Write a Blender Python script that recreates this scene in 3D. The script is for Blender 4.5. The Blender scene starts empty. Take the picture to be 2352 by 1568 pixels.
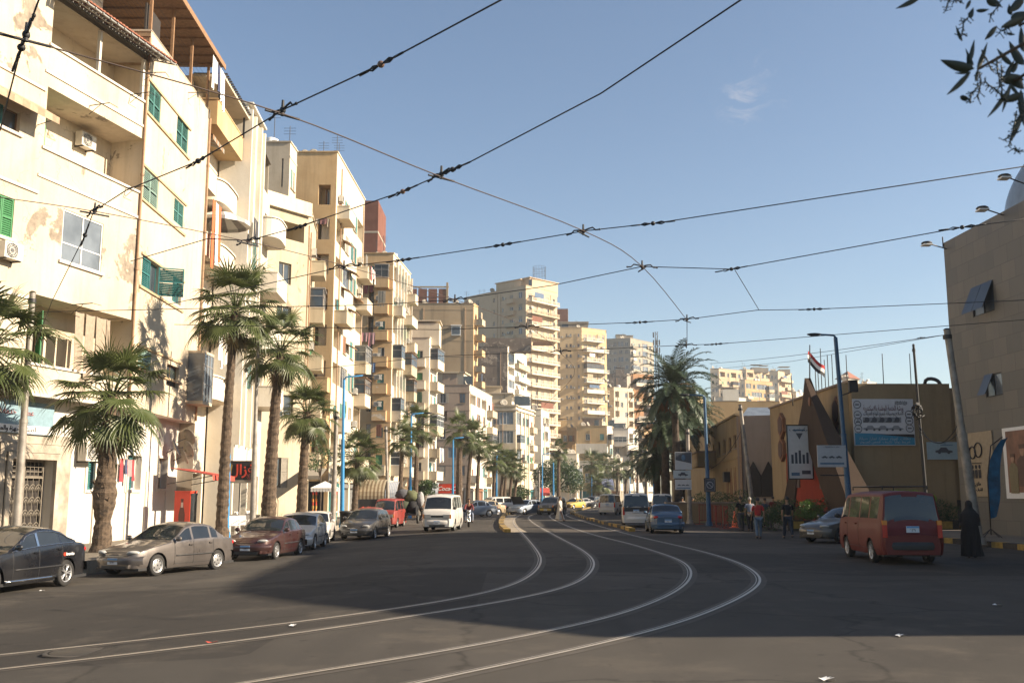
import bpy, bmesh, math, random
from mathutils import Vector, Matrix, noise
random.seed(7)
SC = bpy.context.scene
COL = SC.collection
PI = math.pi
# ---------------------------------------------------------------- camera numbers (photo measured at 2352 x 1568)
CH = 1.85; FPX = 2287.0; CX = 1176.0; CY = 784.0
PITCH = math.radians(8.77)
CP, SP = math.cos(PITCH), math.sin(PITCH)
def sstep(t):
 t = max(0.0, min(1.0, t)); return t*t*(3-2*t)
def gz(X, Y):
 "road surface height: the carriageway falls towards the left kerb"
 return -0.34*sstep((-X-1.5)/8.5)*(1-sstep((Y-45)/45.0))
def ray(x, y):
 u = (x-CX)/FPX; v = (CY-y)/FPX
 return Vector((u, CP - SP*v, SP + CP*v))
def P(x, y, Y):
 d = ray(x, y); t = Y/d.y
 return Vector((d.x*t, Y, CH + d.z*t))
def Pz(x, y, z):
 d = ray(x, y); t = (z-CH)/d.z
 return Vector((d.x*t, d.y*t, z))
def G(x, y, dz=0.0):
 z = 0.0
 for _ in range(12):
  p = Pz(x, y, z); z = gz(p.x, p.y)
 p.z = z+dz
 return p
def XH(x, Y):
 "X of a vertical seen at pixel column x at eye height"
 d = ray(x, 1137); return d.x/d.y*Y
# ---------------------------------------------------------------- mesh builder
class MB:
 def __init__(s):
  s.v = []; s.f = []; s.m = []; s.sm = []
 def add(s, vs, fs, m=0, sm=False):
  b = len(s.v); s.v.extend([tuple(a) for a in vs])
  for f in fs:
   s.f.append(tuple(i+b for i in f)); s.m.append(m); s.sm.append(sm)
  return b
 def quad(s, a, b, c, d, m=0): s.add([a, b, c, d], [(0, 1, 2, 3)], m)
 def box(s, x0, x1, y0, y1, z0, z1, m=0, M=None):
  v = [Vector(p) for p in ((x0,y0,z0),(x1,y0,z0),(x1,y1,z0),(x0,y1,z0),(x0,y0,z1),(x1,y0,z1),(x1,y1,z1),(x0,y1,z1))]
  if M is not None: v = [M @ p for p in v]
  s.add(v, [(0,3,2,1),(4,5,6,7),(0,1,5,4),(1,2,6,5),(2,3,7,6),(3,0,4,7)], m)
 def cyl(s, p0, p1, r0, r1=None, n=8, m=0, caps=True, sm=True):
  if r1 is None: r1 = r0
  p0 = Vector(p0); p1 = Vector(p1); d = (p1-p0)
  if d.length < 1e-6: return
  d.normalize(); a = d.orthogonal().normalized(); b = d.cross(a)
  vs = []
  for p, r in ((p0, r0), (p1, r1)):
   for i in range(n):
    t = 2*PI*i/n; vs.append(p + a*math.cos(t)*r + b*math.sin(t)*r)
  s.add(vs, [(i, (i+1) % n, n+(i+1) % n, n+i) for i in range(n)], m, sm)
  if caps:
   s.add(vs[:n][::-1], [tuple(range(n))], m); s.add(vs[n:], [tuple(range(n))], m)
 def tube(s, pts, r, n=6, m=0, sm=True, caps=True):
  pts = [Vector(p) for p in pts]; k = len(pts)
  rs = r if isinstance(r, (list, tuple)) else [r]*k
  vs = []; a = None
  for i, p in enumerate(pts):
   d = (pts[min(i+1, k-1)]-pts[max(i-1, 0)])
   if d.length < 1e-7: d = Vector((0,0,1))
   d.normalize()
   if a is None: a = d.orthogonal().normalized()
   else:
    a = a - d*a.dot(d)
    if a.length < 1e-5: a = d.orthogonal()
    a.normalize()
   b = d.cross(a)
   for j in range(n):
    t = 2*PI*j/n; vs.append(p + a*math.cos(t)*rs[i] + b*math.sin(t)*rs[i])
  fs = [(i*n+j, i*n+(j+1) % n, (i+1)*n+(j+1) % n, (i+1)*n+j) for i in range(k-1) for j in range(n)]
  if caps: fs += [tuple(range(n))[::-1], tuple((k-1)*n+j for j in range(n))]
  s.add(vs, fs, m, sm)
 def lathe(s, prof, n=16, m=0, M=None, sm=True):
  "prof: (r, z) list"
  vs = []
  for r, z in prof:
   for j in range(n):
    t = 2*PI*j/n; p = Vector((r*math.cos(t), r*math.sin(t), z))
    vs.append(M @ p if M is not None else p)
  k = len(prof)
  s.add(vs, [(i*n+j, i*n+(j+1) % n, (i+1)*n+(j+1) % n, (i+1)*n+j) for i in range(k-1) for j in range(n)], m, sm)
 def ball(s, c, r, n=10, k=7, m=0, M=None, sm=True):
  rx, ry, rz = r if isinstance(r, (tuple, list)) else (r, r, r)
  vs = [];
  for i in range(k+1):
   ph = -PI/2 + PI*i/k
   for j in range(n):
    t = 2*PI*j/n
    p = Vector((rx*math.cos(ph)*math.cos(t), ry*math.cos(ph)*math.sin(t), rz*math.sin(ph)))
    if M is not None: p = M @ p
    vs.append(p+Vector(c))
  s.add(vs, [(i*n+j, i*n+(j+1) % n, (i+1)*n+(j+1) % n, (i+1)*n+j) for i in range(k) for j in range(n)], m, sm)
 def prism(s, poly, z0, z1, m=0, M=None):
  "poly in xy, extruded along z"
  n = len(poly)
  vs = [Vector((a, b, z0)) for a, b in poly] + [Vector((a, b, z1)) for a, b in poly]
  if M is not None: vs = [M @ p for p in vs]
  s.add(vs, [tuple(range(n))[::-1], tuple(range(n, 2*n))] + [(i, (i+1) % n, n+(i+1) % n, n+i) for i in range(n)], m)
 def mesh(s, name, mats):
  me = bpy.data.meshes.new(name)
  me.from_pydata([tuple(v) for v in s.v], [], s.f)
  if not isinstance(mats, (list, tuple)): mats = [mats]
  for a in mats: me.materials.append(a)
  me.polygons.foreach_set('material_index', s.m)
  me.polygons.foreach_set('use_smooth', s.sm)
  me.update()
  return me
 def build(s, name, mats, parent=None, M=None):
  return link(name, s.mesh(name, mats), parent, M)
WM = {}
def link(name, data, parent=None, M=None):
 "M: world matrix of the object; children are placed relative to their parent"
 o = bpy.data.objects.new(name, data); COL.objects.link(o)
 M = M.copy() if M is not None else (WM[parent.name].copy() if (parent is not None and data is not None) else Matrix())
 WM[o.name] = M
 if parent is not None:
  o.parent = parent
  o.matrix_basis = WM[parent.name].inverted() @ M
 else:
  o.matrix_basis = M
 return o
def linkw(name, mb, mats, parent):
 "mesh given in world coordinates, parented"
 return mb.build(name, mats, parent, Matrix())
def T(x, y, z, rz=0.0): return Matrix.Translation((x, y, z)) @ Matrix.Rotation(rz, 4, 'Z')
def thing(name, label, cat, M, group=None):
 o = link(name, None, None, M); o.empty_display_size = .3
 o['label'] = label; o['category'] = cat
 if group: o['group'] = group
 return o
def tag(o, label, cat, group=None):
 o['label'] = label; o['category'] = cat
 if group: o['group'] = group
 return o
def single(name, mb, mats, label, cat, M=None, group=None):
 "a thing that is one mesh whose origin is at M"
 if M is None:                                    # world coords -> origin at the base centre
  xs = [v[0] for v in mb.v]; ys = [v[1] for v in mb.v]; zs = [v[2] for v in mb.v]
  c = ((min(xs)+max(xs))/2, (min(ys)+max(ys))/2, min(zs))
  mb.v = [(v[0]-c[0], v[1]-c[1], v[2]-c[2]) for v in mb.v]
  M = T(*c)
 return tag(mb.build(name, mats, None, M), label, cat, group)
def struct(name, mb, mats):
 o = mb.build(name, mats, None, Matrix()); o['kind'] = 'structure'; return o
def kids(o): return [c for c in bpy.data.objects if c.parent == o]
KID = {}
def copy_tree(src, M, label=None, group=None, tree=None):
 "copy a thing with all its parts"
 def rec(o, par):
  c = o.copy(); COL.objects.link(c); c.parent = par
  for ch in tree.get(o.name, ()): rec(ch, c)
  return c
 if tree is None: tree = tree_of(src)
 r = rec(src, None); r.matrix_basis = M; WM[r.name] = M.copy()
 if label: r['label'] = label
 if group: r['group'] = group
 return r
def tree_of(src):
 t = {}
 for o in src.children_recursive: t.setdefault(o.parent.name, []).append(o)
 return t
def smooth_line(pts, n=6):
 pts = [Vector(p) for p in pts]; out = []
 k = len(pts)
 for i in range(k-1):
  p0 = pts[max(i-1, 0)]; p1 = pts[i]; p2 = pts[i+1]; p3 = pts[min(i+2, k-1)]
  for j in range(n):
   t = j/n
   out.append(0.5*((2*p1)+(p2-p0)*t+(2*p0-5*p1+4*p2-p3)*t*t+(3*p1-p0-3*p2+p3)*t**3))
 out.append(pts[-1]); return out
# ---------------------------------------------------------------- facades
class Face:
 "vertical plane: local x along the facade (left to right seen from outside), y inward, z up"
 def __init__(s, a, b, z=0.0):
  s.a = Vector((a[0], a[1], 0)); s.b = Vector((b[0], b[1], 0))
  d = s.b-s.a; s.L = d.length; s.d = d.normalized()
  s.n = Vector((0,0,1)).cross(s.d)      # inward
  s.M = Matrix(((s.d.x, s.n.x, 0, s.a.x), (s.d.y, s.n.y, 0, s.a.y), (0, 0, 1, z), (0, 0, 0, 1)))
  s.z = z
 def uv(s, x, y, off=0.0):
  "photo pixel -> (s, z) on the plane (off: metres inward)"
  r = ray(x, y); o = Vector((0, 0, CH)); q = s.a + s.n*off
  t = (q-o).dot(s.n)/r.dot(s.n); p = o+r*t
  return (p-s.a).dot(s.d), p.z
 def rect(s, x0, y0, x1, y1, off=0.0):
  a = s.uv(x0, y0, off); b = s.uv(x1, y1, off)
  return min(a[0], b[0]), max(a[0], b[0]), min(a[1], b[1]), max(a[1], b[1])
 def at(s, u, y, z): return s.M @ Matrix.Translation((u, y, z-s.z))
 def pt(s, u, y, z): return s.M @ Vector((u, y, z-s.z))
def wall(mb, s0, s1, z0, z1, ops, m=0, mr=0):
 """wall sheet at y=0 with openings ops: (a,b,c,d,depth,back material or None); reveals are real"""
 def cl(v, a, b): return max(a, min(b, v))
 ops = [(cl(o[0], s0, s1), cl(o[1], s0, s1), cl(o[2], z0, z1), cl(o[3], z0, z1))+tuple(o[4:]) for o in ops]
 ops = [o for o in ops if o[1]-o[0] > .02 and o[3]-o[2] > .02]
 xs = sorted(set([round(v, 4) for v in [s0, s1]+[o[0] for o in ops]+[o[1] for o in ops]]))
 zs = sorted(set([round(v, 4) for v in [z0, z1]+[o[2] for o in ops]+[o[3] for o in ops]]))
 for i in range(len(xs)-1):
  run = None
  for j in range(len(zs)-1):
   cx = (xs[i]+xs[i+1])/2; cz = (zs[j]+zs[j+1])/2
   hole = any(o[0] < cx < o[1] and o[2] < cz < o[3] for o in ops)
   if not hole:
    if run is None: run = zs[j]
   if hole and run is not None:
    mb.quad((xs[i],0,run),(xs[i+1],0,run),(xs[i+1],0,zs[j]),(xs[i],0,zs[j]), m); run = None
  if run is not None:
   mb.quad((xs[i],0,run),(xs[i+1],0,run),(xs[i+1],0,zs[-1]),(xs[i],0,zs[-1]), m)
 for o in ops:
  a, b, c, d, dp = o[:5]; bk = o[5] if len(o) > 5 else None
  mb.quad((a,0,c),(a,dp,c),(a,dp,d),(a,0,d), mr); mb.quad((b,0,c),(b,0,d),(b,dp,d),(b,dp,c), mr)
  mb.quad((a,0,d),(a,dp,d),(b,dp,d),(b,0,d), mr); mb.quad((a,0,c),(b,0,c),(b,dp,c),(a,dp,c), mr)
  if bk is not None: mb.quad((a,dp,c),(b,dp,c),(b,dp,d),(a,dp,d), bk)
# ---------------------------------------------------------------- materials
MC = {}
def _new(name):
 m = bpy.data.materials.new(name); m.use_nodes = True
 nt = m.node_tree; b = nt.nodes['Principled BSDF']
 return m, nt, b
def _n(nt, t, **k):
 n = nt.nodes.new(t)
 for a, v in k.items():
  if a in n.inputs: n.inputs[a].default_value = v
  else: setattr(n, a, v)
 return n
def col(c): return (c[0], c[1], c[2], 1)
def _pos(nt, scale=(1,1,1), obj=False):
 if obj:
  g = nt.nodes.new('ShaderNodeTexCoord'); out = g.outputs['Object']
 else:
  g = nt.nodes.new('ShaderNodeNewGeometry'); out = g.outputs['Position']
 mp = nt.nodes.new('ShaderNodeMapping'); mp.inputs['Scale'].default_value = scale
 nt.links.new(out, mp.inputs['Vector']); return mp.outputs['Vector']
def _noise(nt, vec, scale, detail=5, rough=.55, dist=0.0):
 n = nt.nodes.new('ShaderNodeTexNoise'); n.inputs['Scale'].default_value = scale
 n.inputs['Detail'].default_value = detail; n.inputs['Roughness'].default_value = rough; n.inputs['Distortion'].default_value = dist
 nt.links.new(vec, n.inputs['Vector']); return n.outputs['Fac']
def _ramp(nt, fac, a, b):
 r = nt.nodes.new('ShaderNodeMapRange'); r.inputs['From Min'].default_value = a; r.inputs['From Max'].default_value = b
 r.clamp = True; nt.links.new(fac, r.inputs['Value']); return r.outputs['Result']
def _mix(nt, fac, a, b, mode='MIX'):
 n = nt.nodes.new('ShaderNodeMix'); n.data_type = 'RGBA'; n.blend_type = mode
 if isinstance(fac, (int, float)): n.inputs[0].default_value = fac
 else: nt.links.new(fac, n.inputs[0])
 for i, v in ((6, a), (7, b)):
  if isinstance(v, tuple): n.inputs[i].default_value = col(v)
  else: nt.links.new(v, n.inputs[i])
 return n.outputs[2]
def _mul(nt, a, b):
 n = nt.nodes.new('ShaderNodeMath'); n.operation = 'MULTIPLY'
 for i, v in ((0, a), (1, b)):
  if isinstance(v, (int, float)): n.inputs[i].default_value = v
  else: nt.links.new(v, n.inputs[i])
 return n.outputs[0]
def _bump(nt, b, h, strength=.3, dist=.02):
 n = nt.nodes.new('ShaderNodeBump'); n.inputs['Strength'].default_value = strength; n.inputs['Distance'].default_value = dist
 nt.links.new(h, n.inputs['Height']); nt.links.new(n.outputs['Normal'], b.inputs['Normal'])
def plaster(name, base, dark=None, peel=None, peel_at=.66, streak=.5, scale=1.0, grime=.3, cracks=0.0):
 if name in MC: return MC[name]
 m, nt, b = _new(name)
 dark = dark or tuple(c*.72 for c in base)
 p = _pos(nt)
 c = _mix(nt, _ramp(nt, _noise(nt, p, .35*scale, 6, .6), .35, .7), base, dark)
 st = _ramp(nt, _noise(nt, _pos(nt, (1.6, 1.6, .12)), 1.3*scale, 5, .65), .5, .8)
 c = _mix(nt, _mul(nt, st, streak), c, tuple(v*.5 for v in dark))
 sp = _ramp(nt, _noise(nt, p, 2.6*scale, 6, .7), .52, .78)
 c = _mix(nt, _mul(nt, sp, grime), c, tuple(v*.62 for v in base))
 if peel:
  pe = _noise(nt, p, .42*scale, 9, .66, .9)
  c = _mix(nt, _mul(nt, _ramp(nt, pe, peel_at-.03, peel_at+.005), .35), c, tuple(v*.75 for v in base))
  pc = _mix(nt, _ramp(nt, _noise(nt, p, 3.5, 7, .7), .4, .65), peel, tuple(v*.6 for v in peel))
  c = _mix(nt, _ramp(nt, pe, peel_at+.005, peel_at+.014), c, pc)
 if cracks:
  v = nt.nodes.new('ShaderNodeTexVoronoi'); v.feature = 'DISTANCE_TO_EDGE'; v.inputs['Scale'].default_value = .55
  nz = nt.nodes.new('ShaderNodeTexNoise'); nz.inputs['Scale'].default_value = 2.2; nz.inputs['Detail'].default_value = 8; nt.links.new(p, nz.inputs['Vector'])
  ad = nt.nodes.new('ShaderNodeVectorMath'); ad.operation = 'MULTIPLY_ADD'; ad.inputs[1].default_value = (.9,.9,.9); nt.links.new(nz.outputs['Color'], ad.inputs[0]); nt.links.new(p, ad.inputs[2]); nt.links.new(ad.outputs[0], v.inputs['Vector'])
  ck = _mul(nt, _ramp(nt, v.outputs['Distance'], .008, .0), _ramp(nt, _noise(nt, p, .3, 3, .5), .48, .6))
  c = _mix(nt, _mul(nt, ck, cracks), c, tuple(v*.35 for v in base))
 nt.links.new(c, b.inputs['Base Color']); b.inputs['Roughness'].default_value = .92
 b.inputs['Specular IOR Level'].default_value = .2
 _bump(nt, b, _noise(nt, p, 7, 8, .7), .35, .03)
 MC[name] = m; return m
def plain(name, c, rough=.6, metal=0.0, var=.12, bump=0.0, nscale=6.0, obj=False, spec=None, dust=0.0):
 if name in MC: return MC[name]
 m, nt, b = _new(name)
 p = _pos(nt, obj=obj)
 cc = _mix(nt, _ramp(nt, _noise(nt, p, nscale, 5, .6), .3, .7), c, tuple(v*(1-var*2) for v in c))
 if dust:
  d = _ramp(nt, _noise(nt, p, nscale*.35, 6, .7), .35, .75)
  cc = _mix(nt, _mul(nt, d, dust), cc, (.30, .25, .19))
  r = nt.nodes.new('ShaderNodeMapRange'); r.inputs['To Min'].default_value = rough; r.inputs['To Max'].default_value = min(1, rough+.45)
  nt.links.new(d, r.inputs['Value']); nt.links.new(r.outputs['Result'], b.inputs['Roughness'])
 else: b.inputs['Roughness'].default_value = rough
 nt.links.new(cc, b.inputs['Base Color']); b.inputs['Metallic'].default_value = metal
 if spec is not None: b.inputs['Specular IOR Level'].default_value = spec
 if bump: _bump(nt, b, _noise(nt, p, nscale*6, 6, .7), bump, .02)
 MC[name] = m; return m
def paint(name, c, metal=.0, rough=.28, dust=.35):
 if name in MC: return MC[name]
 m = plain(name, c, rough, metal, .04, 0, 2.2, True, None, dust)
 b = m.node_tree.nodes['Principled BSDF']; b.inputs['Coat Weight'].default_value = .7; b.inputs['Coat Roughness'].default_value = .06
 return m
def leafmat(name, c, c2, tr=.25):
 if name in MC: return MC[name]
 m, nt, b = _new(name)
 p = _pos(nt, obj=False)
 cc = _mix(nt, _ramp(nt, _noise(nt, p, 2.3, 4, .6), .35, .65), c, c2)
 nt.links.new(cc, b.inputs['Base Color']); b.inputs['Roughness'].default_value = .45
 t = nt.nodes.new('ShaderNodeBsdfTranslucent'); nt.links.new(cc, t.inputs['Color'])
 mx = nt.nodes.new('ShaderNodeMixShader'); mx.inputs[0].default_value = tr
 nt.links.new(b.outputs[0], mx.inputs[1]); nt.links.new(t.outputs[0], mx.inputs[2])
 nt.links.new(mx.outputs[0], nt.nodes['Material Output'].inputs['Surface'])
 MC[name] = m; return m
def glassm(name, c=(.03,.04,.05), rough=.06):
 if name in MC: return MC[name]
 m, nt, b = _new(name)
 p = _pos(nt)
 cc = _mix(nt, _ramp(nt, _noise(nt, p, .9, 3, .5), .35, .65), c, tuple(v*1.6+.005 for v in c))
 nt.links.new(cc, b.inputs['Base Color'])
 b.inputs['Roughness'].default_value = rough; b.inputs['Specular IOR Level'].default_value = .7
 _bump(nt, b, _noise(nt, p, 1.1, 2, .5), .06, .05)
 MC[name] = m; return m
def asphalt():
 m, nt, b = _new('asphalt_surface')
 p = _pos(nt)
 c = _mix(nt, _ramp(nt, _noise(nt, p, .12, 6, .62, .4), .3, .72), (.046,.042,.037), (.088,.079,.068))
 lane = _ramp(nt, _noise(nt, _pos(nt, (.9, .06, 1)), .8, 4, .6), .5, .75)
 c = _mix(nt, _mul(nt, lane, .75), c, (.045,.041,.037))
 pv = nt.nodes.new('ShaderNodeTexVoronoi'); pv.inputs['Scale'].default_value = .11; pv.distance = 'CHEBYCHEV'; nt.links.new(p, pv.inputs['Vector'])
 sp_ = nt.nodes.new('ShaderNodeSeparateColor'); nt.links.new(pv.outputs['Color'], sp_.inputs[0])
 c = _mix(nt, _mul(nt, _ramp(nt, sp_.outputs[0], .62, .63), .7), c, (.036,.033,.030)); c = _mix(nt, _mul(nt, _ramp(nt, sp_.outputs[1], .80, .81), .6), c, (.115,.10,.085))
 v = nt.nodes.new('ShaderNodeTexVoronoi'); v.feature = 'DISTANCE_TO_EDGE'; v.inputs['Scale'].default_value = .16
 wv = nt.nodes.new('ShaderNodeMapping'); nt.links.new(p, wv.inputs['Vector'])
 nz = nt.nodes.new('ShaderNodeTexNoise'); nz.inputs['Scale'].default_value = .9; nz.inputs['Detail'].default_value = 6; nt.links.new(p, nz.inputs['Vector'])
 ad = nt.nodes.new('ShaderNodeVectorMath'); ad.operation = 'MULTIPLY_ADD'; ad.inputs[1].default_value = (1.4,1.4,1.4)
 nt.links.new(nz.outputs['Color'], ad.inputs[0]); nt.links.new(p, ad.inputs[2]); nt.links.new(ad.outputs[0], v.inputs['Vector'])
 cr = _ramp(nt, v.outputs['Distance'], .012, .0)
 c = _mix(nt, _mul(nt, cr, .55), c, (.018,.017,.016))
 dust = _ramp(nt, _noise(nt, p, .5, 8, .72), .52, .8)
 c = _mix(nt, _mul(nt, dust, .8), c, (.13,.112,.09))
 fine = _noise(nt, p, 38, 4, .7)
 c = _mix(nt, _ramp(nt, fine, .45, .8), c, (.12,.11,.1), 'MIX') if False else _mix(nt, _mul(nt, _ramp(nt, fine, .5, .75), .35), c, (.09,.085,.078))
 spots = _ramp(nt, _noise(nt, p, 3.1, 3, .5), .68, .72)
 c = _mix(nt, _mul(nt, spots, .5), c, (.022,.021,.02))
 nt.links.new(c, b.inputs['Base Color'])
 rr = nt.nodes.new('ShaderNodeMapRange'); rr.inputs['To Min'].default_value = .75; rr.inputs['To Max'].default_value = .92
 nt.links.new(_noise(nt, p, .7, 5, .6), rr.inputs['Value']); nt.links.new(rr.outputs['Result'], b.inputs['Roughness'])
 b.inputs['Specular IOR Level'].default_value = .12
 _bump(nt, b, _noise(nt, p, 60, 5, .8), .5, .012)
 return m
M_ASPH = asphalt()
CREAM = (.66,.565,.40)
M_A = plaster('plaster_cream_old', (0.550,0.476,0.371), (0.465,0.379,0.271), (.30,.25,.195), .60, .45, cracks=.8)
M_A2 = plaster('plaster_cream_flat', (0.558,0.484,0.376), (0.480,0.395,0.287), (.38,.30,.21), .645, .42, cracks=.8)
M_AW = plaster('plaster_whitewash', (0.604,0.573,0.511), (0.542,0.495,0.426), (.5,.43,.34), .68, .35)
M_BR = plaster('plaster_brown_bare', (0.290,0.207,0.132), (0.220,0.150,0.088), None, .7, .5)
M_B = plaster('plaster_pale', (0.660,0.590,0.484), (0.572,0.484,0.370), (.42,.33,.24), .64, .4, cracks=.8)
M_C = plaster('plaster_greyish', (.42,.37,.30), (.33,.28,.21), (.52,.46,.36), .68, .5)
M_CF = plaster('plaster_sand_old', (0.493,0.422,0.308), (0.387,0.326,0.229), (.36,.28,.2), .63, .45)
M_D = plaster('plaster_ochre', (.57,.405,.225), (.47,.31,.155), (.44,.33,.22), .66, .4)
M_DF = plaster('plaster_ivory', (.62,.55,.43), (.55,.47,.35), None, .68, .3)
M_E = plaster('plaster_tan', (.50,.35,.20), (.41,.27,.14), (.62,.52,.40), .66, .4)
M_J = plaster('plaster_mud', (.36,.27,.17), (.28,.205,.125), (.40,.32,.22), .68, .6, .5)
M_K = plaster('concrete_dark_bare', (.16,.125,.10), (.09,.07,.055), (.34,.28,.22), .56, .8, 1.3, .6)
M_T1 = plaster('plaster_peach', (.54,.42,.29), (.47,.35,.23), None, .7, .25, .5)
M_T2 = plaster('plaster_gold', (.55,.43,.26), (.48,.36,.2), None, .7, .2, .5)
M_GD = plaster('plaster_goldenrod', (.47,.35,.19), (.40,.28,.145), (.36,.28,.2), .64, .3)
M_WH = plaster('plaster_white_far', (0.634,0.598,0.528), (0.563,0.510,0.414), None, .7, .3)
M_N = plaster('plaster_grey_far', (0.352,0.312,0.255), (0.282,0.246,0.194), None, .7, .4)
M_OR = plaster('plaster_orange', (.36,.20,.10), (.30,.16,.08), None, .7, .3)
M_R = plaster('plaster_sandy', (.36,.27,.16), (.29,.21,.12), (.36,.26,.16), .66, .5)
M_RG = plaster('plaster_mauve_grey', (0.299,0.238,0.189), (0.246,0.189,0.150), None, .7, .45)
M_RW = plaster('plaster_khaki', (.28,.215,.13), (.215,.16,.095), None, .7, .4)
M_RED = plaster('plaster_red_portal', (.26,.04,.02), (.2,.03,.015), None, .7, .3)
M_BRK = plaster('brick_red_raw', (.18,.08,.058), (.13,.055,.04), None, .7, .3, 2)
M_PIR = plaster('cladding_brown', (0.066,0.046,0.034), (0.049,0.034,0.025), None, .7, .3)
def stone_cladding():
 m, nt, b = _new('stone_cladding')
 g = nt.nodes.new('ShaderNodeTexCoord')
 sx = nt.nodes.new('ShaderNodeSeparateXYZ'); nt.links.new(g.outputs['Object'], sx.inputs[0])
 cb = nt.nodes.new('ShaderNodeCombineXYZ'); nt.links.new(sx.outputs['X'], cb.inputs['X']); nt.links.new(sx.outputs['Z'], cb.inputs['Y'])
 br = nt.nodes.new('ShaderNodeTexBrick'); nt.links.new(cb.outputs[0], br.inputs['Vector'])
 br.inputs['Color1'].default_value = (.10,.098,.088,1); br.inputs['Color2'].default_value = (.155,.14,.115,1); br.inputs['Mortar'].default_value = (.07,.065,.06,1)
 br.inputs['Scale'].default_value = 1.0; br.inputs['Brick Width'].default_value = 1.1; br.inputs['Row Height'].default_value = .78
 br.inputs['Mortar Size'].default_value = .012; br.inputs['Bias'].default_value = .1
 p = _pos(nt)
 c = _mix(nt, _mul(nt, _ramp(nt, _noise(nt, p, .9, 5, .6), .4, .7), .5), br.outputs['Color'], (.13,.12,.11))
 c = _mix(nt, _mul(nt, _ramp(nt, _noise(nt, _pos(nt,(1,1,.2)), 1.5, 5, .6), .5, .8), .4), c, (.09,.085,.08))
 nt.links.new(c, b.inputs['Base Color']); b.inputs['Roughness'].default_value = .55
 return m
M_ST = stone_cladding()
M_GL = glassm('window_glass')
M_GLB = glassm('window_glass_blue', (.06,.085,.12), .08)
M_GLG = glassm('window_glass_grey', (.10,.115,.13), .15)
M_CARGL = glassm('car_glass', (.012,.015,.018), .04)
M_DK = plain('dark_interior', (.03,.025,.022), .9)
M_TEAL = plain('shutter_teal', (.075,.22,.20), .6, 0, .15)
M_GRN = plain('shutter_green', (.055,.22,.085), .6, 0, .15)
M_DTEAL = plain('shutter_dark_teal', (.03,.16,.16), .6, 0, .15)
M_GREYSH = plain('shutter_grey', (.30,.27,.22), .7, 0, .15)
M_REDSH = plain('shutter_red', (.24,.045,.035), .7, 0, .1)
M_BRSH = plain('shutter_brown', (.22,.10,.05), .7, 0, .1)
M_WF = plain('window_frame_white', (.7,.7,.68), .5, 0, .08)
M_BF = plain('window_frame_brown', (.16,.09,.05), .6, 0, .1)
M_GF = plain('window_frame_grey', (.28,.27,.26), .5, .2, .1)
M_TILE = plain('roof_tile_red', (.28,.10,.055), .8, 0, .2, .3)
M_WOOD = plain('timber_dark', (.10,.065,.04), .8, 0, .2, .3)
M_WOODL = plain('timber_brown', (.30,.17,.085), .75, 0, .2, .2)
M_PIPE = plain('pipe_rust', (.34,.21,.12), .7, 0, .15)
M_MET = plain('metal_grey', (.30,.30,.29), .5, .5, .15, .1)
M_METD = plain('metal_dark', (.035,.035,.037), .5, .4, .1)
M_POLE = plain('pole_steel_weathered', (.34,.31,.27), .6, .25, .25, .2, 3)
M_BLUE = plain('pole_paint_blue', (.03,.24,.52), .45, 0, .12, .05, 3)
M_BLUED = plain('pole_paint_dark_blue', (.03,.10,.20), .5, 0, .12)
M_AC = plain('air_conditioner_casing', (.62,.59,.52), .5, 0, .08)
M_ACG = plain('air_conditioner_grille', (.10,.10,.10), .6)
M_WHITE = plain('white_plastic', (.78,.77,.74), .5, 0, .04)
M_REDP = plain('red_paint', (.55,.05,.025), .4, 0, .06)
M_REDF = plain('red_fabric', (.50,.07,.045), .85, 0, .15)
M_ORCONE = plain('cone_orange', (.85,.16,.06), .5, 0, .05)
M_YEL = plain('kerb_yellow', (.42,.27,.06), .8, 0, .25, .2)
M_BLK = plain('kerb_black', (.045,.04,.035), .85, 0, .25, .2)
M_KERB = plain('kerb_stone', (.33,.28,.21), .9, 0, .2, .3, 2)
M_PAVE = plain('paving_slabs', (.20,.17,.13), .9, 0, .2, .3, 1.3)
M_CONC = plain('track_concrete', (.075,.064,.052), .85, 0, .2, .3, 2.0)
M_RAIL = plain('rail_steel', (.46,.41,.34), .42, .25, .1, 0, 3)
M_WIRE = plain('wire_dark', (.02,.022,.026), .6, .2)
M_WIREC = plain('wire_copper', (.055,.035,.028), .7)
M_CLAY = plain('insulator_clay', (.14,.085,.06), .4)
M_TRUNK = plain('palm_bark', (.15,.105,.07), .95, 0, .4, 1.0, 7)
M_TRUNK2 = plain('palm_bark_dark', (.10,.075,.055), .95, 0, .35, .8, 4)
M_BARK = plain('tree_bark', (.12,.09,.065), .95, 0, .3, .6, 4)
M_PALM = leafmat('palm_leaf', (.058,.080,.022), (.088,.108,.034), .25)
M_PALMD = leafmat('palm_leaf_dry', (.25,.19,.09), (.16,.13,.06), .2)
M_DATE = leafmat('date_palm_leaf', (.035,.06,.028), (.055,.075,.04), .15)
M_LEAF = leafmat('tree_leaf', (.035,.07,.02), (.06,.10,.03), .2)
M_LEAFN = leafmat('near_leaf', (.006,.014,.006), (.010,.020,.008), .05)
M_LIME = leafmat('lime_leaf', (.22,.34,.03), (.16,.26,.03), .3)
M_RUB = plain('tyre_rubber', (.022,.021,.02), .85, 0, .1)
M_RIM = plain('wheel_rim', (.50,.50,.50), .35, .7, .08, 0, 8, True)
M_CHR = plain('chrome', (.7,.7,.7), .15, 1, .02)
M_BLKP = plain('black_plastic', (.025,.025,.026), .55, 0, .1)
M_LAMP = glassm('headlight_glass', (.26,.26,.25), .12)
M_TAIL = plain('taillight_red', (.45,.015,.012), .2, 0, .05)
M_AMB = plain('indicator_amber', (.7,.22,.02), .25)
M_PLATE = plain('number_plate', (.62,.64,.66), .5, 0, .05)
M_PLB = plain('number_plate_blue', (.12,.30,.55), .5)
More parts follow.
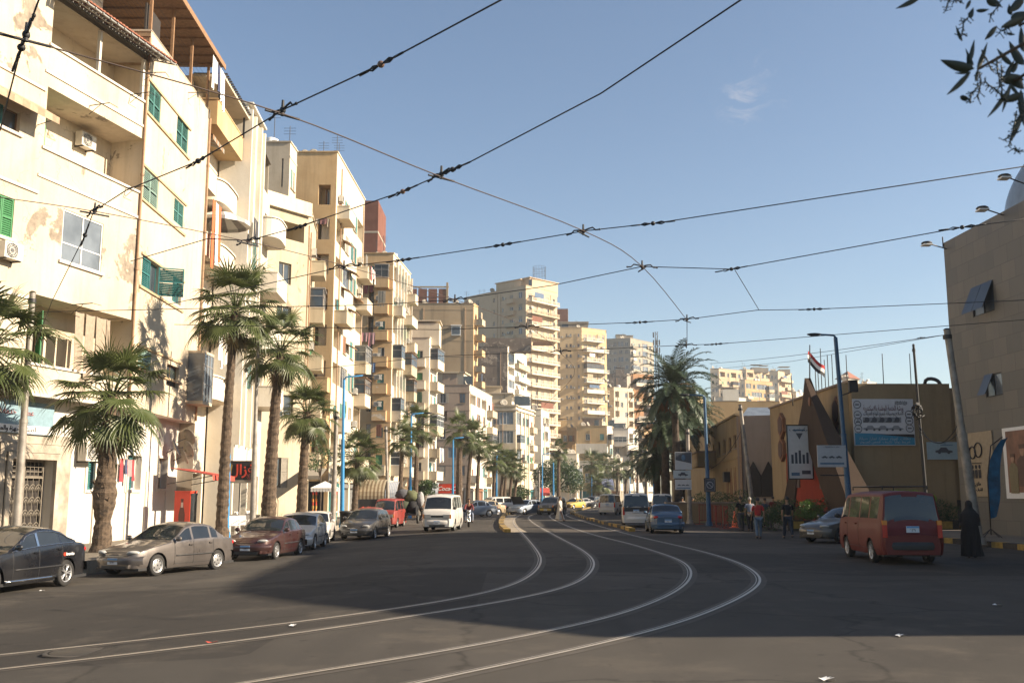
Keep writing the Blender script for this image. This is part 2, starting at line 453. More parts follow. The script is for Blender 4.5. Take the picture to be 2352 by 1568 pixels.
M_INK = plain('ink_black', (.02,.02,.025), .7)
M_SKIN = plain('skin_brown', (.30,.17,.10), .6, 0, .06, 0, 12, True)
def fabric(name, c): return plain('cloth_'+name, c, .9, 0, .15, .15, 9, True)
# ---------------------------------------------------------------- building pieces (cached meshes; origin = lower left of the opening on the wall plane)
PC = {}
def _c(key, fn):
 key = str(key)
 if key not in PC: PC[key] = fn()
 return PC[key]
def r1(v, q=.1): return round(round(v/q)*q, 3)
def m_frame(w, h, mats, y=.14, nx=2, nz=1, t=.06, trans=0.0):
 "window frame with mullions"
 def f():
  b = MB()
  b.box(0, t, y, y+.07, 0, h); b.box(w-t, w, y, y+.07, 0, h)
  b.box(t, w-t, y, y+.07, 0, t); b.box(t, w-t, y, y+.07, h-t, h)
  for i in range(1, nx): b.box(w*i/nx-t*.5, w*i/nx+t*.5, y+.004, y+.066, t, h-t)
  for i in range(1, nz): b.box(t, w-t, y+.008, y+.062, h*i/nz-t*.4, h*i/nz+t*.4)
  if trans: b.box(t, w-t, y+.01, y+.06, trans-t*.4, trans+t*.4)
  return b.mesh('frame', mats)
 return _c(('fr', w, h, mats.name, y, nx, nz, t, trans), f)
def m_pane(w, h, mat, y=.18):
 def f():
  b = MB(); b.box(.03, w-.03, y, y+.012, .03, h-.03); return b.mesh('pane', mat)
 return _c(('pa', w, h, mat.name, y), f)
def m_shutter(w, h, mat, ang=0.0, side=0, y=.03, sl=.075):
 "louvred leaf; hinge at x=0 (side 0) or x=w (side 1), opened by ang outward"
 def f():
  b = MB(); t = .055
  b.box(0, t, 0, .045, 0, h); b.box(w-t, w, 0, .045, 0, h)
  b.box(t, w-t, 0, .045, 0, t); b.box(t, w-t, 0, .045, h-t, h); b.box(t, w-t, .002, .043, h*.5-t*.5, h*.5+t*.5)
  z = t+.01
  while z < h-t-.02:
   if abs(z+.03-h*.5) > t:
    b.add([(t,.004,z),(w-t,.004,z),(w-t,.04,z+sl*.7),(t,.04,z+sl*.7)], [(0,1,2,3)], 0)
    b.add([(t,.004,z),(w-t,.004,z),(w-t,.012,z-.012),(t,.012,z-.012)], [(3,2,1,0)], 0)
   z += sl
  a = ang if side == 0 else -ang
  R = Matrix.Rotation(-a, 4, 'Z')
  vs = []
  for v in b.v:
   p = Vector(v)
   if side: p.x -= w
   p = R @ p
   vs.append((p.x, p.y+y, p.z))
  b.v = vs
  return b.mesh('shutter', mat)
 return _c(('sh', w, h, mat.name, ang, side, y, sl), f)
def m_winfar(w, h, mf, mg, sh=None, sill=True, shut=0):
 "whole window as one mesh for distant facades"
 def f():
  b = MB(); t = .07; y = .12
  b.box(0, t, y, y+.05, 0, h, 0); b.box(w-t, w, y, y+.05, 0, h, 0); b.box(t, w-t, y, y+.05, 0, t, 0); b.box(t, w-t, y, y+.05, h-t, h, 0)
  b.box(w*.5-t*.5, w*.5+t*.5, y+.004, y+.046, t, h-t, 0)
  b.box(t*.8, w-t*.8, y+.03, y+.04, t*.8, h-t*.8, 1)
  if sh:
   if shut == 2: b.box(t*.5, w*.5-.01, .03, .07, .02, h-.02, 2); b.box(w*.5+.01, w-t*.5, .03, .07, .02, h-.02, 2)
   elif shut == 1: b.box(-w*.48, -.01, -.05, -.01, 0, h, 2); b.box(w+.01, w*1.48, -.05, -.01, 0, h, 2)
   elif shut == 3: b.box(t*.5, w*.5-.01, .03, .07, .02, h-.02, 2)
   elif shut == 4: b.box(t*.5, w-t*.5, .06, .09, h*.45, h-.02, 2)
  if sill: b.box(-.1, w+.1, -.1, .05, -.09, -.001, 3)
  return b.mesh('window', [mf, mg, sh or mf, M_KERB if sill else mf])
 return _c(('wf', w, h, mf.name, mg.name, sh.name if sh else 0, sill, shut), f)
def m_balcony(w, d, ph, mat, kind='box', slab=.16, rail=None, round_=0.0):
 "balcony: slab top at z=0 ; parapet height ph; projects to y=-d"
 def f():
  b = MB(); t = .12
  if kind == 'round':
   n = 14; out = []; inn = []
   for i in range(n+1):
    a = PI*i/n; cx = math.cos(a); sy = math.sin(a)
    ex = (abs(cx)**.55)*(1 if cx > 0 else -1); ey = sy**.55
    out.append((w/2-ex*w/2, -d*ey)); inn.append((w/2-ex*(w/2-t), -(d-t)*ey))
   b.prism(out, -slab, 0, 1)
   for i in range(n):
    o0, o1, i0, i1 = out[i], out[i+1], inn[i], inn[i+1]
    b.add([(*o0,0),(*o1,0),(*o1,ph),(*o0,ph),(*i0,0),(*i1,0),(*i1,ph),(*i0,ph)], [(1,0,3,2),(4,5,6,7),(3,7,6,2)], 0, False)
    e = .05
    q0 = (o0[0]+(o0[0]-w/2)*.03, o0[1]*1.05); q1 = (o1[0]+(o1[0]-w/2)*.03, o1[1]*1.05)
    b.add([(*q0,ph),(*q1,ph),(*q1,ph+.09),(*q0,ph+.09),(*i0,ph),(*i1,ph),(*i1,ph+.09),(*i0,ph+.09)], [(1,0,3,2),(4,5,6,7),(3,7,6,2)], 1)
   return b.mesh('balcony', [mat, mat])
  b.box(0, w, -d, 0, -slab, 0, 0)
  if kind == 'box':
   b.box(0, w, -d, -d+t, 0, ph, 0); b.box(0, t, -d+t, -.002, 0, ph, 0); b.box(w-t, w, -d+t, -.002, 0, ph, 0)
   b.box(-.03, w+.03, -d-.03, -d+t+.03, ph, ph+.07, 0); b.box(-.03, t+.03, -d+t+.03, -.003, ph, ph+.07, 0); b.box(w-t-.03, w+.03, -d+t+.03, -.003, ph, ph+.07, 0)
  elif kind == 'bal':
   b.box(-.02, w+.02, -d-.02, -d+t, ph-.12, ph, 0); b.box(0, t, -d+t, -.002, ph-.12, ph, 0); b.box(w-t, w, -d+t, -.002, ph-.12, ph, 0)
   b.box(0, w, -d, -d+t, 0, .14, 0)
   n = max(3, int(w/.34));
   for i in range(n+1):
    x = .06+(w-.12)*i/n
    if i % 6 == 0: b.box(x-.11, x+.11, -d-.012, -d+t+.012, .002, ph+.02, 0)
    else: b.box(x-.055, x+.055, -d+.02, -d+.09, .14, ph-.12, 0)
   k = max(2, int(d/.34))
   for i in range(k):
    y = -d+t+(d-t)*i/k
    for x in (.02, w-.09): b.box(x, x+.07, y, y+.07, 0, ph-.12, 0)
  elif kind == 'rail':
   for z in (ph, .12):
    b.box(0, w, -d, -d+.05, z-.04, z, 1); b.box(0, .05, -d+.05, -.002, z-.04, z, 1); b.box(w-.05, w, -d+.05, -.002, z-.04, z, 1)
   n = max(4, int(w/.16))
   for i in range(n+1):
    x = (w-.03)*i/n; b.box(x, x+.02, -d+.012, -d+.032, 0.001, ph-.04, 1)
  return b.mesh('balcony', [mat, rail or mat])
 return _c(('ba', w, d, ph, mat.name, kind, slab), f)
def m_ac():
 def f():
  b = MB()
  b.box(0, .85, -.42, -.10, 0, .56, 0)
  b.box(.05, .60, -.428, -.42, .04, .52, 0)
  for i in range(9): b.box(.07, .58, -.436, -.428, .07+i*.05, .09+i*.05, 1)
  b.cyl((.325,-.43,.28), (.325,-.442,.28), .07, .07, 12, 1)
  for k in range(2): b.lathe([(.16+k*.07, .0), (.16+k*.07, .01), (.175+k*.07, .01), (.175+k*.07, 0)], 20, 1, Matrix.Translation((.325,-.437,.28)) @ Matrix.Rotation(PI/2, 4, 'X'))
  for i in range(7): b.box(.85, .856, -.40+i*.04, -.385+i*.04, .06, .5, 1)
  b.box(.08, .12, -.42, 0, -.05, -.001, 2); b.box(.72, .76, -.42, 0, -.05, -.001, 2)
  return b.mesh('air_conditioner', [M_AC, M_ACG, M_METD])
 return _c('ac', f)
def m_dish():
 def f():
  b = MB(); Mx = Matrix.Translation((0,-.45,.5)) @ Matrix.Rotation(math.radians(62), 4, 'X') @ Matrix.Rotation(.5, 4, 'Y')
  b.lathe([(0,0),(.15,.012),(.3,.05),(.42,.10),(.425,.112),(.3,.062),(.15,.022),(0,.01)], 20, 0, Mx)
  b.cyl((0,0,.3), (0,-.4,.48), .02, .02, 6, 1); b.cyl((0,-.45,.48), (.05,-.85,.55), .012, .012, 5, 1); b.ball((.05,-.87,.55), .04, 6, 4, 1)
  return b.mesh('satellite_dish', [M_GREYSH, M_METD])
 return _c('dish', f)
def m_awning(w, d, drop, mat, mat2=None, n=10):
 def f():
  b = MB()
  for i in range(n):
   x0 = w*i/n; x1 = w*(i+1)/n
   b.add([(x0,0,0),(x1,0,0),(x1,-d,-drop),(x0,-d,-drop),(x0,0,-.03),(x1,0,-.03),(x1,-d,-drop-.03),(x0,-d,-drop-.03)], [(0,3,2,1),(4,5,6,7),(2,3,7,6)], i % 2 if mat2 else 0)
   b.box(x0, x1, -d-.012, -d, -drop-.25, -drop-.001, i % 2 if mat2 else 0)
  for x in (.02, w-.04): b.cyl((x,0,-drop-.2), (x,-d,-drop-.03), .015, .015, 5, 2)
  return b.mesh('awning', [mat, mat2 or mat, M_METD])
 return _c(('aw', w, d, drop, mat.name, mat2.name if mat2 else 0), f)
def put(parent, name, mesh, face, s, y, z, rz=0.0):
 return link(name, mesh, parent, face.at(s, y, z) @ Matrix.Rotation(rz, 4, 'Z'))
def window(parent, face, a, b, c, d, frame=None, glass=None, sh=None, state='closed', nx=2, nz=1, y=.14, trans=0.0, q=.02, label=None):
 "window part (frame) with pane and shutter sub-parts in opening a..b, c..d"
 frame = frame or M_WF; glass = glass or M_GL
 w = r1(b-a, q); h = r1(d-c, q)
 f = put(parent, 'window', m_frame(w, h, frame, y, nx, nz, .06, trans), face, a, 0, c)
 put(f, 'pane', m_pane(w, h, glass, y+.03), face, a, 0, c)
 if sh:
  hw = r1(w/2-.01, .01)
  if state == 'closed':
   put(f, 'shutter', m_shutter(hw, h, sh), face, a, 0, c); put(f, 'shutter', m_shutter(hw, h, sh), face, b-hw, 0, c)
  elif state == 'left':       # left leaf shut, right leaf swung out
   put(f, 'shutter', m_shutter(hw, h, sh), face, a, 0, c); put(f, 'shutter', m_shutter(hw, h, sh, 1.9, 1), face, b, 0, c)
  elif state == 'open':
   put(f, 'shutter', m_shutter(hw, h, sh, 2.9, 0), face, a, 0, c); put(f, 'shutter', m_shutter(hw, h, sh, 2.9, 1), face, b, 0, c)
  elif state == 'leftonly':
   put(f, 'shutter', m_shutter(hw, h, sh), face, a, 0, c)
 if label: f['label'] = label
 return f
SHS = [M_TEAL, M_GREYSH, M_GRN, M_BRSH, M_DTEAL]
BLC = [fabric('blind_rust', (.20,.08,.05)), M_GREYSH, fabric('blind_beige', (.45,.36,.25)), fabric('blind_blue', (.10,.16,.26)), fabric('blind_grey', (.25,.24,.22)), M_WHITE, fabric('blind_green', (.05,.12,.07))]
SHOPC = [M_METD, M_GREYSH, M_BRSH, M_DTEAL, M_REDSH, M_MET, M_DK]
def m_blind(w, mat, h):
 def f():
  b = MB(); n = 6
  for i in range(n): b.box(w*i/n, w*(i+1)/n, -.01+.03*(i % 2), .005+.03*(i % 2), -h-.05*(i % 3), 0)
  return b.mesh('sun_blind', mat)
 return _c(('bl', w, mat.name, h), f)
def m_shop(w, h, mat):
 def f():
  b = MB(); b.box(0, w, 0, .05, 0, h)
  for k in range(int(h/.25)): b.box(0, w, -.02, -.001, k*.25, k*.25+.12)
  b.box(-.1, w+.1, -.3, -.021, h-.35, h)
  return b.mesh('shop_shutter', mat)
 return _c(('sp', w, h, mat.name), f)
def m_encl(w, d, mf):
 def f():
  b = MB(); k = max(2, int(w/.9)); h = 2.45
  for i in range(k+1): b.box((w-.06)*i/k, (w-.06)*i/k+.06, -d, -d+.06, 1.03, h)
  for z in (1.03, 1.9, h): b.box(0, w, -d-.01, -d+.05, z, z+.06); b.box(0, .05, -d+.05, 0, z, z+.06); b.box(w-.05, w, -d+.05, 0, z, z+.06)
  b.box(.03, w-.03, -d+.02, -d+.03, 1.03, h, 1); b.box(.02, .03, -d, 0, 1.03, h, 1); b.box(w-.03, w-.02, -d, 0, 1.03, h, 1); b.box(-.05, w+.05, -d-.1, 0, h+.061, h+.14)
  return b.mesh('balcony_enclosure', [mf, M_GL])
 return _c(('en', w, d, mf.name), f)
def facade(root, F, z0, z1, mat, fl, pattern, first=3.8, balmat=None, rng=None, sh=None, name='wall', bal='box', mg=None, mf=None, margin=.4, ac=.12, roofp=1.0, blankrows=(), groundops=True, bd=1.1, darkground=True):
 """regular facade: fl = storey height, pattern = columns per storey (a string, or a list of strings cycling upward)
  w window  s shuttered window  n narrow window  b balcony with door  B balustered balcony  r recess with parapet  v enclosed glazed bay  . blank"""
 rng = rng or random.Random(hash(root['label']) & 0xffff if False else len(root['label'])*31+int(F.L*10))
 balmat = balmat or mat; mg = mg or M_GL; mf = mf or M_WF
 ops = []; todo = []
 n = max(1, int((z1-roofp-(z0+first))/fl+.25))
 pats = pattern if isinstance(pattern, (list, tuple)) else [pattern]
 fl = (z1-roofp-(z0+first))/n
 for k in range(n):
  p = pats[k % len(pats)]; zb = z0+first+k*fl
  if k in blankrows: continue
  cw = (F.L-2*margin)/max(1, len(p))
  i = 0
  while i < len(p):
   ch = p[i]; run = 1
   if ch in 'Bbrv':
    while i+run < len(p) and p[i+run] == ch: run += 1
   c0 = margin+cw*i; cc = c0+cw*run/2; W = cw*run
   if ch in 'wsn':
    w = r1(min(1.35 if ch != 'n' else .6, cw*.6), .1); h = r1(min(1.65, fl*.54), .1) if ch != 'n' else r1(min(1.0, fl*.33), .1)
    zz = zb+1.0+(.3 if ch == 'n' else 0)
    ops.append((cc-w/2, cc+w/2, zz, zz+h, .3, None))
    shm = None; st = 0
    if ch == 's': shm = sh or rng.choice(SHS); st = rng.choice([1, 2, 2, 3])
    elif rng.random() < .25: shm = M_GREYSH; st = 4
    todo.append(('window', m_winfar(w, h, mf if rng.random() < .7 else M_BF, rng.choice([mg, mg, M_GLB]), shm, True, st), cc-w/2, 0, zz))
    if rng.random() < ac: todo.append(('air_conditioner', m_ac(), cc+w/2+.1, 0, zz-.1))
   elif ch in 'bB':
    w = r1(min(1.3, W*.5), .1); h = r1(min(2.2, fl*.72), .1)
    m_ = run if W/run > 1.5 else 1
    for j in range(m_):
     ce = c0+W*(j+.5)/m_
     ops.append((ce-w/2, ce+w/2, zb+.02, zb+h, .3, None))
     todo.append(('balcony_door', m_winfar(w, r1(h-.02, .1), mf, mg, rng.choice(SHS+[None]) if sh is None else sh, False, rng.choice([2,3,4,4])), ce-w/2, 0, zb+.02))
    bw = r1(W*.94, .1)
    todo.append(('balcony', m_balcony(bw, bd, .95, balmat if rng.random() < .8 else M_CF, 'bal' if ch == 'B' else bal), cc-bw/2, 0, zb))
    if ch == 'b' and fl > 2.7 and rng.random() < .22: todo.append(('balcony_enclosure', m_encl(bw, bd, rng.choice([M_WF, M_GF, M_BF])), cc-bw/2, 0, zb))
    elif rng.random() < .3: todo.append(('sun_blind', m_blind(r1(bw*rng.uniform(.3,.6), .3), rng.choice(BLC), rng.choice([.9,1.3,1.8])), cc-bw/2+rng.uniform(.1,bw*.35), -bd*rng.uniform(.6,1), zb+min(2.5,fl-.25)))
    if rng.random() < ac*1.5: todo.append(('air_conditioner', m_ac(), c0+W*.1, 0, zb+1.5))
   elif ch == 'r':
    a, b_ = c0+.1, c0+W-.1
    ops.append((a, b_, zb+.95, zb+fl-.35, 1.3, 1))
    w = r1(min(1.1, W*.35), .1); h = r1(fl-.45-.95, .1)
    todo.append(('window', m_winfar(w, h, mf, mg, rng.choice(SHS+[None, None]), False, 3), a+(b_-a-w)*rng.uniform(.15, .8), 1.12, zb+.97))
    if rng.random() < ac*2: todo.append(('air_conditioner', m_ac(), a+.2, 1.3, zb+1.6))
   elif ch == 'v':
    a, b_ = c0+.1, c0+W-.1; h = r1(fl-1.25, .1)
    ops.append((a, b_, zb+.9, zb+.9+h, .25, None)); w = b_-a; k2 = max(1, int(w/1.3)); ww = r1(w/k2-.02, .05)
    for j in range(k2):
     todo.append(('window', m_winfar(ww, h, M_WF if rng.random() < .5 else M_GF, rng.choice([M_GL, M_GLB, M_GLG]), None, False, 0), a+w*(j+.5)/k2-ww/2, -.02, zb+.9))
   i += run
 if groundops and first > 3:
  k = max(1, int(F.L/3.6)); cw = F.L/k
  for j in range(k):
   a = cw*j+.35; b_ = cw*(j+1)-.35
   if b_-a > .8 and rng.random() < .55: w_ = r1(b_-a, .2); todo.append(('shop_shutter', m_shop(w_, r1(min(3.0, first-.7)-.1, .2), rng.choice(SHOPC)), a+(b_-a-w_)/2, .25, z0+.05))
   if b_-a > .8: ops.append((a, b_, z0+.05, z0+min(3.0, first-.7), .8, 1))
 mb = MB(); wall(mb, 0, F.L, z0-.6, z1, ops, 0, 0)
 if rng.random() < .6:
  for k in range(n+1): mb.box(0, F.L, -.045, -.001, z0+first+k*fl-.28, z0+first+k*fl-.12, 0)
 mb.box(-.06, F.L+.06, -.09, .02, z1, z1+.1, 0)
 if F.L > 6:
  for _ in range(2):
   s_ = rng.uniform(.3, F.L-.3); todo.append(('drain_pipe', _c(('dp', round(z1)), lambda: (lambda b: (b.cyl((0,0,0), (0,0,round(z1)-1.5), .05, .05, 6), b.mesh('drain_pipe', M_PIPE))[1])(MB())), s_, -.07, z0+.3))
 mb.f  # material slots: wall, recess back (dark at street level, plaster above)
 put(root, name, mb.mesh(name, [mat, mat if not darkground else mat]), F, 0, 0, 0)
 for nm, me, s, y, z in todo: put(root, nm, me, F, s, y, z)
 return n, fl
def body(root, pts, z1, mat, par=.9, t=.2, name='roof'):
 "closes the building: back walls and a roof slab behind a parapet. pts: footprint (world xy) in order; first three points carry the facades"
 mb = MB()
 n = len(pts)
 mb.add([(p[0], p[1], z1-par) for p in pts], [tuple(range(n))], 0)
 for i in range(n):
  a = Vector((pts[i][0], pts[i][1], 0)); b = Vector((pts[(i+1) % n][0], pts[(i+1) % n][1], 0))
  d = (b-a); L = d.length; d.normalize(); inn = Vector((0,0,1)).cross(d)
  q = lambda p, o, z: (p.x+inn.x*o, p.y+inn.y*o, z)
  if i < len(pts)-2 or True:
   mb.add([q(a,0,z1),q(b,0,z1),q(b,t,z1),q(a,t,z1)], [(0,1,2,3)], 0)
   mb.add([q(a,t,z1),q(b,t,z1),q(b,t,z1-par),q(a,t,z1-par)], [(0,1,2,3)], 0)
 linkw(name, mb, mat, root)
def backwalls(root, pts, idx, z1, mat):
 mb = MB(); n = len(pts)
 for i in idx:
  a = pts[i]; b = pts[(i+1) % n]
  mb.add([(a[0],a[1],-.6),(b[0],b[1],-.6),(b[0],b[1],z1),(a[0],a[1],z1)], [(0,1,2,3)], 0)
 linkw('wall', mb, mat, root)
def ztop(x, y, X, Y):
 "world height of pixel row y above ground point X,Y"
 return P(x, y, Y).z
def tank(root, x, y, z, mat=None):
 mb = MB(); mb.cyl((x,y,z+.4), (x,y,z+1.7), .6, .6, 14, 0); mb.cyl((x,y,z+1.7), (x,y,z+1.9), .6, .15, 14, 0)
 for dx, dy in ((-.4,-.4),(.4,-.4),(.4,.4),(-.4,.4)): mb.cyl((x+dx,y+dy,z), (x+dx,y+dy,z+.4), .04, .04, 4, 1)
 linkw('water_tank', mb, [mat or M_WHITE, M_METD], root)
def corner_block(name, label, x0, x1, x2, Y, ytop, vp, matL, matR, patL, patR, fl=3.1, first=3.8, depth=None, zt=None, x2isY=None, tiltL=0.0, roof_bits=2, group=None, seed=1, balL=None, balR=None, balkind='box', bdL=1.0, bdR=1.1, acp=.12, blankL=(), blankR=(), shL=None, shR=None, roofp=1.0, mg=None, z0=0.0):
 """building seen at its corner: camera-side wall between pixel columns x0..x1, street wall x1..x2 running towards vanishing column vp.
  Y = distance of the corner, ytop = photo row of the corner's top"""
 C = (XH(x1, Y), Y)
 dL = Vector((-1, -tiltL)).normalized()
 k0 = XH(x0, 1.0)
 t = (k0*C[1]-C[0])/(dL.x-k0*dL.y); A = (C[0]+dL.x*t, C[1]+dL.y*t)
 dv = Vector((XH(vp, 1.0), 1.0)).normalized(); k2 = XH(x2, 1.0)
 t2 = (k2*C[1]-C[0])/(dv.x-k2*dv.y) if abs(dv.x-k2*dv.y) > 1e-4 else 15
 if t2 < 0 or t2 > 80: t2 = 18
 t2 = max(t2, 1.2)
 B = (C[0]+dv.x*t2, C[1]+dv.y*t2)
 zz = zt if zt else P(x1, ytop, Y).z
 rng = random.Random(seed)
 root = thing(name, label, 'building', T(C[0], C[1], 0), group)
 FL = Face(A, C); FR = Face(C, B)
 if patL is not None: facade(root, FL, z0, zz, matL, fl, patL, first, balL, rng, shL, bal=balkind, ac=acp, blankrows=blankL, roofp=roofp, mg=mg, bd=bdL)
 if patR is not None: facade(root, FR, z0, zz, matR, fl, patR, first, balR, rng, shR, bal=balkind, ac=acp, blankrows=blankR, roofp=roofp, mg=mg, bd=bdR)
 dep = depth or max(12, t2)
 D = (A[0]+dv.x*t2, A[1]+dv.y*t2)
 pts = [A, C, B, D]
 backwalls(root, pts, (2, 3), zz, matL)
 body(root, pts, zz, matL, min(.9, roofp))
 for i in range(roof_bits):
  u, v = rng.uniform(.2, .8), rng.uniform(.25, .75)
  x = A[0]+(C[0]-A[0])*u+(D[0]-A[0])*v; y = A[1]+(C[1]-A[1])*u+(D[1]-A[1])*v
  if rng.random() < .5: tank(root, x, y, zz-.9)
  else:
   mb = MB(); w = rng.uniform(1.4, 2.6); mb.box(x-w, x+w, y-w*.8, y+w*.8, zz-.9, zz+rng.uniform(1.2, 2.4)); mb.box(x-w-.15, x+w+.15, y-w*.8-.15, y+w*.8+.15, zz+2.41, zz+2.55); mb.v = mb.v
   linkw('stair_house', mb, matL, root)
 mb = MB()
 for i in range(rng.randint(2, 4)):
  x = A[0]+(C[0]-A[0])*rng.uniform(.1, .9); y = A[1]+rng.uniform(1, max(2, (D[1]-A[1])*.6)); h = rng.uniform(1.5, 3.5)
  mb.cyl((x,y,zz-.9), (x,y,zz+h), .03, .03, 5)
  for q in range(3): mb.box(x-.5, x+.5, y-.012, y+.012, zz+h-.2-q*.25, zz+h-.18-q*.25)
 linkw('antenna', mb, M_METD, root)
 for i in range(rng.randint(1, 3)):
  x = A[0]+(C[0]-A[0])*rng.uniform(.2, .95); y = A[1]+(C[1]-A[1])*.5+rng.uniform(.8, 2.5)
  link('satellite_dish', m_dish(), root, T(x, y, zz-.3, rng.uniform(-.5, .5)) @ Matrix.Scale(1.6 if A[1] > 150 else .85, 4))
 return root, FL, FR, zz
def laundry(label, face, s, y, z, w, cols, group=None, cat='laundry', seed=0, h=.8):
 rng = random.Random(seed); mb = MB(); x = 0
 mb.cyl((0,0,0), (w,0,0), .008, .008, 5, 0)
 i = 0; mats = [M_METD]
 while x < w-.15:
  ww = rng.uniform(.3, .6); hh = h*rng.uniform(.6, 1.15); c = cols[i % len(cols)]; mats.append(c); mi = len(mats)-1
  ww = min(ww, w-x); nx, nz = 5, 5; vs = []; fs = []
  ph = rng.uniform(0, 6)
  for a in range(nx+1):
   for b in range(nz+1):
    u = a/nx; v = b/nz
    vs.append((x+ww*u*(1-.12*v), -.02+.05*math.sin(u*7+ph)*v-.03*v, -hh*v-.03*math.sin(u*PI)))
  base = len(vs)
  vs += [(p[0], p[1]+.012, p[2]) for p in vs]
  for a in range(nx):
   for b in range(nz):
    q = a*(nz+1)+b; f = (q, q+nz+1, q+nz+2, q+1); fs += [f, tuple(k+base for k in f[::-1])]
  mb.add(vs, fs, mi, True)
  x += ww+rng.uniform(.02, .12); i += 1
 me = mb.mesh('laundry', mats)
 return tag(link('laundry', me, None, face.at(s, y, z)), label, cat, group)
def text_mesh(txt, size, mat, name='lettering', depth=.01, shear=0.0, bold=0.0, align='CENTER'):
 cu = bpy.data.curves.new(name, 'FONT'); cu.body = txt; cu.size = size; cu.extrude = depth; cu.shear = shear; cu.offset = bold
 cu.align_x = align; cu.align_y = 'CENTER'; cu.resolution_u = 2
 o = bpy.data.objects.new(name, cu); COL.objects.link(o)
 dg = bpy.context.evaluated_depsgraph_get(); me = bpy.data.meshes.new_from_object(o.evaluated_get(dg))
 bpy.data.objects.remove(o); me.materials.clear(); me.materials.append(mat); me.name = name
 return me
AR = {'ا':'\uFE8D\uFE8E','ب':'\uFE8F\uFE90\uFE91\uFE92','ة':'\uFE93\uFE94','ت':'\uFE95\uFE96\uFE97\uFE98','ج':'\uFE9D\uFE9E\uFE9F\uFEA0','ح':'\uFEA1\uFEA2\uFEA3\uFEA4','خ':'\uFEA5\uFEA6\uFEA7\uFEA8','د':'\uFEA9\uFEAA','ر':'\uFEAD\uFEAE','ز':'\uFEAF\uFEB0','س':'\uFEB1\uFEB2\uFEB3\uFEB4','ش':'\uFEB5\uFEB6\uFEB7\uFEB8','ص':'\uFEB9\uFEBA\uFEBB\uFEBC','ط':'\uFEC1\uFEC2\uFEC3\uFEC4','ع':'\uFEC9\uFECA\uFECB\uFECC','ف':'\uFED1\uFED2\uFED3\uFED4','ق':'\uFED5\uFED6\uFED7\uFED8','ك':'\uFED9\uFEDA\uFEDB\uFEDC','ل':'\uFEDD\uFEDE\uFEDF\uFEE0','م':'\uFEE1\uFEE2\uFEE3\uFEE4','ن':'\uFEE5\uFEE6\uFEE7\uFEE8','ه':'\uFEE9\uFEEA\uFEEB\uFEEC','و':'\uFEED\uFEEE','ي':'\uFEF1\uFEF2\uFEF3\uFEF4','أ':'\uFE83\uFE84','إ':'\uFE87\uFE88','ذ':'\uFEAB\uFEAC'}
def arabic(s):
 "joins the letters by hand and turns the line for a left-to-right text object"
 out = [];
 for i, ch in enumerate(s):
  if ch not in AR: out.append(ch); continue
  f = AR[ch]; prev = i > 0 and s[i-1] in AR and len(AR[s[i-1]]) == 4; nxt = i < len(s)-1 and s[i+1] in AR and len(f) == 4
  if ch == 'ا' and i > 0 and s[i-1] == 'ل':
   out.pop(); pp = i > 1 and s[i-2] in AR and len(AR[s[i-2]]) == 4
   out.append('\uFEFC' if pp else '\uFEFB'); continue
  out.append(f[(1 if prev else 0)+(2 if nxt else 0)] if len(f) == 4 else f[1 if prev else 0])
 return ''.join(out[::-1])
# ================================================================ left side, nearest block (building A)
def xh(x, y):
 v = (CY-y)/FPX
 return CX+(x-CX)*1.0118/(CP-SP*v)
CA = (-15.4, 40.0)
FM = Face((CA[0]-.27*14, 26.0), CA)                     # wing with the loggias
FA = Face(CA, (-15.62, 49.1))                           # flat wing with shuttered windows
rootA = thing('apartment_building', 'nearest cream apartment block on the left with deep loggias, green shutters and tiled terrace roof', 'building', T(CA[0], CA[1], 0))
sM = lambda x, y: FM.uv(x, y)
z_b = [FM.uv(274, 727)[1], FM.uv(281, 510)[1], FM.uv(295, 301)[1]]         # undersides of the three upper storeys
s_e = FM.L
s_112 = sM(108, 300)[0]
zc = FM.uv(299, 118)[1]+.35
ZG = 5.35
up0 = FM.rect(121, 105, 299, 118); up1 = FM.rect(101, 339, 295, 301); up2 = FM.rect(71, 834, 274, 727)
ww = FM.rect(147, 479, 231, 627)
a1 = FM.rect(-10, -20, 56, 57); a2 = FM.rect(-30, 222, 44, 308); a3 = FM.rect(-18, 438, 27, 549)
def R(r, dp, bk=None): return (r[0], r[1], r[2], r[3], dp, bk)
mb = MB()
lo = (sM(100,339)[0])
up0 = (lo, s_e-.02, up0[2], zc-.05); up1 = (lo, s_e-.05, up1[2], up1[3]); up2 = (lo, s_e-.05, up2[2], up2[3])
wall(mb, 0, s_e, ZG, zc, [R(up0, 1.7, 1), R(up1, 1.6, 1), R(up2, 1.5, 1), R(ww, .12), R(a2, .3), R(a3, .25)], 0, 0)
wall(mb, 0, lo-.2, zc, 27.0, [(a1[0], a1[1], max(a1[2], zc+.1), a1[3], .25)], 0, 0)
put(rootA, 'wall', mb.mesh('wall', [M_A, M_A2]), FM, 0, 0, 0)
mb = MB()
mb.quad((lo-.2,2.6,zc), (s_e+.1,2.6,zc), (s_e+.1,2.6,24.6), (lo-.2,2.6,24.6), 0)
mb.quad((lo-.2,0,zc), (lo-.2,2.6,zc), (lo-.2,2.6,27), (lo-.2,0,27), 0)
mb.quad((lo-.2,0,zc), (s_e,0,zc), (s_e,2.6,zc), (lo-.2,2.6,zc), 0)
put(rootA, 'wall', mb.mesh('wall', [M_B]), FM, 0, 0, 0)
mb = MB()
for r in (up0, up1, up2):
 mb.box(r[0]-.1, r[1]-.02, -.07, .16, r[2]-.05, r[2]+.04); mb.box(r[0]-.2, r[1], -.05, -.002, r[2]-1.12, r[2]-1.02)
for r in (a2, a3, ww): mb.box(r[0]-.12, r[1]+.12, -.09, -.002, r[2]-.1, r[2]-.002)
for z in z_b: mb.box(0, lo-.12, -.06, -.002, z-.25, z-.15)
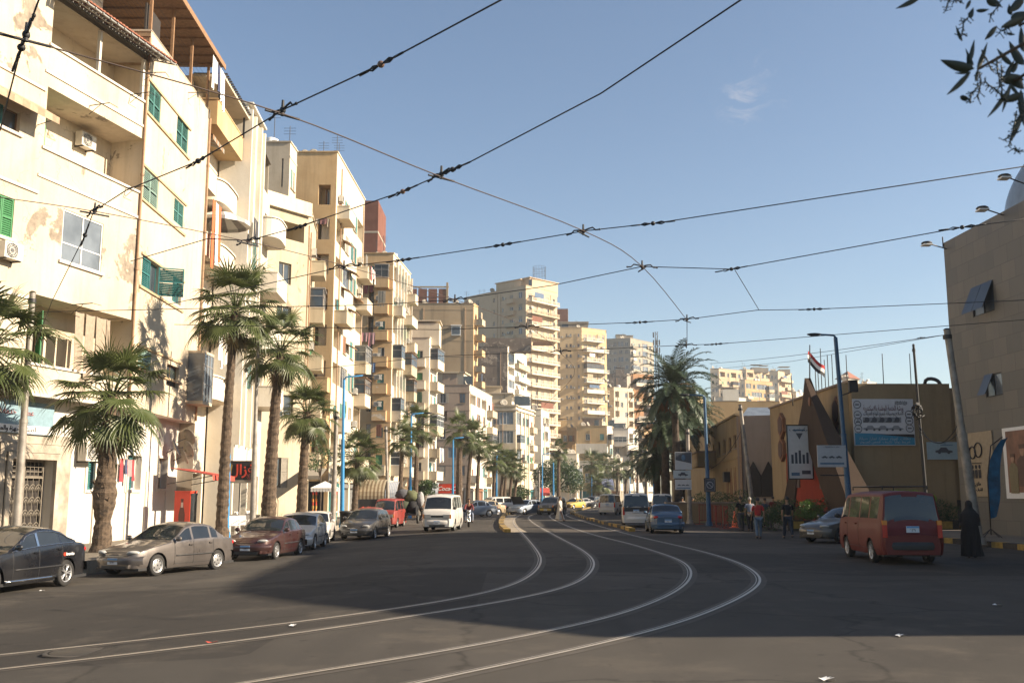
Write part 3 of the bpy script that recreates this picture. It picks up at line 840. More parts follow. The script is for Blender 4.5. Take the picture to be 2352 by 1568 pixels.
put(rootA, 'ledge', mb.mesh('ledge', M_PIPE if False else M_AW), FM, 0, 0, 0)
window(rootA, FM, ww[0], ww[1], ww[2], ww[3], M_WF, M_GLG, None, nx=2, y=.03, trans=r1((ww[3]-ww[2])*.36, .05), label='large white sliding window with frosted panes')
def back_window(r, f0, f1, sh, state, dp, h0=0, frame=M_BF):
 a = r[0]+(r[1]-r[0])*f0; b = r[0]+(r[1]-r[0])*f1; w = r1(b-a, .02); h = r1(r[3]-r[2]-.35-h0, .02)
 f = put(rootA, 'window', m_frame(w, h, frame, -.08, 2, 1), FM, a, dp, r[2]+h0)
 put(f, 'pane', m_pane(w, h, M_GL, -.05), FM, a, dp, r[2]+h0)
 if sh:
  hw = r1(w/2, .01)
  put(f, 'shutter', m_shutter(hw, h, sh, 0, 0, -.14), FM, a, dp, r[2]+h0)
  put(f, 'shutter', m_shutter(hw, h, sh, state, 1, -.14), FM, a+w, dp, r[2]+h0)
back_window(up1, .02, .30, M_GRN, 0.0, 1.6); back_window(up2, .02, .34, M_GRN, .9, 1.5); back_window(up0, .05, .25, M_DTEAL, 0, 1.7)
window(rootA, FM, a2[0], a2[1], a2[2], a2[3], M_BF, M_GL, M_DTEAL, 'leftonly'); window(rootA, FM, a3[0], a3[1], a3[2], a3[3], M_GRN, M_GL, M_GRN, 'closed')
window(rootA, FM, a1[0], a1[1], max(a1[2], zc+.1), a1[3], M_WF, M_GL, M_TEAL, 'closed')
s, z = FM.uv(168, 322, 1.6)
put(rootA, 'air_conditioner', m_ac(), FM, s, 1.6, z-.2)
put(rootA, 'air_conditioner', m_ac(), FM, sM(-14, 590)[0], 0, sM(-14, 590)[1])
aw = m_awning(r1(a2[1]-a2[0]+1.3, .1), .9, .55, plain('awning_cloth_beige', (.42,.32,.22), .9, 0, .15), plain('awning_cloth_stripe', (.33,.24,.16), .9, 0, .15), 8)
put(rootA, 'awning', aw, FM, a2[0]-.5, -.01, a2[3]+.62)
mb = MB(); n = 34; s0 = lo-.3; s1 = s_e+.5
for i in range(n):
 x = s0+(s1-s0)*(i+.5)/n; w = (s1-s0)/n*.5
 k = 5
 for j in range(6):
  y0 = -1.0+j*.42; z0 = zc-.22+j*.13
  vs = []
  for q in range(k+1):
   a = PI*q/k; vs.append((x-math.cos(a)*w, y0, z0+math.sin(a)*.075));
  for q in range(k+1):
   a = PI*q/k; vs.append((x-math.cos(a)*w*.85, y0+.46, z0+.14+math.sin(a)*.055))
  mb.add(vs, [(q, q+1, q+k+2, q+k+1) for q in range(k)], 0)
  mb.add(vs[:k+1], [tuple(range(k+1))], 0)
can = put(rootA, 'tiled_canopy', mb.mesh('tiled_canopy', M_TILE), FM, 0, 0, 0)
mb = MB()
for j in range(6): mb.box(s0, s1, -.95+j*.42, -.88+j*.42, zc-.30+j*.13, zc-.24+j*.13)
for i in range(16):
 x = s0+(s1-s0)*i/15.0
 mb.add([(x,-1.0,zc-.25),(x+.06,-1.0,zc-.25),(x+.06,1.5,zc+.52),(x,1.5,zc+.52),(x,-1.0,zc-.31),(x+.06,-1.0,zc-.31),(x+.06,1.5,zc+.46),(x,1.5,zc+.46)], [(0,1,2,3),(7,6,5,4),(0,4,5,1),(0,3,7,4),(1,5,6,2)])
put(can, 'rafters', mb.mesh('rafters', M_MET), FM, 0, 0, 0)
mb = MB()
for f in (.45, .93): x = lo+(s_e-lo)*f; mb = MB(); mb.box(x, x+.13, -.02, .11, up0[2]+.04, zc-.3); put(rootA, 'post', mb.mesh('post', M_AW), FM, 0, 0, 0)
mb = MB()
for (x, y) in ((300,218), (206,243), (289,432), (165,700), (330,167), (432,213)):
 mb = MB()
 F_ = FM if x < 302 else FA
 s, z = F_.uv(x, y); p = F_.pt(s, 0, z); q = F_.pt(s, -.9, z+.02); q2 = F_.pt(s+.5, -.9, z+.02)
 mb.cyl(p, q, .02, .02, 5); mb.cyl(F_.pt(s, 0, z-.35), F_.pt(s, -.5, z), .012, .012, 4); mb.cyl(q, q2, .012, .012, 4)
 linkw('bracket', mb, M_METD, rootA)
mb = MB(); w_, h_ = 1.6, 2.3        # glazed bay at the far end of the flat wing
mb.box(0, w_, -.8, 0, -.15, 0, 0); mb.box(0, w_, -.8, 0, h_, h_+.12, 0)
for x in (0, .5, 1.0, w_-.06): mb.box(x, x+.06, -.8, -.74, 0, h_, 1)
for z in (.8, 1.7): mb.box(0, w_, -.79, -.75, z, z+.05, 1)
mb.box(.03, w_-.03, -.77, -.76, 0, h_, 2); mb.box(.02, .03, -.76, -.02, 0, h_, 2); mb.box(w_-.03, w_-.02, -.76, -.02, 0, h_, 2)
s, z = FA.uv(421, 905, -.8); put(rootA, 'glazed_bay', mb.mesh('glazed_bay', [M_A2, M_GF, M_GLG]), FA, FA.L-w_-.05, 0, z)
for k, (x, y) in enumerate([(380,1040),(395,1058),(425,1045),(440,1020)]):
 s, z = FA.uv(x, y, OV_:=.75); put(rootA, 'satellite_dish', m_dish(), FA, min(s, FA.L-.3), .7, z-.3, .3*k-.4)
# ---- flat wing
wins = [((344,189),(367,288),'closed',M_TEAL), ((408,264),(430,356),'closed',M_TEAL), ((332,385),(361,484),'closed',M_GREYSH), ((401,453),(420,525),'closed',M_TEAL),
  ((328,587),(363,679),'left',M_DTEAL), ((398,633),(415,703),'leftonly',M_DTEAL), ((384,834),(409,893),'none',M_BRSH), ((318,797),(346,852),'closed',M_GREYSH)]
ztA = FA.uv(317, 24)[1]
ops = []
sh_greyteal = plain('shutter_faded_teal', (.24,.36,.31), .7, 0, .15)
for (p, q, st, c) in wins:
 r = FA.rect(*p, *q); ops.append(r)
mb = MB(); wall(mb, 0, FA.L, ZG, ztA, [R(r, .2) for r in ops], 0, 0)
put(rootA, 'wall', mb.mesh('wall', [M_A2]), FA, 0, 0, 0)
for r, (p, q, st, c) in zip(ops, wins):
 cc = sh_greyteal if c is M_GREYSH else c
 window(rootA, FA, r[0], r[1], r[2], r[3], M_BF if st == 'none' else M_DTEAL, M_GL, None if st == 'none' else cc, st)
mb = MB()
for pair in ((0,1), (2,3), (4,5), (7,6)):
 r = ops[pair[0]]; r2 = ops[pair[1]]
 mb.box(r[0]-.25, r2[1]+.3, -.07, -.002, r[2]-.12, r[2]-.02); mb.box(r[0]-.2, r2[1]+.3, -.06, -.002, r[3]+.03, r[3]+.12)
put(rootA, 'ledge', mb.mesh('ledge', plain('ledge_ochre', (.50,.37,.22), .9, 0, .15)), FA, 0, 0, 0)
mb = MB()
for (F_, s, y0) in ((FM, s_e-.15, -.08), (FA, FA.L-.15, -.08)):
 pts = [F_.pt(s, y0, z) for z in (ztA-.5, 17, 13, 9, ZG+.1)] ; mb.tube(pts, .055, 8)
 for z in (18.5, 15, 11, 7): mb.cyl(F_.pt(s, y0, z-.05), F_.pt(s, y0, z+.05), .08, .08, 8)
 linkw('drain_pipe', mb, M_PIPE, rootA); mb = MB()
S1 = Face((CA[0]-4.6, CA[1]+.02), (CA[0], CA[1]+.02))
mb = MB(); wall(mb, 0, 4.6, zc-.4, ztA, [], 0, 0); mb.box(-.0, 4.6, -.06, -.002, ztA-.35, ztA-.22, 0)
put(rootA, 'wall', mb.mesh('wall', [M_BR]), S1, 0, 0, 0)
E1 = Face((-15.62, 49.1), (-24, 49.1))
mb = MB(); mb.box(0, 8.4, -.02, .0, -.5, ztA); put(rootA, 'wall', mb.mesh('wall', [M_C]), E1, 0, 0, 0)
mb = MB()
mb.box(0, FA.L, 0, 3.4, ztA-.001-.1, ztA-.02, 0)
mb.box(-.6, FA.L+.35, -.55, 3.6, ztA+2.5, ztA+2.6, 1); mb.box(-.66, FA.L+.41, -.6, -.551, ztA+2.38, ztA+2.66, 1); mb.box(-.66, -.601, -.55, 3.6, ztA+2.38, ztA+2.66, 1)
for i in range(10): mb.box(i*FA.L/9.2, i*FA.L/9.2+.06, -.5, 3.5, ztA+2.40, ztA+2.499, 1)
for i in range(4): mb.box(.1+i*(FA.L-.4)/3, .22+i*(FA.L-.4)/3, .05, .17, ztA, ztA+2.4, 1)
mb.box(0, FA.L, 3.3, 3.4, ztA, ztA+2.4, 2); mb.box(0, 1.8, .25, .32, ztA, ztA+1.2, 3)
mb.box(2.2, 3.4, 3.2, 3.29, ztA, ztA+2.0, 3)
put(rootA, 'terrace_roof', mb.mesh('terrace_roof', [M_C, M_WOODL, M_BR, M_DK]), FA, 0, 0, 0)
mb = MB()
for i in range(14):
 y = .1+i*.2; mb.cyl((.1, y, ztA+1.5+(i % 3)*.03), (FA.L, y, ztA+1.55), .006, .006, 4)
put(rootA, 'clothes_lines', mb.mesh('clothes_lines', M_METD), FA, 0, 0, 0)
# ---- street storey, set back under the overhang
OV = .75
gl = lambda x0, y0, x1, y1, F_: F_.rect(x0, y0, x1, y1, OV)
gops = [gl(292,1044,320,1124,FA), gl(364,1051,381,1122,FA)]
gm = [gl(203,1040,232,1124,FM)]
port = gl(22,1052,112,1215,FM); port = (port[0], port[1], .1, port[3])
mb = MB(); wall(mb, 0, FA.L, -.5, ZG, [R(r, .35) for r in gops], 0, 0)
mb.quad((0,0,ZG), (FA.L,0,ZG), (FA.L,-OV,ZG), (0,-OV,ZG), 0)
for x in (2.2, 4.6, 7.4): mb.box(x, x+.22, -.06, -.002, -.3, 2.9, 0)
put(rootA, 'wall', mb.mesh('wall', [M_AW]), FA, 0, OV, 0)
mb = MB(); wall(mb, 0, s_e+.2, -.5, ZG, [R(gm[0], .4), R(port, .55)], 0, 0)
mb.quad((0,0,ZG), (s_e+.2,0,ZG), (s_e,-OV,ZG), (0,-OV,ZG), 0)
mb.box(port[1]+2.3, port[1]+2.5, -.07, -.002, -.3, 3.2, 0)
put(rootA, 'wall', mb.mesh('wall', [M_AW]), FM, 0, OV, 0)
for r, F_ in ((gops[0], FA), (gops[1], FA), (gm[0], FM)):
 w = r1(r[1]-r[0], .02); h = r1(r[3]-r[2], .02)
 f = put(rootA, 'window', m_frame(w, h, M_WF, .14), F_, r[0], OV+.1, r[2]); put(f, 'pane', m_pane(w, h, M_GL), F_, r[0], OV+.1, r[2])
 put(f, 'shutter', m_shutter(r1(w*.6, .01), h, M_DTEAL if r is not gops[1] else M_GREYSH), F_, r[0], OV+.1, r[2])
 mb = MB(); w, h = r[1]-r[0], r[3]-r[2]; mb.box(-.12, 0, -.04, -.001, -.12, h+.12); mb.box(w, w+.12, -.04, -.001, -.12, h+.12); mb.box(0, w, -.04, -.001, h, h+.12); mb.box(0, w, -.06, -.001, -.12, 0)
 put(f, 'sill', mb.mesh('sill', M_AW), F_, r[0], OV, r[2])
marble = plain('marble_veined', (.52,.45,.36), .35, 0, .3, 0, 1.6)
mb = MB(); a, b, c, d = port
for (o, w, pr) in ((.0, .22, .16), (.24, .3, .08), (.56, .34, .04)):
 mb.box(a-o-w, a-o, -pr, -.001, -.2, d+o+w, 0); mb.box(b+o, b+o+w, -pr, -.001, -.2, d+o+w, 0); mb.box(a-o, b+o, -pr-.003, -.001, d+o, d+o+w, 0)
for o in (.225, .545):
 mb.box(a-o-.015, a-o, -.10, -.085 if o > .3 else -.001, -.2, d+o+.01, 1)
put(rootA, 'door_surround', mb.mesh('door_surround', [marble, M_DK]), FM, 0, OV, 0)
mb = MB(); W_ = b-a; H_ = d-c
mb.box(0, W_, .5, .52, 0, H_, 1)
x = 0
for x0 in (0, W_*.5):
 w = W_*.5
 for (p0, p1, q0, q1) in ((x0+.03, x0+w-.03, 0, .08), (x0+.03, x0+w-.03, H_-.08, H_), (x0+.03, x0+.1, .08, H_-.08), (x0+w-.1, x0+w-.03, .08, H_-.08), (x0+.1, x0+w-.1, H_*.78, H_*.78+.05)):
  mb.box(p0, p1, .34, .39, q0, q1, 0)
 nc = 3; cw = (w-.2)/nc; nr = 5; rh = (H_*.78-.08)/nr
 for i in range(nc):
  for j in range(nr):
   cx = x0+.1+cw*(i+.5); cz = .08+rh*j
   for rr in (cw*.5, cw*.28):
    pts = [(cx+rr*math.cos(t), .365, cz+min(rr*1.6, rh)*math.sin(t)) for t in [PI*q/8 for q in range(9)]]
    mb.tube(pts, .014, 4, 0)
   mb.cyl((cx,.365,cz), (cx,.365,cz+rh), .012, .012, 4, 0)
 for i in range(4):
  for j in range(3):
   mb.box(x0+.14+i*(w-.28)/4, x0+.14+i*(w-.28)/4+.22, .35, .38, H_*.80+j*.17, H_*.80+j*.17+.025, 0); mb.box(x0+.14+i*(w-.28)/4+(.2 if j % 2 else 0), x0+.16+i*(w-.28)/4+(.2 if j % 2 else 0), .35, .38, H_*.80+j*.17, H_*.80+j*.17+.19, 0)
put(rootA, 'gate', mb.mesh('gate', [plain('iron_gate', (.24,.21,.17), .6, .3, .1), M_DK]), FM, a, OV, c)
r = FM.rect(0, 955, 152, 1012, .55); sx0 = r[0]-2.2
mb = MB(); mb.box(sx0, sm_:=sM(155, 980)[0], .62, .74, 4.0, 5.15, 0); mb.box(sx0, sm_, .60, .619, 4.02, 4.30, 1)
sg = put(rootA, 'sign_board', mb.mesh('sign_board', [plain('sign_pale_blue', (.20,.31,.37), .6), M_WHITE]), FM, 0, 0, 0)
put(sg, 'lettering', text_mesh(arabic('خدمات المنظفات')+'   '+arabic('عطور'), .3, plain('sign_ink_red', (.30,.12,.12), .6)), FM, sm_-2.6, .60, 4.75).matrix_basis @= Matrix.Rotation(PI/2, 4, 'X')
put(sg, 'lettering', text_mesh(arabic('احدث الاجهزة والمعدات المستخدمة'), .24, M_INK), FM, sm_-2.6, .59, 4.16).matrix_basis @= Matrix.Rotation(PI/2, 4, 'X')
s, z = FM.uv(172, 1058, OV); o = put(rootA, 'air_conditioner', m_ac(), FM, s, OV, z)
o.scale = (1.15, 1.15, 1.25)
mb = MB()
backpts = [(FM.a.x, FM.a.y), CA, (-15.62, 49.1), (-26, 49.1), (-26, 26)]
mb.add([(p[0], p[1], 20.0 if i > 2 else 20.0) for i, p in enumerate(backpts)], [tuple(range(5))], 0)
linkw('roof', mb, M_C, rootA)
backwalls(rootA, backpts, (4,), 20, M_C)
tag(single('laundry', (lambda: (MB()))() if False else MB(), M_WHITE, 'x', 'laundry'), 'x', 'laundry') if False else None
laundry('white sheets and dark clothes hung from the brown terrace roof of the nearest block', Face((-15.62+.5, 46.6), (-15.75+.5, 49.4)), 0, -.3, ztA+1.9, 2.4, [M_WHITE, M_WHITE, fabric('navy', (.05,.06,.12)), M_WHITE], None, 'laundry', 3, 1.9)
laundry('grey-beige curtain hung across the green shuttered loggia of the nearest block', FM, lo+(s_e-lo)*.38, -.04, up2[3]-.25, 2.0, [fabric('curtain', (.34,.27,.20))], None, 'curtain', 5, 2.2)
laundry('red and navy washing on a line under the ground floor window behind the fat palm', FA, .3, .35, FA.uv(272,1052,.35)[1], 1.6, [fabric('red', (.45,.05,.06)), fabric('navy', (.04,.05,.16)), fabric('pink', (.55,.25,.25))], None, 'laundry', 8, .8)
# ================================================================ building B: rounded balconies and fins
rootB = thing('apartment_building', 'pale block with rounded balconies and tall white fins next to the nearest block', 'building', T(-16.7, 49.2, 0))
FB1 = Face((-16.7, 49.15), (-16.95, 55.2)); FB2 = Face((-15.35, 55.2), (-15.6, 59.4)); FB3 = Face((-15.7, 59.4), (-15.95, 63.4))
ZB = [7.0, 10.5, 14.0, 17.5, 21.1]
ztB = FB2.uv(558, 215)[1]
mb = MB(); ops = []
for z in ZB: ops += [(.5, 1.3, z+.02, z+2.3, .2), (2.3, 3.7, z+.02, z+2.3, .2), (4.4, 5.5, z+.8, z+2.2, .2)]
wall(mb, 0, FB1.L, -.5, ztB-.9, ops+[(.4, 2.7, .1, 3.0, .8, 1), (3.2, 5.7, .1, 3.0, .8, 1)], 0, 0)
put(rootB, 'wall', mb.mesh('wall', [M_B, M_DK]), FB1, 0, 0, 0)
for i, z in enumerate(ZB):
 for a, w, h, zz in ((.5, .8, 2.28, z+.02), (2.3, 1.4, 2.28, z+.02), (4.4, 1.1, 1.4, z+.8)):
  f = put(rootB, 'window', m_frame(w, h, M_BF if (i+int(a)) % 2 else M_WF, .1), FB1, a, 0, zz); put(f, 'pane', m_pane(w, h, M_GL, .13), FB1, a, 0, zz)
  if (i+int(a)) % 3: put(f, 'shutter', m_shutter(r1(w/2-.01, .01), h, [M_TEAL, M_GREYSH, M_DTEAL][i % 3]), FB1, a, 0, zz)
 if i < 4:
  put(rootB, 'balcony', m_balcony(4.5, 1.45, .95, M_B, 'round', .22), FB1, 1.55, 0, z)
  put(rootB, 'balcony', m_balcony(1.5, 1.15, .95, M_B, 'box', .2), FB1, 0.02, 0, z+.1)
 else: put(rootB, 'balcony', m_balcony(5.8, 1.4, 1.1, M_D, 'box', .25), FB1, .1, 0, z)
 if i in (1, 3): put(rootB, 'air_conditioner', m_ac(), FB1, 1.9, 0, z+1.3)
put(rootB, 'awning', m_awning(2.4, 1.2, .4, M_WOODL, M_GREYSH, 8), FB1, .2, 0, ZB[4]-.35)
mb = MB(); mb.box(0, 6.1, -1.7, -.02, ztB-.95, ztB-.8, 0); mb.box(.1, .2, -1.5, -1.4, ZB[4]+1.1, ztB-.95, 1); mb.box(5.7, 5.8, -1.5, -1.4, ZB[4]+1.1, ztB-.95, 1)
for i in range(18): mb.box(i*.33, i*.33+.16, -1.85, -.1, ztB-.79, ztB-.74, 1)
put(rootB, 'canopy', mb.mesh('canopy', [M_DF, M_METD]), FB1, 0, 0, 0)
mb = MB(); ops = []
for z in ZB: ops += [(1.72, 2.62, z+.9, z+2.5, .35)]
wall(mb, 0, FB2.L, 4.6, ztB, ops, 0, 0)
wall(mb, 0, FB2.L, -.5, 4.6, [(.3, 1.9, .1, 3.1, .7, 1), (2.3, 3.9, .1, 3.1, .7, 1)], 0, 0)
mb.quad((0,0,-.5), (0,1.5,-.5), (0,1.5,ztB), (0,0,ztB), 0)
for x in (.0, 1.15, 2.95, 3.95): mb.box(x, x+.22, -.28, -.001, 4.6, ztB-.3, 0)
mb.box(-.05, FB2.L+.05, -.3, 0.5, ztB, ztB+.12, 0)
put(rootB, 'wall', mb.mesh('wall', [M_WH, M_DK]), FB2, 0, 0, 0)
for i, z in enumerate(ZB):
 f = put(rootB, 'window', m_frame(.9, 1.6, M_WF, .16, 1, 2), FB2, 1.72, 0, z+.9); put(f, 'pane', m_pane(.9, 1.6, M_GL, .2), FB2, 1.72, 0, z+.9)
 if i in (0, 2): put(f, 'shutter', m_shutter(.45, 1.6, M_TEAL, 1.3, 0), FB2, 1.72, 0, z+.9)
mb = MB(); ops = []
for z in ZB[:4]: ops += [(.5, 1.6, z+.02, z+2.3, .3), (2.5, 3.6, z+.9, z+2.3, .3)]
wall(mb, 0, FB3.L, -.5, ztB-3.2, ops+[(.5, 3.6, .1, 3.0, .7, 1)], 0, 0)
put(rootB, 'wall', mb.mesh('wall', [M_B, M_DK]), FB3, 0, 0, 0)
for i, z in enumerate(ZB[:4]):
 put(rootB, 'balcony', m_balcony(3.7, 1.35, 1.0, M_WH, 'round' if i % 2 else 'box', .2), FB3, .1, 0, z+.3)
 put(rootB, 'window', m_winfar(1.1, 2.3, M_BF, M_GL, M_GREYSH, False, 3), FB3, .5, 0, z+.02); put(rootB, 'window', m_winfar(1.1, 1.4, M_WF, M_GL, None, True, 0), FB3, 2.5, 0, z+.9)
bp = [(-16.7,49.15), (-16.95,55.2), (-15.35,55.2), (-15.6,59.4), (-15.95,63.4), (-26,63.4), (-26,49.15)]
mb = MB(); mb.add([(a, b_, ztB-.9) for a, b_ in bp], [tuple(range(7))], 0); linkw('roof', mb, M_C, rootB)
bk = MB()
bk.box(-25.9, -16.1, 63.35, 63.4, -.5, ztB-.9, 0); bk.box(-26, -25.95, 49.2, 63.3, -.5, ztB-.9, 0); bk.box(-26, -16.72, 49.15, 49.2, ztA-6, ztB-.9, 0)
bk.box(-20, -17.5, 55.5, 58.5, ztB-.9, ztB+1.4, 0)
linkw('wall', bk, M_DF, rootB)
laundry('orange cloth with a white sheet hung between the nearest block and the rounded balconies', FB1, .2, -1.35, ZB[3]-.6, 1.7, [fabric('orange', (.6,.14,.05)), M_WHITE, fabric('orange', (.6,.14,.05))], None, 'laundry', 2, 3.2)
laundry('white linen hung low on the first rounded balcony behind the tall palm', FB1, 1.7, -1.6, ZB[0]+3.2, 2.6, [M_WHITE, M_WHITE, fabric('beige', (.5,.42,.32))], None, 'laundry', 4, 2.2)
laundry('black clothes on the bracket of the white finned facade', FB2, .4, -.5, ZB[3]+.2, 1.2, [M_INK, fabric('charcoal', (.08,.08,.09))], None, 'laundry', 9, 1.6)
t = thing('parasol', 'grey and white striped parasol standing on a rounded balcony', 'parasol', FB1.at(3.7, -.9, ZB[2]))
mb = MB(); n = 16
for i in range(n):
 a0 = 2*PI*i/n; a1_ = 2*PI*(i+1)/n; f = lambda a, r, z: (r*math.cos(a), r*math.sin(a), z)
 mb.add([f(a0,0,3.15), f(a0,.9,2.98), f(a1_,.9,2.98)], [(0,1,2)], i % 2); mb.add([f(a0,.9,2.98), f(a0,1.6,2.6), f(a1_,1.6,2.6), f(a1_,.9,2.98)], [(0,1,2,3)], i % 2); mb.add([f(a0,1.6,2.6), f(a0,1.6,2.42), f(a1_,1.6,2.42), f(a1_,1.6,2.6)], [(0,1,2,3)], i % 2)
mb.build('canopy', [fabric('grey', (.36,.34,.33)), M_WHITE], t); mb = MB(); mb.cyl((0,0,0), (0,0,3.2), .03, .02, 8); mb.build('pole', M_METD, t)
# ================================================================ building C: diagonal face with the covered corner terrace
CC = (XH(xh(705, 600), 72), 72.0); CL = (CC[0]-3.1, 67.8)
rootC = thing('apartment_building', 'weathered beige corner block with a covered roof terrace behind the white fins', 'building', T(CC[0], CC[1], 0))
FC = Face(CL, CC); ztC = FC.uv(690, 462)[1]; fl = 3.7
ops = []; rr = [FC.rect(632,512,703,560), FC.rect(641,600,668,655), FC.rect(636,700,668,752), FC.rect(640,810,668,870), FC.rect(636,905,672,960), FC.rect(632,1050,660,1120)]
ops = [(.35, FC.L-.35, rr[0][2], rr[0][3]+.35, 2.0, 1)]+[(x[0], x[1], x[2], x[3], .3) for x in rr[1:]]
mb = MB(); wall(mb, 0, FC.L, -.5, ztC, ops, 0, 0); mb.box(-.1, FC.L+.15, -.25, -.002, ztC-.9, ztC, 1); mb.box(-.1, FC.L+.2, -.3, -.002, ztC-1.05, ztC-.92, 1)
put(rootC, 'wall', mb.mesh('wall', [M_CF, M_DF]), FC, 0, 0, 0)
for i, x in enumerate(rr[1:]):
 w, h = r1(x[1]-x[0], .05), r1(x[3]-x[2], .05)
 f = put(rootC, 'window', m_frame(w, h, M_GREYSH, .16, 2, 1, .09), FC, x[0], 0, x[2]); put(f, 'pane', m_pane(w, h, M_GL, .2), FC, x[0], 0, x[2])
 if i in (2, 4): put(f, 'shutter', m_shutter(r1(w/2, .01), h, M_GREYSH), FC, x[0]+w/2, 0, x[2])
dC = (-.1, 1.0); CB = (CC[0]-1.0, 80.0)
FC2 = Face(CC, CB); facade(rootC, FC2, 0, ztC, M_CF, 3.5, 'sbs', 4, None, random.Random(4))
pts = [CL, CC, CB, (-27, 80), (-27, 67.8)]
mb = MB(); mb.add([(p[0], p[1], ztC-.3) for p in pts], [tuple(range(5))], 0); mb.box(-27, -17.8, 67.75, 67.8, -.5, ztC, 0); linkw('roof', mb, M_CF, rootC)
corner_block('apartment_building', 'grey rendered tower with a single glazed window rising behind the beige corner block', xh(596,330), xh(667,327), xh(682,360), 78.0, 327, 1226, M_C, M_DF, ['.....', '....v'], 'ss', 3.6, 22, 14, roof_bits=1, seed=5, blankL=(0,))
laundry('white and pink washing on the corner terrace of the weathered beige block', FC, .6, -.15, rr[0][2]+.9, 1.6, [M_WHITE, fabric('pink', (.55,.25,.25))], None, 'laundry', 11, .8)
# ================================================================ D, E, F and the streets behind
rootD, FDL, FDR, ztD = corner_block('apartment_building', 'tall ochre block with a blank camera-side wall and washing on its upper balconies', xh(672,350), xh(775,350), xh(838,460), 84.0, 350, 1226, M_D, M_DF, ['...rr'], ['rssb', 'bssr', 'rvsb'], 3.05, 4.2, 16, roof_bits=0, seed=11, balL=M_D, balR=M_DF, roofp=2.6, acp=.2)
mb = MB()
mb.tube([FDL.pt(FDL.L-4.6, -.06, z) for z in (ztD-8, 14, 6, .2)], .05, 6)
linkw('drain_pipe', mb, plain('pipe_green', (.14,.2,.16), .7), rootD)
mb = MB()
for k, (s_, z) in enumerate([(3.0, 24.6), (6.5, 22.6), (3.2, 20.3), (6.8, 19.0), (9.2, 20.6), (3.0, 16.9), (6.2, 15.6)]):
 mb.add([(s_,0,z),(s_+1.5,0,z),(s_+1.6,-.8,z-.4),(s_-.1,-.8,z-.4),(s_,0,z-.06),(s_+1.5,0,z-.06),(s_+1.6,-.8,z-.46),(s_-.1,-.8,z-.46)], [(3,2,1,0),(4,5,6,7),(2,3,7,6),(0,4,7,3),(1,2,6,5)])
put(rootD, 'window_hood', mb.mesh('window_hood', M_WOODL), FDR, 0, 0, 0)
cb = m_balcony(2.6, 1.2, .95, M_D, 'box', .2)
for z in (4.2, 7.4, 10.6): put(rootD, 'balcony', cb, FDL, FDL.L-2.7, 0, z)
cw = [M_WHITE, fabric('blue', (.12,.2,.35)), fabric('pink', (.55,.25,.25)), fabric('red', (.45,.05,.06)), M_WHITE, M_INK, fabric('beige', (.5,.42,.32))]
laundry('orange, white and dark washing on the top far balcony of the tall ochre block', FDR, FDR.L-3.2, -1.3, 24.0, 2.6, [cw[3], cw[0], cw[5], cw[0]], None, 'laundry', 21, 1.4)
laundry('faded red rug and sheets airing on the top corner balcony of the tall ochre block', FDL, FDL.L-2.4, -.1, 25.6, 1.9, [fabric('rug', (.25,.12,.12)), cw[6]], None, 'laundry', 22, .7)
mb = MB(); X0 = XH(xh(839,480), 128); X1 = XH(xh(869,480), 128); zb = P(850, 461, 128).z
mb.box(X0-4, X1, 128, 136, -.5, zb, 0)
for k in range(1, 5): mb.box(X0-4-.03, X1+.03, 127.97, 136.03, zb-k*4.4, zb-k*4.4+.25, 1)
t = thing('apartment_building', 'raw red brick tower between the ochre block and the tan block', 'building', T((X0+X1)/2, 130, 0)); linkw('wall', mb, [M_BRK, M_C], t)
rootE, FEL, FER, ztE = corner_block('apartment_building', 'tan block with stacked corner balconies, a red blind and pink washing', xh(815,900), xh(898,900), xh(943,650), 114.0, 582, 1357, M_E, M_DF, ['.rbb', '.sbb', '.rbb'], ['bssbb', 'rnssb'], 3.05, 4.2, 14, roof_bits=1, seed=21, balL=M_E, balR=M_DF, acp=.2)
mb = MB()
for i in range(6): mb.box(1.6+i*1.9, 1.78+i*1.9, -.3, -.001, 4.0, ztE-.6)
put(rootE, 'fin', mb.mesh('fin', M_WH), FER, 0, 0, 0)
laundry('pink sheet hung on a middle balcony of the tan block', FEL, FEL.L-3.4, -1.05, P(1510*.5742, 1335*.5742, 114).z, 1.6, [fabric('pink', (.55,.25,.25)), fabric('rose', (.5,.3,.3))], None, 'laundry', 31, 1.6)
laundry('blue-grey sheets covering a lower balcony of the tan block', FEL, FEL.L-3.6, -1.05, P(870, 835, 114).z, 1.9, [fabric('denim', (.15,.22,.32)), fabric('blue', (.12,.2,.35))], None, 'laundry', 32, 1.9)
laundry('dark red blind on the upper terrace of the tan block', FEL, FEL.L-4.4, -.1, P(870, 640, 114).z, 2.2, [M_REDSH, M_REDSH], None, 'blind', 33, 1.9)
rootF, FFL, FFR, ztF = corner_block('apartment_building', 'white block with smooth curved balconies beyond the tan block', xh(925,900), xh(985,900), xh(1004,900), 134.0, 775, 1500, M_DF, M_WH, ['sbb', 'wbb'], ['bb'], 3.05, 4.0, 14, roof_bits=1, seed=31, balL=M_DF, balR=M_DF, balkind='box', bdL=1.5)
laundry('long row of rugs and washing on a low side bracket of the white curved block', FFR, .5, -1.4, 8.2, 3.0, [cw[6], cw[0], cw[1]], None, 'laundry', 36, 1.8)
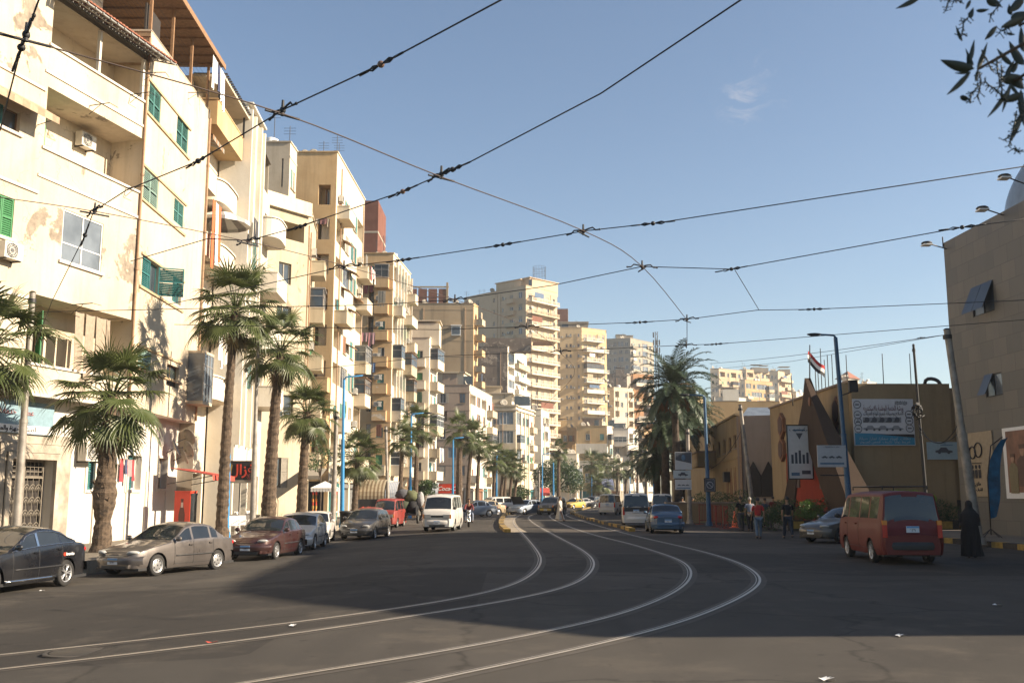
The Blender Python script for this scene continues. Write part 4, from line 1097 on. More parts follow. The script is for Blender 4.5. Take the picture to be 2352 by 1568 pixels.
# ================================================================ far buildings
def simple_top(root, F, z, h, s0, s1, y0, y1, mat, slabm=None, name='roof_storey', ops=()):
 mb = MB(); mb.box(s0, s1, y0, y1, z, z+h, 0); mb.box(s0-.3, s1+.3, y0-.3, y1+.3, z+h+.001, z+h+.22, 1)
 for (a, b) in ops: mb.box(a, b, y0-.03, y0-.001, z+.9, z+h-.5, 2)
 put(root, name, mb.mesh(name, [mat, slabm or mat, M_GL]), F, 0, 0, 0)
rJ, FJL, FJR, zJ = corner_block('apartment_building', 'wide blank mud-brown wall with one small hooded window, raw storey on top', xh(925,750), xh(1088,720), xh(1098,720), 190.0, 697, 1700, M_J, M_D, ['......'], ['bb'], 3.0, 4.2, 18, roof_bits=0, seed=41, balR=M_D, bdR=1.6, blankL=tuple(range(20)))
s, z = FJL.uv(1048, 760); mb = MB(); mb.box(s-.9, s+.9, -.7, -.55, z-.9, z+.9, 2); mb.box(s-1.0, s+1.0, -1.0, 0, z+.9, z+1.05, 1); mb.box(s-.9, s+.9, -.55, 0, z-1.0, z-.88, 1); mb.box(s-.75, s+.75, -.74, -.71, z-.7, z+.7, 0)
put(rJ, 'window', mb.mesh('window', [M_GL, M_WF, M_WF, M_BRK]), FJL, 0, 0, 0)
mb = MB(); s2, z2 = FJL.uv(993, 747); mb.box(s2-.8, s2+.8, -.02, -.001, z2-.8, z2+.8); put(rJ, 'brick_patch', mb.mesh('brick_patch', M_BRK), FJL, 0, 0, 0)
mb = MB()
for i in range(9):
 for j in range(2):
  mb.box(i*2.0, i*2.0+1.72, 2, 2.25, zJ+.1+j*1.75, zJ+1.6+j*1.75, 0)
for x in (0, 7.8, 17.5): mb.box(x, x+.4, 1.9, 2.3, zJ-.9, zJ+4.6 if x else zJ+3.9, 1)
mb.box(0, 18, 1.95, 2.3, zJ+3.6, zJ+3.85, 1); mb.box(0, 18, 1.95, 2.3, zJ-.9, zJ+.1, 1); mb.box(0, 18, 1.95, 2.3, zJ+1.62, zJ+1.84, 0)
put(rJ, 'raw_storey', mb.mesh('raw_storey', [M_BRK, M_J]), FJL, FJL.uv(1029, 690)[0]-18, 0, 0)
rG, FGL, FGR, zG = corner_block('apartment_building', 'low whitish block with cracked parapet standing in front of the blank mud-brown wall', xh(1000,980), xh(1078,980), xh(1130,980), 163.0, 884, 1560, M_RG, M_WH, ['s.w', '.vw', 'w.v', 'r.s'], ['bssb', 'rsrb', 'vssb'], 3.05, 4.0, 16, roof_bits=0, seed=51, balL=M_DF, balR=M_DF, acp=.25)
simple_top(rG, FGL, zG-.9, 3.0, 1.0, FGL.L-2.2, 1.2, 6, M_RG, M_CF, ops=((4.5,6.0),)); simple_top(rG, FGR, zG-.9, 3.0, 1.0, 5.0, 1.2, 6, M_DF, M_CF, ops=((1.5,2.5),(3,4)))
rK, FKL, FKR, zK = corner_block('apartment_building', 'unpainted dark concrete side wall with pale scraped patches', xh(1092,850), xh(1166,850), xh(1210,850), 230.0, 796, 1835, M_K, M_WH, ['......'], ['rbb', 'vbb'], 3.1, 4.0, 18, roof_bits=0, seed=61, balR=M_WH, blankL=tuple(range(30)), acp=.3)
mb = MB(); mb.box(2, 13, 1, 5, zK-.9, zK+2.2, 0); mb.box(13.4, 18, -.5, 4, zK+.8, zK+1.1, 1); linkw_ = put(rK, 'roof_storey', mb.mesh('roof_storey', [M_K, M_BRSH]), FKL, 0, 0, 0)
rH, FHL, FHR, zH = corner_block('apartment_building', 'grey-beige block with dark glazed verandas and an ornate cornice behind the palm cluster', xh(1110,950), xh(1185,950), xh(1227,950), 192.0, 930, 1815, M_CF, M_DF, ['.vvv'], ['vssb', 'bssb'], 3.1, 7.2, 20, roof_bits=0, seed=71, balL=M_C, balR=M_DF, bdR=.8)
simple_top(rH, FHL, zH-.9, 3.2, 0, FHL.L-.8, 1.4, 8, M_CF, M_C, ops=((6,9),)); simple_top(rH, FHL, zH+2.6, 1.2, -3, FHL.L-3, 3, 8, M_CF, M_CF)
mb = MB()
for z in (zH, zH-.8): mb.box(-.2, FHL.L+.25, -.35, -.002, z-.25, z-.05, 0)
put(rH, 'cornice', mb.mesh('cornice', M_C), FHL, 0, 0, 0)
mb = MB()
for z in (zH, zH-.8): mb.box(.3, FHR.L, -.35, -.002, z-.25, z-.05, 0)
for x in (3.2, 6.2, 9.4): mb.box(x, x+.3, -.2, -.001, .5, zH-1.1, 0)
put(rH, 'cornice', mb.mesh('cornice', M_DF), FHR, 0, 0, 0)
rH2, F1, F2, _ = corner_block('apartment_building', 'narrow bright white block beside a red awning at the bend', xh(1228,1000), xh(1243,1000), xh(1262,1000), 214.0, 940, 1700, M_DF, M_WH, ['.'], ['sr'], 3.2, 9.5, 15, roof_bits=0, seed=72, balR=M_WH)
laundry('striped blue washing on the narrow bright white block', F2, 4.5, -.6, P(1238, 985, 216).z, 3.0, [fabric('blue', (.12,.2,.35)), M_WHITE, fabric('blue', (.12,.2,.35)), M_WHITE], None, 'laundry', 41, 2.6)
rT, FT1, FT2, zT = corner_block('apartment_tower', 'tall peach tower with long balustered balconies, the highest on the skyline', xh(1066,720), xh(1208,720), xh(1280,760), 254.0, 655, 3130, M_T1, M_T1, ['rw.nnbw'], ['BBBBB'], 3.05, 4.0, 26, tiltL=-1.0, roof_bits=0, seed=81, balL=M_T1, balR=plain('balustrade_cream', (.66,.58,.46), .9, 0, .1), bdR=1.5, acp=.1, roofp=.9, shL=M_GREYSH, shR=M_GREYSH)
simple_top(rT, FT1, zT-.9, 3.6, 16, FT1.L-1.5, 3.0, 14, M_T1, M_T1, ops=((18,19.4),(22,23.2))); simple_top(rT, FT2, zT-.9, 3.2, 2, FT2.L-1, 3.5, 12, M_T1, M_T1, ops=((4,6),(8,10),(13,15)))
mb = MB()
for k in range(14):
 a0 = 2*PI*k/14; a1_ = 2*PI*(k+1)/14; p = lambda a, z: (23+1.7*math.cos(a), 6+1.7*math.sin(a), z)
 mb.cyl(p(a0, zT+2.6), p(a0, zT+6.0), .03, .03, 4);
 for z in (zT+3.8, zT+5.0, zT+6.0): mb.cyl(p(a0, z), p(a1_, z), .03, .03, 4)
put(rT, 'pigeon_cage', mb.mesh('pigeon_cage', M_METD), FT1, 0, 0, 0)
mb = MB(); X0 = XH(xh(1069,700), 275); X1 = XH(xh(1090,700), 275); mb.box(X0, X1+3, 275, 283, -.5, P(1075, 695, 275).z)
single('apartment_building', mb, M_BRK, 'dark raw brick block peeping out left of the tall peach tower', 'building')
rT2, FU1, FU2, zU = corner_block('apartment_tower', 'golden tower with white balconies right of the tall peach tower', xh(1276,850), xh(1337,850), xh(1394,850), 300.0, 752, 4500, M_T2, M_T2, ['w.nn.n'], ['BBBBw', 'bbbbB'], 3.05, 4.0, 22, tiltL=-.05, roof_bits=1, seed=91, balL=M_WH, balR=M_WH, bdR=1.7, acp=.25, shL=M_GREYSH, shR=M_GREYSH)
simple_top(rT2, FU1, zU-.9, 3.0, 0, 10, 3, 12, M_N, M_N, ops=((2,4),));
mb = MB(); mb.box(-1.5, 4.0, 14, 20, zU-.9, zU+8.5, 0); mb.box(4.0, 4.1, 14.1, 19.9, zU-.5, zU+8.4, 1)
put(rT2, 'stair_house', mb.mesh('stair_house', [M_BRK, M_WH]), FU1, 0, 0, 0)
rL, FL1, FL2, zL = corner_block('apartment_building', 'ochre and white block with a wide grey enclosed top balcony at the street end', xh(1323,1050), xh(1395,1050), xh(1408,1050), 262.0, 978, 2600, M_GD, M_WH, ['wvvv', 'w...s', '..vv', '.w.s'], ['rs', 'bs'], 3.3, 4.2, 18, tiltL=-.05, roof_bits=0, seed=101, balR=M_WH)
simple_top(rL, FL1, zL-.9, 3.2, 2, FL1.L-1.2, 3, 9, M_RG, M_N, ops=((5,6.2),(9,10.3)))
mb = MB(); mb.box(0, FL1.L, -.35, -.002, zL-7.2, zL-4.6, 0); mb.box(0, FL1.L, -.3, -.002, zL-10.8, zL-9.0, 0); put(rL, 'balcony', mb.mesh('balcony', M_WH), FL1, 0, 0, 0)
corner_block('apartment_building', 'golden yellow corner with two big dark windows left of the ochre and white block', xh(1262,1050), xh(1322,1050), xh(1326,1050), 268.0, 982, 2600, M_GD, M_GD, ['swws'], ['s'], 3.6, 4.2, 18, roof_bits=1, seed=102)
corner_block('apartment_building', 'low cream house with a blank side wall behind the dark round tree', xh(1262,1080), xh(1325,1080), xh(1328,1080), 236.0, 1042, 2600, M_DF, M_DF, ['..nw'], ['s'], 3.4, 3.6, 12, roof_bits=0, seed=103)
rM, FM1, FM2, zM = corner_block('apartment_building', 'white corner block with dark balconies under a small gabled roof', xh(1406,1050), xh(1444,1050), xh(1467,1050), 278.0, 984, 2900, M_WH, M_WH, ['rrr', 'bbb'], ['rs', 'bw', 'bs'], 3.5, 4.0, 18, tiltL=-.05, roof_bits=0, seed=104)
mb = MB(); w = 5.0; z = zM-.9
a, b_ = .6, FM1.L-5.2
if 1:
 mb.box(a, b_+4.5, .5, 8, z, z+2.4, 0)
 mb.add([(a-.3,.2,z+2.4),(b_+4.8,.2,z+2.4),(b_+4.8,4.2,z+4.2),(a-.3,4.2,z+4.2),(b_+4.8,8.2,z+2.4),(a-.3,8.2,z+2.4)], [(0,1,2,3),(3,2,4,5),(1,4,2),(0,3,5)], 1)
put(rM, 'gabled_roof', mb.mesh('gabled_roof', [M_GLG, M_WH]), FM1, 0, 0, 0)
corner_block('apartment_building', 'small cream house with an arched door left of the gabled corner block', xh(1398,1100), xh(1425,1100), xh(1431,1100), 262.0, 1052, 2600, M_DF, M_WH, ['rb'], ['s'], 3.4, 4.0, 10, roof_bits=0, seed=105)
corner_block('apartment_building', 'sunlit pinkish house at the very end of the street beside the date palms', xh(1469,1060), xh(1486,1060), xh(1508,1060), 315.0, 1034, 3000, M_T1, M_WH, ['w'], ['srs', 'brs'], 3.3, 3.6, 16, roof_bits=0, seed=106, balR=M_T1)
corner_block('apartment_building', 'small brown house behind the pinkish house at the end of the street', xh(1463,1000), xh(1480,1000), xh(1500,1000), 340.0, 987, 3000, M_E, M_E, ['w'], ['rw'], 3.3, 3.6, 16, roof_bits=0, seed=107)
corner_block('apartment_tower', 'grey many-windowed tower on the rise with a roof mast beside it', xh(1391,850), xh(1449,850), xh(1502,850), 420.0, 776, 3100, M_N, M_N, ['wwvw', 'wwww'], ['bwvw'], 3.3, 4.0, 26, tiltL=-.3, roof_bits=3, seed=111, acp=.2)
corner_block('apartment_building', 'dark blank lower block in front of the grey tower on the rise', xh(1398,880), xh(1440,880), xh(1456,880), 392.0, 858, 3000, M_K, M_N, ['....'], ['..'], 3.3, 4.0, 12, roof_bits=1, seed=112, blankL=tuple(range(40)), blankR=tuple(range(40)))
corner_block('apartment_building', 'cream block with recessed balconies below the grey tower', xh(1391,900), xh(1410,900), xh(1456,900), 335.0, 889, 5200, M_E, M_DF, ['w.'], ['rw.r', 'r.wr'], 3.3, 4.0, 16, roof_bits=1, seed=113)
corner_block('apartment_building', 'bright orange block glimpsed through the left fronds of the date palm', xh(1449,900), xh(1455,900), xh(1500,900), 360.0, 858, 5000, M_OR, M_OR, ['.'], ['rrb', 'bbb'], 3.3, 4.0, 16, roof_bits=0, seed=114, balR=M_DF)
corner_block('apartment_building', 'orange-tan block with white balconies right of the date palm trunks', xh(1560,940), xh(1572,940), xh(1616,940), 240.0, 903, 3600, M_T2, M_T2, ['w'], ['Bbb', 'bbB'], 3.1, 4.0, 16, roof_bits=1, seed=115, balR=M_DF)
corner_block('apartment_building', 'first hillside block with tall narrow bays right of the date palm crown', xh(1632,880), xh(1652,880), xh(1706,880), 430.0, 846, 4600, M_N, M_T1, ['ww'], ['rwrw', 'bwbw'], 3.3, 4.0, 20, roof_bits=2, seed=121)
corner_block('apartment_building', 'wide middle hillside block with glazed verandas', xh(1700,900), xh(1712,900), xh(1776,900), 400.0, 872, 4600, M_N, M_E, ['w'], ['vwvvb', 'bvvwb'], 3.3, 4.0, 18, roof_bits=2, seed=122, balR=M_DF)
corner_block('apartment_building', 'hillside block behind the wide middle one with a water tower on its roof', xh(1700,880), xh(1715,880), xh(1775,880), 440.0, 848, 4600, M_N, M_T1, ['w'], ['rwwr'], 3.3, 4.0, 20, roof_bits=3, seed=123)
corner_block('apartment_building', 'right end hillside block with a small red hipped roof', xh(1768,880), xh(1788,880), xh(1819,880), 430.0, 852, 3400, M_N, M_T1, ['ww'], ['bb', 'rb'], 3.3, 4.0, 16, roof_bits=1, seed=124, balR=M_T1)
corner_block('apartment_building', 'white low rooftop house in front of the hillside blocks', xh(1640,920), xh(1688,920), xh(1714,920), 250.0, 912, 3600, M_WH, M_WH, ['..w.'], ['.w'], 3.3, 4.0, 10, roof_bits=1, seed=125)
for (x0, x1, x2, yt, lab, sd) in ((1935,1950,1974,868,'small cream rooftop with a red pyramid roof left above the billboard wall',131), (1980,1992,2014,876,'pale rooftop with a water tank above the billboard',132), (2135,2150,2180,896,'pale rooftop between the billboard building and the stone-clad building',133), (1818,1828,1850,900,'distant pale rooftop just left of the pyramid sign',134)):
 r_, a_, b_, z_ = corner_block('apartment_building', lab, xh(x0,890), xh(x1,890), xh(x2,890), 330.0, yt, 4000, M_T1, M_WH, ['w'], ['ww'], 3.2, 4.0, 8, roof_bits=1 if sd != 131 else 0, seed=sd)
 if sd in (131,):
  mb = MB(); L = a_.L+0; mb.add([(-.5,-.5,z_),(b_.L+.5,-.5,z_),(b_.L+.5,5,z_),(-.5,5,z_),(b_.L/2,2.2,z_+2.8)], [(0,1,4),(1,2,4),(2,3,4),(3,0,4)]); put(r_, 'roof', mb.mesh('roof', M_TILE), b_, 0, 0, 0)
mb = MB(); X = XH(xh(1508,800), 410); z0 = 45; z1 = P(1508, 762, 410).z
for dx, dy in ((-.8,-.8),(.8,-.8),(.8,.8),(-.8,.8)): mb.cyl((X+dx,410+dy,0), (X+dx*.5,410+dy*.5,z1), .12, .1, 5)
z = z1-30
while z < z1-1: mb.cyl((X-.7,409.3,z), (X+.7,409.3,z+2), .06, .06, 4); mb.cyl((X+.7,409.3,z), (X-.7,409.3,z+2), .06, .06, 4); z += 2
for k in range(7): mb.box(X-1.6+(k % 3)*1.2, X-1.1+(k % 3)*1.2, 408.7, 409.0, z1-9+(k//3)*3.2, z1-6.8+(k//3)*3.2)
single('telecom_mast', mb, M_METD, 'lattice phone mast with antennas above the date palm', 'mast')
# ================================================================ ground, road, rails, kerbs
def grid_surface(xs, ys, fz):
 mb = MB(); n = len(ys)
 vs = [(x, y, fz(x, y)) for x in xs for y in ys]
 fs = [(i*n+j, (i+1)*n+j, (i+1)*n+j+1, i*n+j+1) for i in range(len(xs)-1) for j in range(n-1)]
 mb.add(vs, fs, 0, True); return mb
xs = [-1500,-600,-200,-80,-40]+[-20+i*.5 for i in range(49)]+[8,14,25,50,100,250,700,1500]
ys = [-60,-20]+[-10+i*2.5 for i in range(45)]+[110,150,220,400,900,2600]
struct('road', grid_surface(xs, ys, gz), M_ASPH)
kl = [(-19.2,8), (-16.4,16), (-14.4,22), (-13.0,26), (-11.9,29.5), (-11.2,33), (-10.7,38), (-10.5,44), (-10.6,52), (-10.7,60), (-10.6,70), (-9.8,85), (-8.3,105), (-6,130), (-2.5,155), (3,180), (11,205), (24,232), (45,262), (80,290)]
kline = smooth_line([(a, b, 0) for a, b in kl], 5)
def strip_mesh(line, w0, w1, zf0, zf1, m=0):
 "flat ribbon between offsets w0..w1 to the right of a line"
 mb = MB(); vs = []
 for i, p in enumerate(line):
  d = (line[min(i+1, len(line)-1)]-line[max(i-1, 0)]); d.z = 0; d.normalize(); nrm = Vector((d.y, -d.x, 0))
  a = p+nrm*w0; b = p+nrm*w1
  vs += [(a.x, a.y, zf0(a)), (b.x, b.y, zf1(b))]
 mb.add(vs, [(2*i, 2*i+1, 2*i+3, 2*i+2) for i in range(len(line)-1)], m)
 return mb
SW = .02
mb = MB(); vs = []
for p in kline: vs += [(p.x-.3, p.y, SW), (min(p.x-30, -45), p.y+(.0), SW)]
mb.add(vs, [(2*i+1, 2*i, 2*i+2, 2*i+3) for i in range(len(kline)-1)])
struct('pavement', mb, M_PAVE)
def kerb_mesh(line, w, h, top=None, painted=0.0, mats=None, name='kerb', base=gz, inset=0.0):
 mb = MB(); acc = 0; out = []
 dist = 0
 for i in range(len(line)-1):
  a, b = line[i], line[i+1]; d = (b-a); d.z = 0; L = d.length
  if L < 1e-4: continue
  d.normalize(); nrm = Vector((d.y, -d.x, 0))
  k = max(1, int(math.ceil(L/(painted or 3.0))))
  for j in range(k):
   p = a+(b-a)*(j/k); q = a+(b-a)*((j+1)/k)
   zt0 = (top if top is not None else base(p.x, p.y)+h); zt1 = (top if top is not None else base(q.x, q.y)+h)
   z0 = base(p.x, p.y)-.2; z1 = base(q.x, q.y)-.2
   m = (int(dist/painted) % 2) if painted else 0
   g = .008
   p2 = p+d*g; q2 = q-d*g
   l0, l1, r0, r1_ = p2-nrm*w/2, q2-nrm*w/2, p2+nrm*w/2, q2+nrm*w/2
   V = [(l0.x,l0.y,z0),(r0.x,r0.y,z0),(r1_.x,r1_.y,z1),(l1.x,l1.y,z1),(l0.x,l0.y,zt0),(r0.x,r0.y,zt0),(r1_.x,r1_.y,zt1),(l1.x,l1.y,zt1)]
   mb.add(V, [(4,5,6,7),(0,1,5,4),(1,2,6,5),(2,3,7,6),(3,0,4,7)], m)
   dist += (q-p).length
 return mb
struct('kerb', kerb_mesh(kline, .3, .2, SW+.012), [M_KERB])
RAILS = [
 [(1352,1160),(1300,1165),(1245,1171),(1206,1178),(1183,1189),(1178,1201),(1190,1215),(1208,1234),(1226,1256),(1239,1276),(1241,1295),(1226,1316),(1185,1342),(1100,1366),(930,1396),(740,1424),(400,1464),(0,1503),(-300,1535)],
 [(1380,1160),(1330,1165),(1275,1171),(1232,1179),(1213,1187),(1222,1199),(1250,1216),(1290,1238),(1330,1259),(1357,1280),(1365,1298),(1352,1320),(1318,1342),(1250,1363),(1100,1392),(900,1422),(735,1450),(480,1484),(0,1537),(-300,1572)],
 [(1415,1160),(1368,1165),(1315,1171),(1272,1178),(1262,1185),(1273,1194),(1311,1211),(1370,1230),(1440,1247),(1510,1268),(1563,1288),(1588,1309),(1583,1332),(1553,1360),(1470,1396),(1370,1426),(1200,1462),(1000,1500),(770,1538),(570,1570),(300,1612)],
 [(1440,1160),(1400,1165),(1350,1171),(1308,1178),(1300,1184),(1340,1197),(1414,1219),(1490,1238),(1600,1263),(1690,1290),(1735,1315),(1746,1332),(1736,1350),(1690,1378),(1620,1408),(1540,1438),(1330,1491),(1150,1528),(960,1568),(700,1625)]]
bed = MB(); steel = MB()
def ribbon(mb, line, o0, o1, dz, m=0):
 vs = []
 for i, p in enumerate(line):
  d = (line[min(i+1, len(line)-1)]-line[max(i-1, 0)]); d.z = 0; d.normalize(); nrm = Vector((d.y, -d.x, 0))
  a = p+nrm*o0; b = p+nrm*o1
  vs += [(a.x, a.y, gz(a.x, a.y)+dz), (b.x, b.y, gz(b.x, b.y)+dz)]
 mb.add(vs, [(2*i, 2*i+2, 2*i+3, 2*i+1) for i in range(len(line)-1)], m)
RL = []
for r in RAILS:
 g = [G(x, y) for x, y in r]; g = [Vector((p.x, p.y, 0)) for p in g]
 ln = smooth_line(g, 8)
 out = [ln[0]];
 for p in ln[1:]:
  if (p-out[-1]).length > .45: out.append(p)
 for _ in range(10):
  out = [out[0]]+[(out[i-1]+out[i]*2+out[i+1])/4 for i in range(1, len(out)-1)]+[out[-1]]
 RL.append(out)
 ribbon(bed, out, -.17, .17, .004)
 ribbon(steel, out, -.05, .005, .014); ribbon(steel, out, .045, .062, .012)
struct('rail_bed', bed, M_CONC)
t = struct('rails', steel, M_RAIL)
t['kind'] = 'structure'
def kerb_px(px, **k):
 g = [G(x, y) for x, y in px]; return smooth_line([Vector((p.x, p.y, 0)) for p in g], 4)
kA = kerb_px([(1166,1222),(1155,1213),(1151,1203),(1154,1192),(1164,1181),(1197,1173),(1241,1167.5),(1290,1162),(1345,1157)])
kB = kerb_px([(1452,1220),(1428,1212),(1387,1202),(1343,1190),(1322,1182),(1313,1177),(1335,1171),(1360,1165),(1400,1159.5)])
struct('kerb', kerb_mesh(kA, .32, .17, None, 1.5), [M_YEL, M_BLK])
struct('kerb', kerb_mesh(kB, .32, .17, None, 1.5), [M_YEL, M_BLK])
mb = strip_mesh([p for p in kA if p.y < 100], .17, 1.0, lambda p: gz(p.x,p.y)+.008, lambda p: gz(p.x,p.y)+.008); struct('concrete_apron', mb, M_KERB)
kr = [(19.5,14), (18.4,24), (17.6,34), (17.2,40), (17.0,46), (16.6,50)]
kR = smooth_line([(a, b, 0) for a, b in kr], 4)
mb = MB(); mb.add([(p.x+.3, p.y, .16) for p in kR]+[(60, 50, .16), (60, 14, .16)], [tuple(range(len(kR)+2))[::-1]]); struct('pavement', mb, M_PAVE)
struct('kerb', kerb_mesh(kR, .36, .2, None, .9), [M_YEL, M_BLK])
mb = MB(); mb.box(14.6, 46, 53.2, 53.55, -.1, .55, 0)
for i in range(18): mb.box(14.8+i*1.3, 15.35+i*1.3, 53.17, 53.199, .12, .5, 1)
struct('kerb', mb, [M_BLK, M_YEL])
mb = MB(); mb.add([(14.6,53.3,.03),(46,53.3,.03),(46,80,.03),(15.6,80,.03)], [(0,1,2,3)]); struct('forecourt', mb, M_PAVE)
# ================================================================ right side buildings
# --- stone-clad building (runs on beyond the frame towards the camera and shades the junction)
GC = (XH(2206, 47), 47.0)
FG = Face(GC, (GC[0]+.044*38, 9.0))
rootS = thing('stone_building', 'grey stone-clad building at the right edge with tilting windows and a curved roof end', 'building', T(GC[0], GC[1], 0))
zS = FG.uv(2171, 556)[1]
w1 = FG.rect(2231, 662, 2285, 712); w2 = FG.rect(2262, 862, 2304, 906)
prof = [(0,-.3), (0,zS), (27,zS), (29.3,zS-.2), (32.4,zS-1.1), (34.7,zS-2.2), (36.5,zS-3.4), (35.9,zS-5.1), (34.8,zS-6.8), (33.9,zS-9.5), (33.5,-.3)]  # unseen near end, its curve shaped to cast the junction's shadow edge
mb = MB(); wall(mb, 0, 27, -.3, zS, [R(w1, .3), R(w2, .3)], 0, 0)
mb.add([(s_, 0, z) for s_, z in prof[2:]]+[(27,0,-.3)], [tuple(range(len(prof)-1))], 0)
for i in range(len(prof)-1):
 (s0, z0), (s1, z1) = prof[i], prof[i+1]; D_ = 14 if i < 2 else 2.4
 mb.add([(s0,0,z0),(s1,0,z1),(s1,D_,z1),(s0,D_,z0)], [(0,1,2,3)], 0)
mb.add([(s_, 2.4, z) for s_, z in prof[2:]]+[(27,2.4,-.3)], [tuple(range(len(prof)-1))], 0)
mb.quad((27,2.4,-.3), (27,14,-.3), (27,14,zS), (27,2.4,zS), 0); mb.quad((0,14,-.3), (27,14,-.3), (27,14,zS), (0,14,zS), 0)
put(rootS, 'wall', mb.mesh('wall', M_ST), FG, 0, 0, 0)
for r, tone in ((w1, glassm('sash_glass', (.02,.022,.024), .35)), (w2, glassm('sash_glass', (.02,.022,.024), .35))):
 w, h = r1(r[1]-r[0], .02), r1(r[3]-r[2], .02)
 f = put(rootS, 'window', m_frame(w, h, M_METD, .02, 2, 1, .05), FG, r[0], 0, r[2]); put(f, 'pane', m_pane(w, h, M_GLG, .06), FG, r[0], 0, r[2])
 mb = MB(); a = math.radians(24)
 for x0, x1_ in ((0, w*.49), (w*.51, w)) if r is w1 else ((0, w*.49),):
  V = [(x0,0,h),(x1_,0,h),(x1_,-math.sin(a)*h,h-math.cos(a)*h),(x0,-math.sin(a)*h,h-math.cos(a)*h)]
  mb.add(V+[(p[0],p[1]+.04,p[2]+.02) for p in V], [(3,2,1,0),(4,5,6,7),(0,1,5,4),(1,2,6,5),(2,3,7,6),(3,0,4,7)], 0)
 put(f, 'sash', mb.mesh('sash', tone), FG, r[0], -.02, r[2])
mb = MB(); s_, z_ = FG.uv(2345, 470)
Mx = Matrix.Translation((FG.uv(2326, 470)[0]+3.6, .55, zS-.2)) @ Matrix.Diagonal((1, .12, 1, 1))
mb.lathe([(5.2*math.cos(PI*k/20), 2.6*math.sin(PI*k/20)) for k in range(11)], 28, 0, Mx)
put(rootS, 'dome', mb.mesh('dome', glassm('dome_metal', (.10,.12,.14), .25)), FG, 0, 0, 0)
mb = MB()
for (x, y) in ((2134,560),(2262,480),(2313,407)):
 a = FG.uv(x, y, -1.2); sx, zx = a
 b_s = FG.uv(x+60, y-2, 0)
 p = FG.pt(sx, -1.2, zx); q = FG.pt(sx-1.0, 0.4, zx-.05)
 mb.cyl(p, q, .03, .03, 6)
 d = (p-q).normalized()
 c = p+d*.2; mb.ball(c, (.26,.26,.09), 10, 4, 0); mb.box(c.x-.2, c.x+.2, c.y-.22, c.y+.22, c.z-.12, c.z-.06, 1)
mb.cyl(FG.pt(.02,-.03,zS-.2), FG.pt(.02,-.03,zS+.3), .03, .03, 6)
linkw('floodlight', mb, [M_METD, M_WHITE], rootS)
ep = FG.rect(2218, 1003, 2292, 1140); pp = FG.rect(2306, 1000, 2420, 1145)
mb = MB(); mb.box(ep[0], ep[1]-.05, -.06, -.002, ep[2], ep[3]+.15, 0); panel = put(rootS, 'emblem_panel', mb.mesh('emblem_panel', plain('panel_tan', (.36,.28,.18), .6)), FG, 0, 0, 0)
mb = MB()
def ring(cx, cz, r, t=.03, y=-.09):
 mb.tube([(cx+r*math.cos(a), y, cz+r*math.sin(a)) for a in [2*PI*k/20 for k in range(21)]], t, 4, 0)
cx = (ep[0]+ep[1])/2-.35; cz = ep[3]-.65
ring(cx-.2, cz-.1, .27); ring(cx+.32, cz, .32)
for i, dx in enumerate((-.28, .02, .32)):
 mb.ball((cx+dx, -.08, cz-.75), (.09,.02,.1), 8, 5); mb.box(cx+dx-.10, cx+dx+.10, -.09, -.07, cz-1.25, cz-.88)
mb.box(cx-.45, cx+.5, -.088, -.07, cz-.60, cz-.56)
put(panel, 'emblem', mb.mesh('emblem', M_INK), FG, 0, 0, 0)
for k, tx in enumerate(('ملتقى', 'الشباب الحر')):
 put(panel, 'lettering', text_mesh(arabic(tx), .24-.05*k, M_INK), FG, cx, -.07, cz-1.5-.26*k).matrix_basis @= Matrix.Rotation(PI/2, 4, 'X')
mb = MB(); mb.box(pp[0], pp[1], -.08, -.002, pp[2], pp[3]+.3, 0); mb.box(pp[0]+.28, pp[1]-.1, -.10, -.081, pp[2]+.25, pp[3]+.15, 1)
for (fx, fz, sc, mi) in ((.75, 1.9, 1.0, 2), (1.5, 2.25, 1.25, 3), (2.3, 1.8, 1.0, 2)):
 x = pp[0]+fx; z = pp[2]+fz*.8
 mb.prism([(x-.3*sc, z-1.3), (x+.3*sc, z-1.3), (x+.34*sc, z-.25), (x+.12*sc, z-.05), (x-.12*sc, z-.05), (x-.34*sc, z-.25)], .1, .115, mi, Matrix.Rotation(PI/2, 4, 'X'))
 mb.ball((x, -.118, z+.12*sc), (.14*sc,.01,.18*sc), 10, 6, 4); mb.box(x-.16*sc, x+.16*sc, -.135, -.12, z+.2*sc, z+.34*sc, 3)
put(rootS, 'poster', mb.mesh('poster', [M_WHITE, plain('poster_umber', (.28,.12,.07), .5, 0, .3, 0, 1.5), plain('poster_khaki', (.20,.16,.08), .6), plain('poster_brown', (.12,.06,.04), .6), plain('poster_skin', (.42,.24,.15), .6)]), FG, 0, 0, 0)
# --- feather flag
fp = Vector((XH(2270, 41), 41.0, 0)); zt_ = P(2275, 1000, fp.y-.0).z
t = thing('feather_flag', 'blue feather flag on a stand in front of the stone-clad wall', 'flag', T(fp.x, fp.y, .16))
mb = MB(); mb.tube([(0,0,.1), (.02,0,2.4), (.25,0,3.7), (.75,0,4.05)], .025, 6);
for a in range(4): mb.cyl((0,0,.35), (.5*math.cos(a*PI/2+.5), .5*math.sin(a*PI/2+.5), 0), .02, .02, 5)
mb.build('pole', M_METD, t)
mb = MB(); n = 14; vs = []
for k in range(n+1):
 z = .75+(3.95-.75)*k/n; w_ = .12+.40*math.sin(PI*min(1, k/n*.75+.12)); x0 = .03 if z < 2.4 else .03+(z-2.4)**2*.28
 vs += [(x0, 0, z), (x0+w_*.6, .05*math.sin(k*1.2), z+.04), (x0+w_, .03*math.cos(k), z+.1)]
mb.add(vs, [(3*k+j, 3*k+j+1, 3*k+j+4, 3*k+j+3) for k in range(n) for j in (0, 1)], 0, True); b0 = len(mb.v)
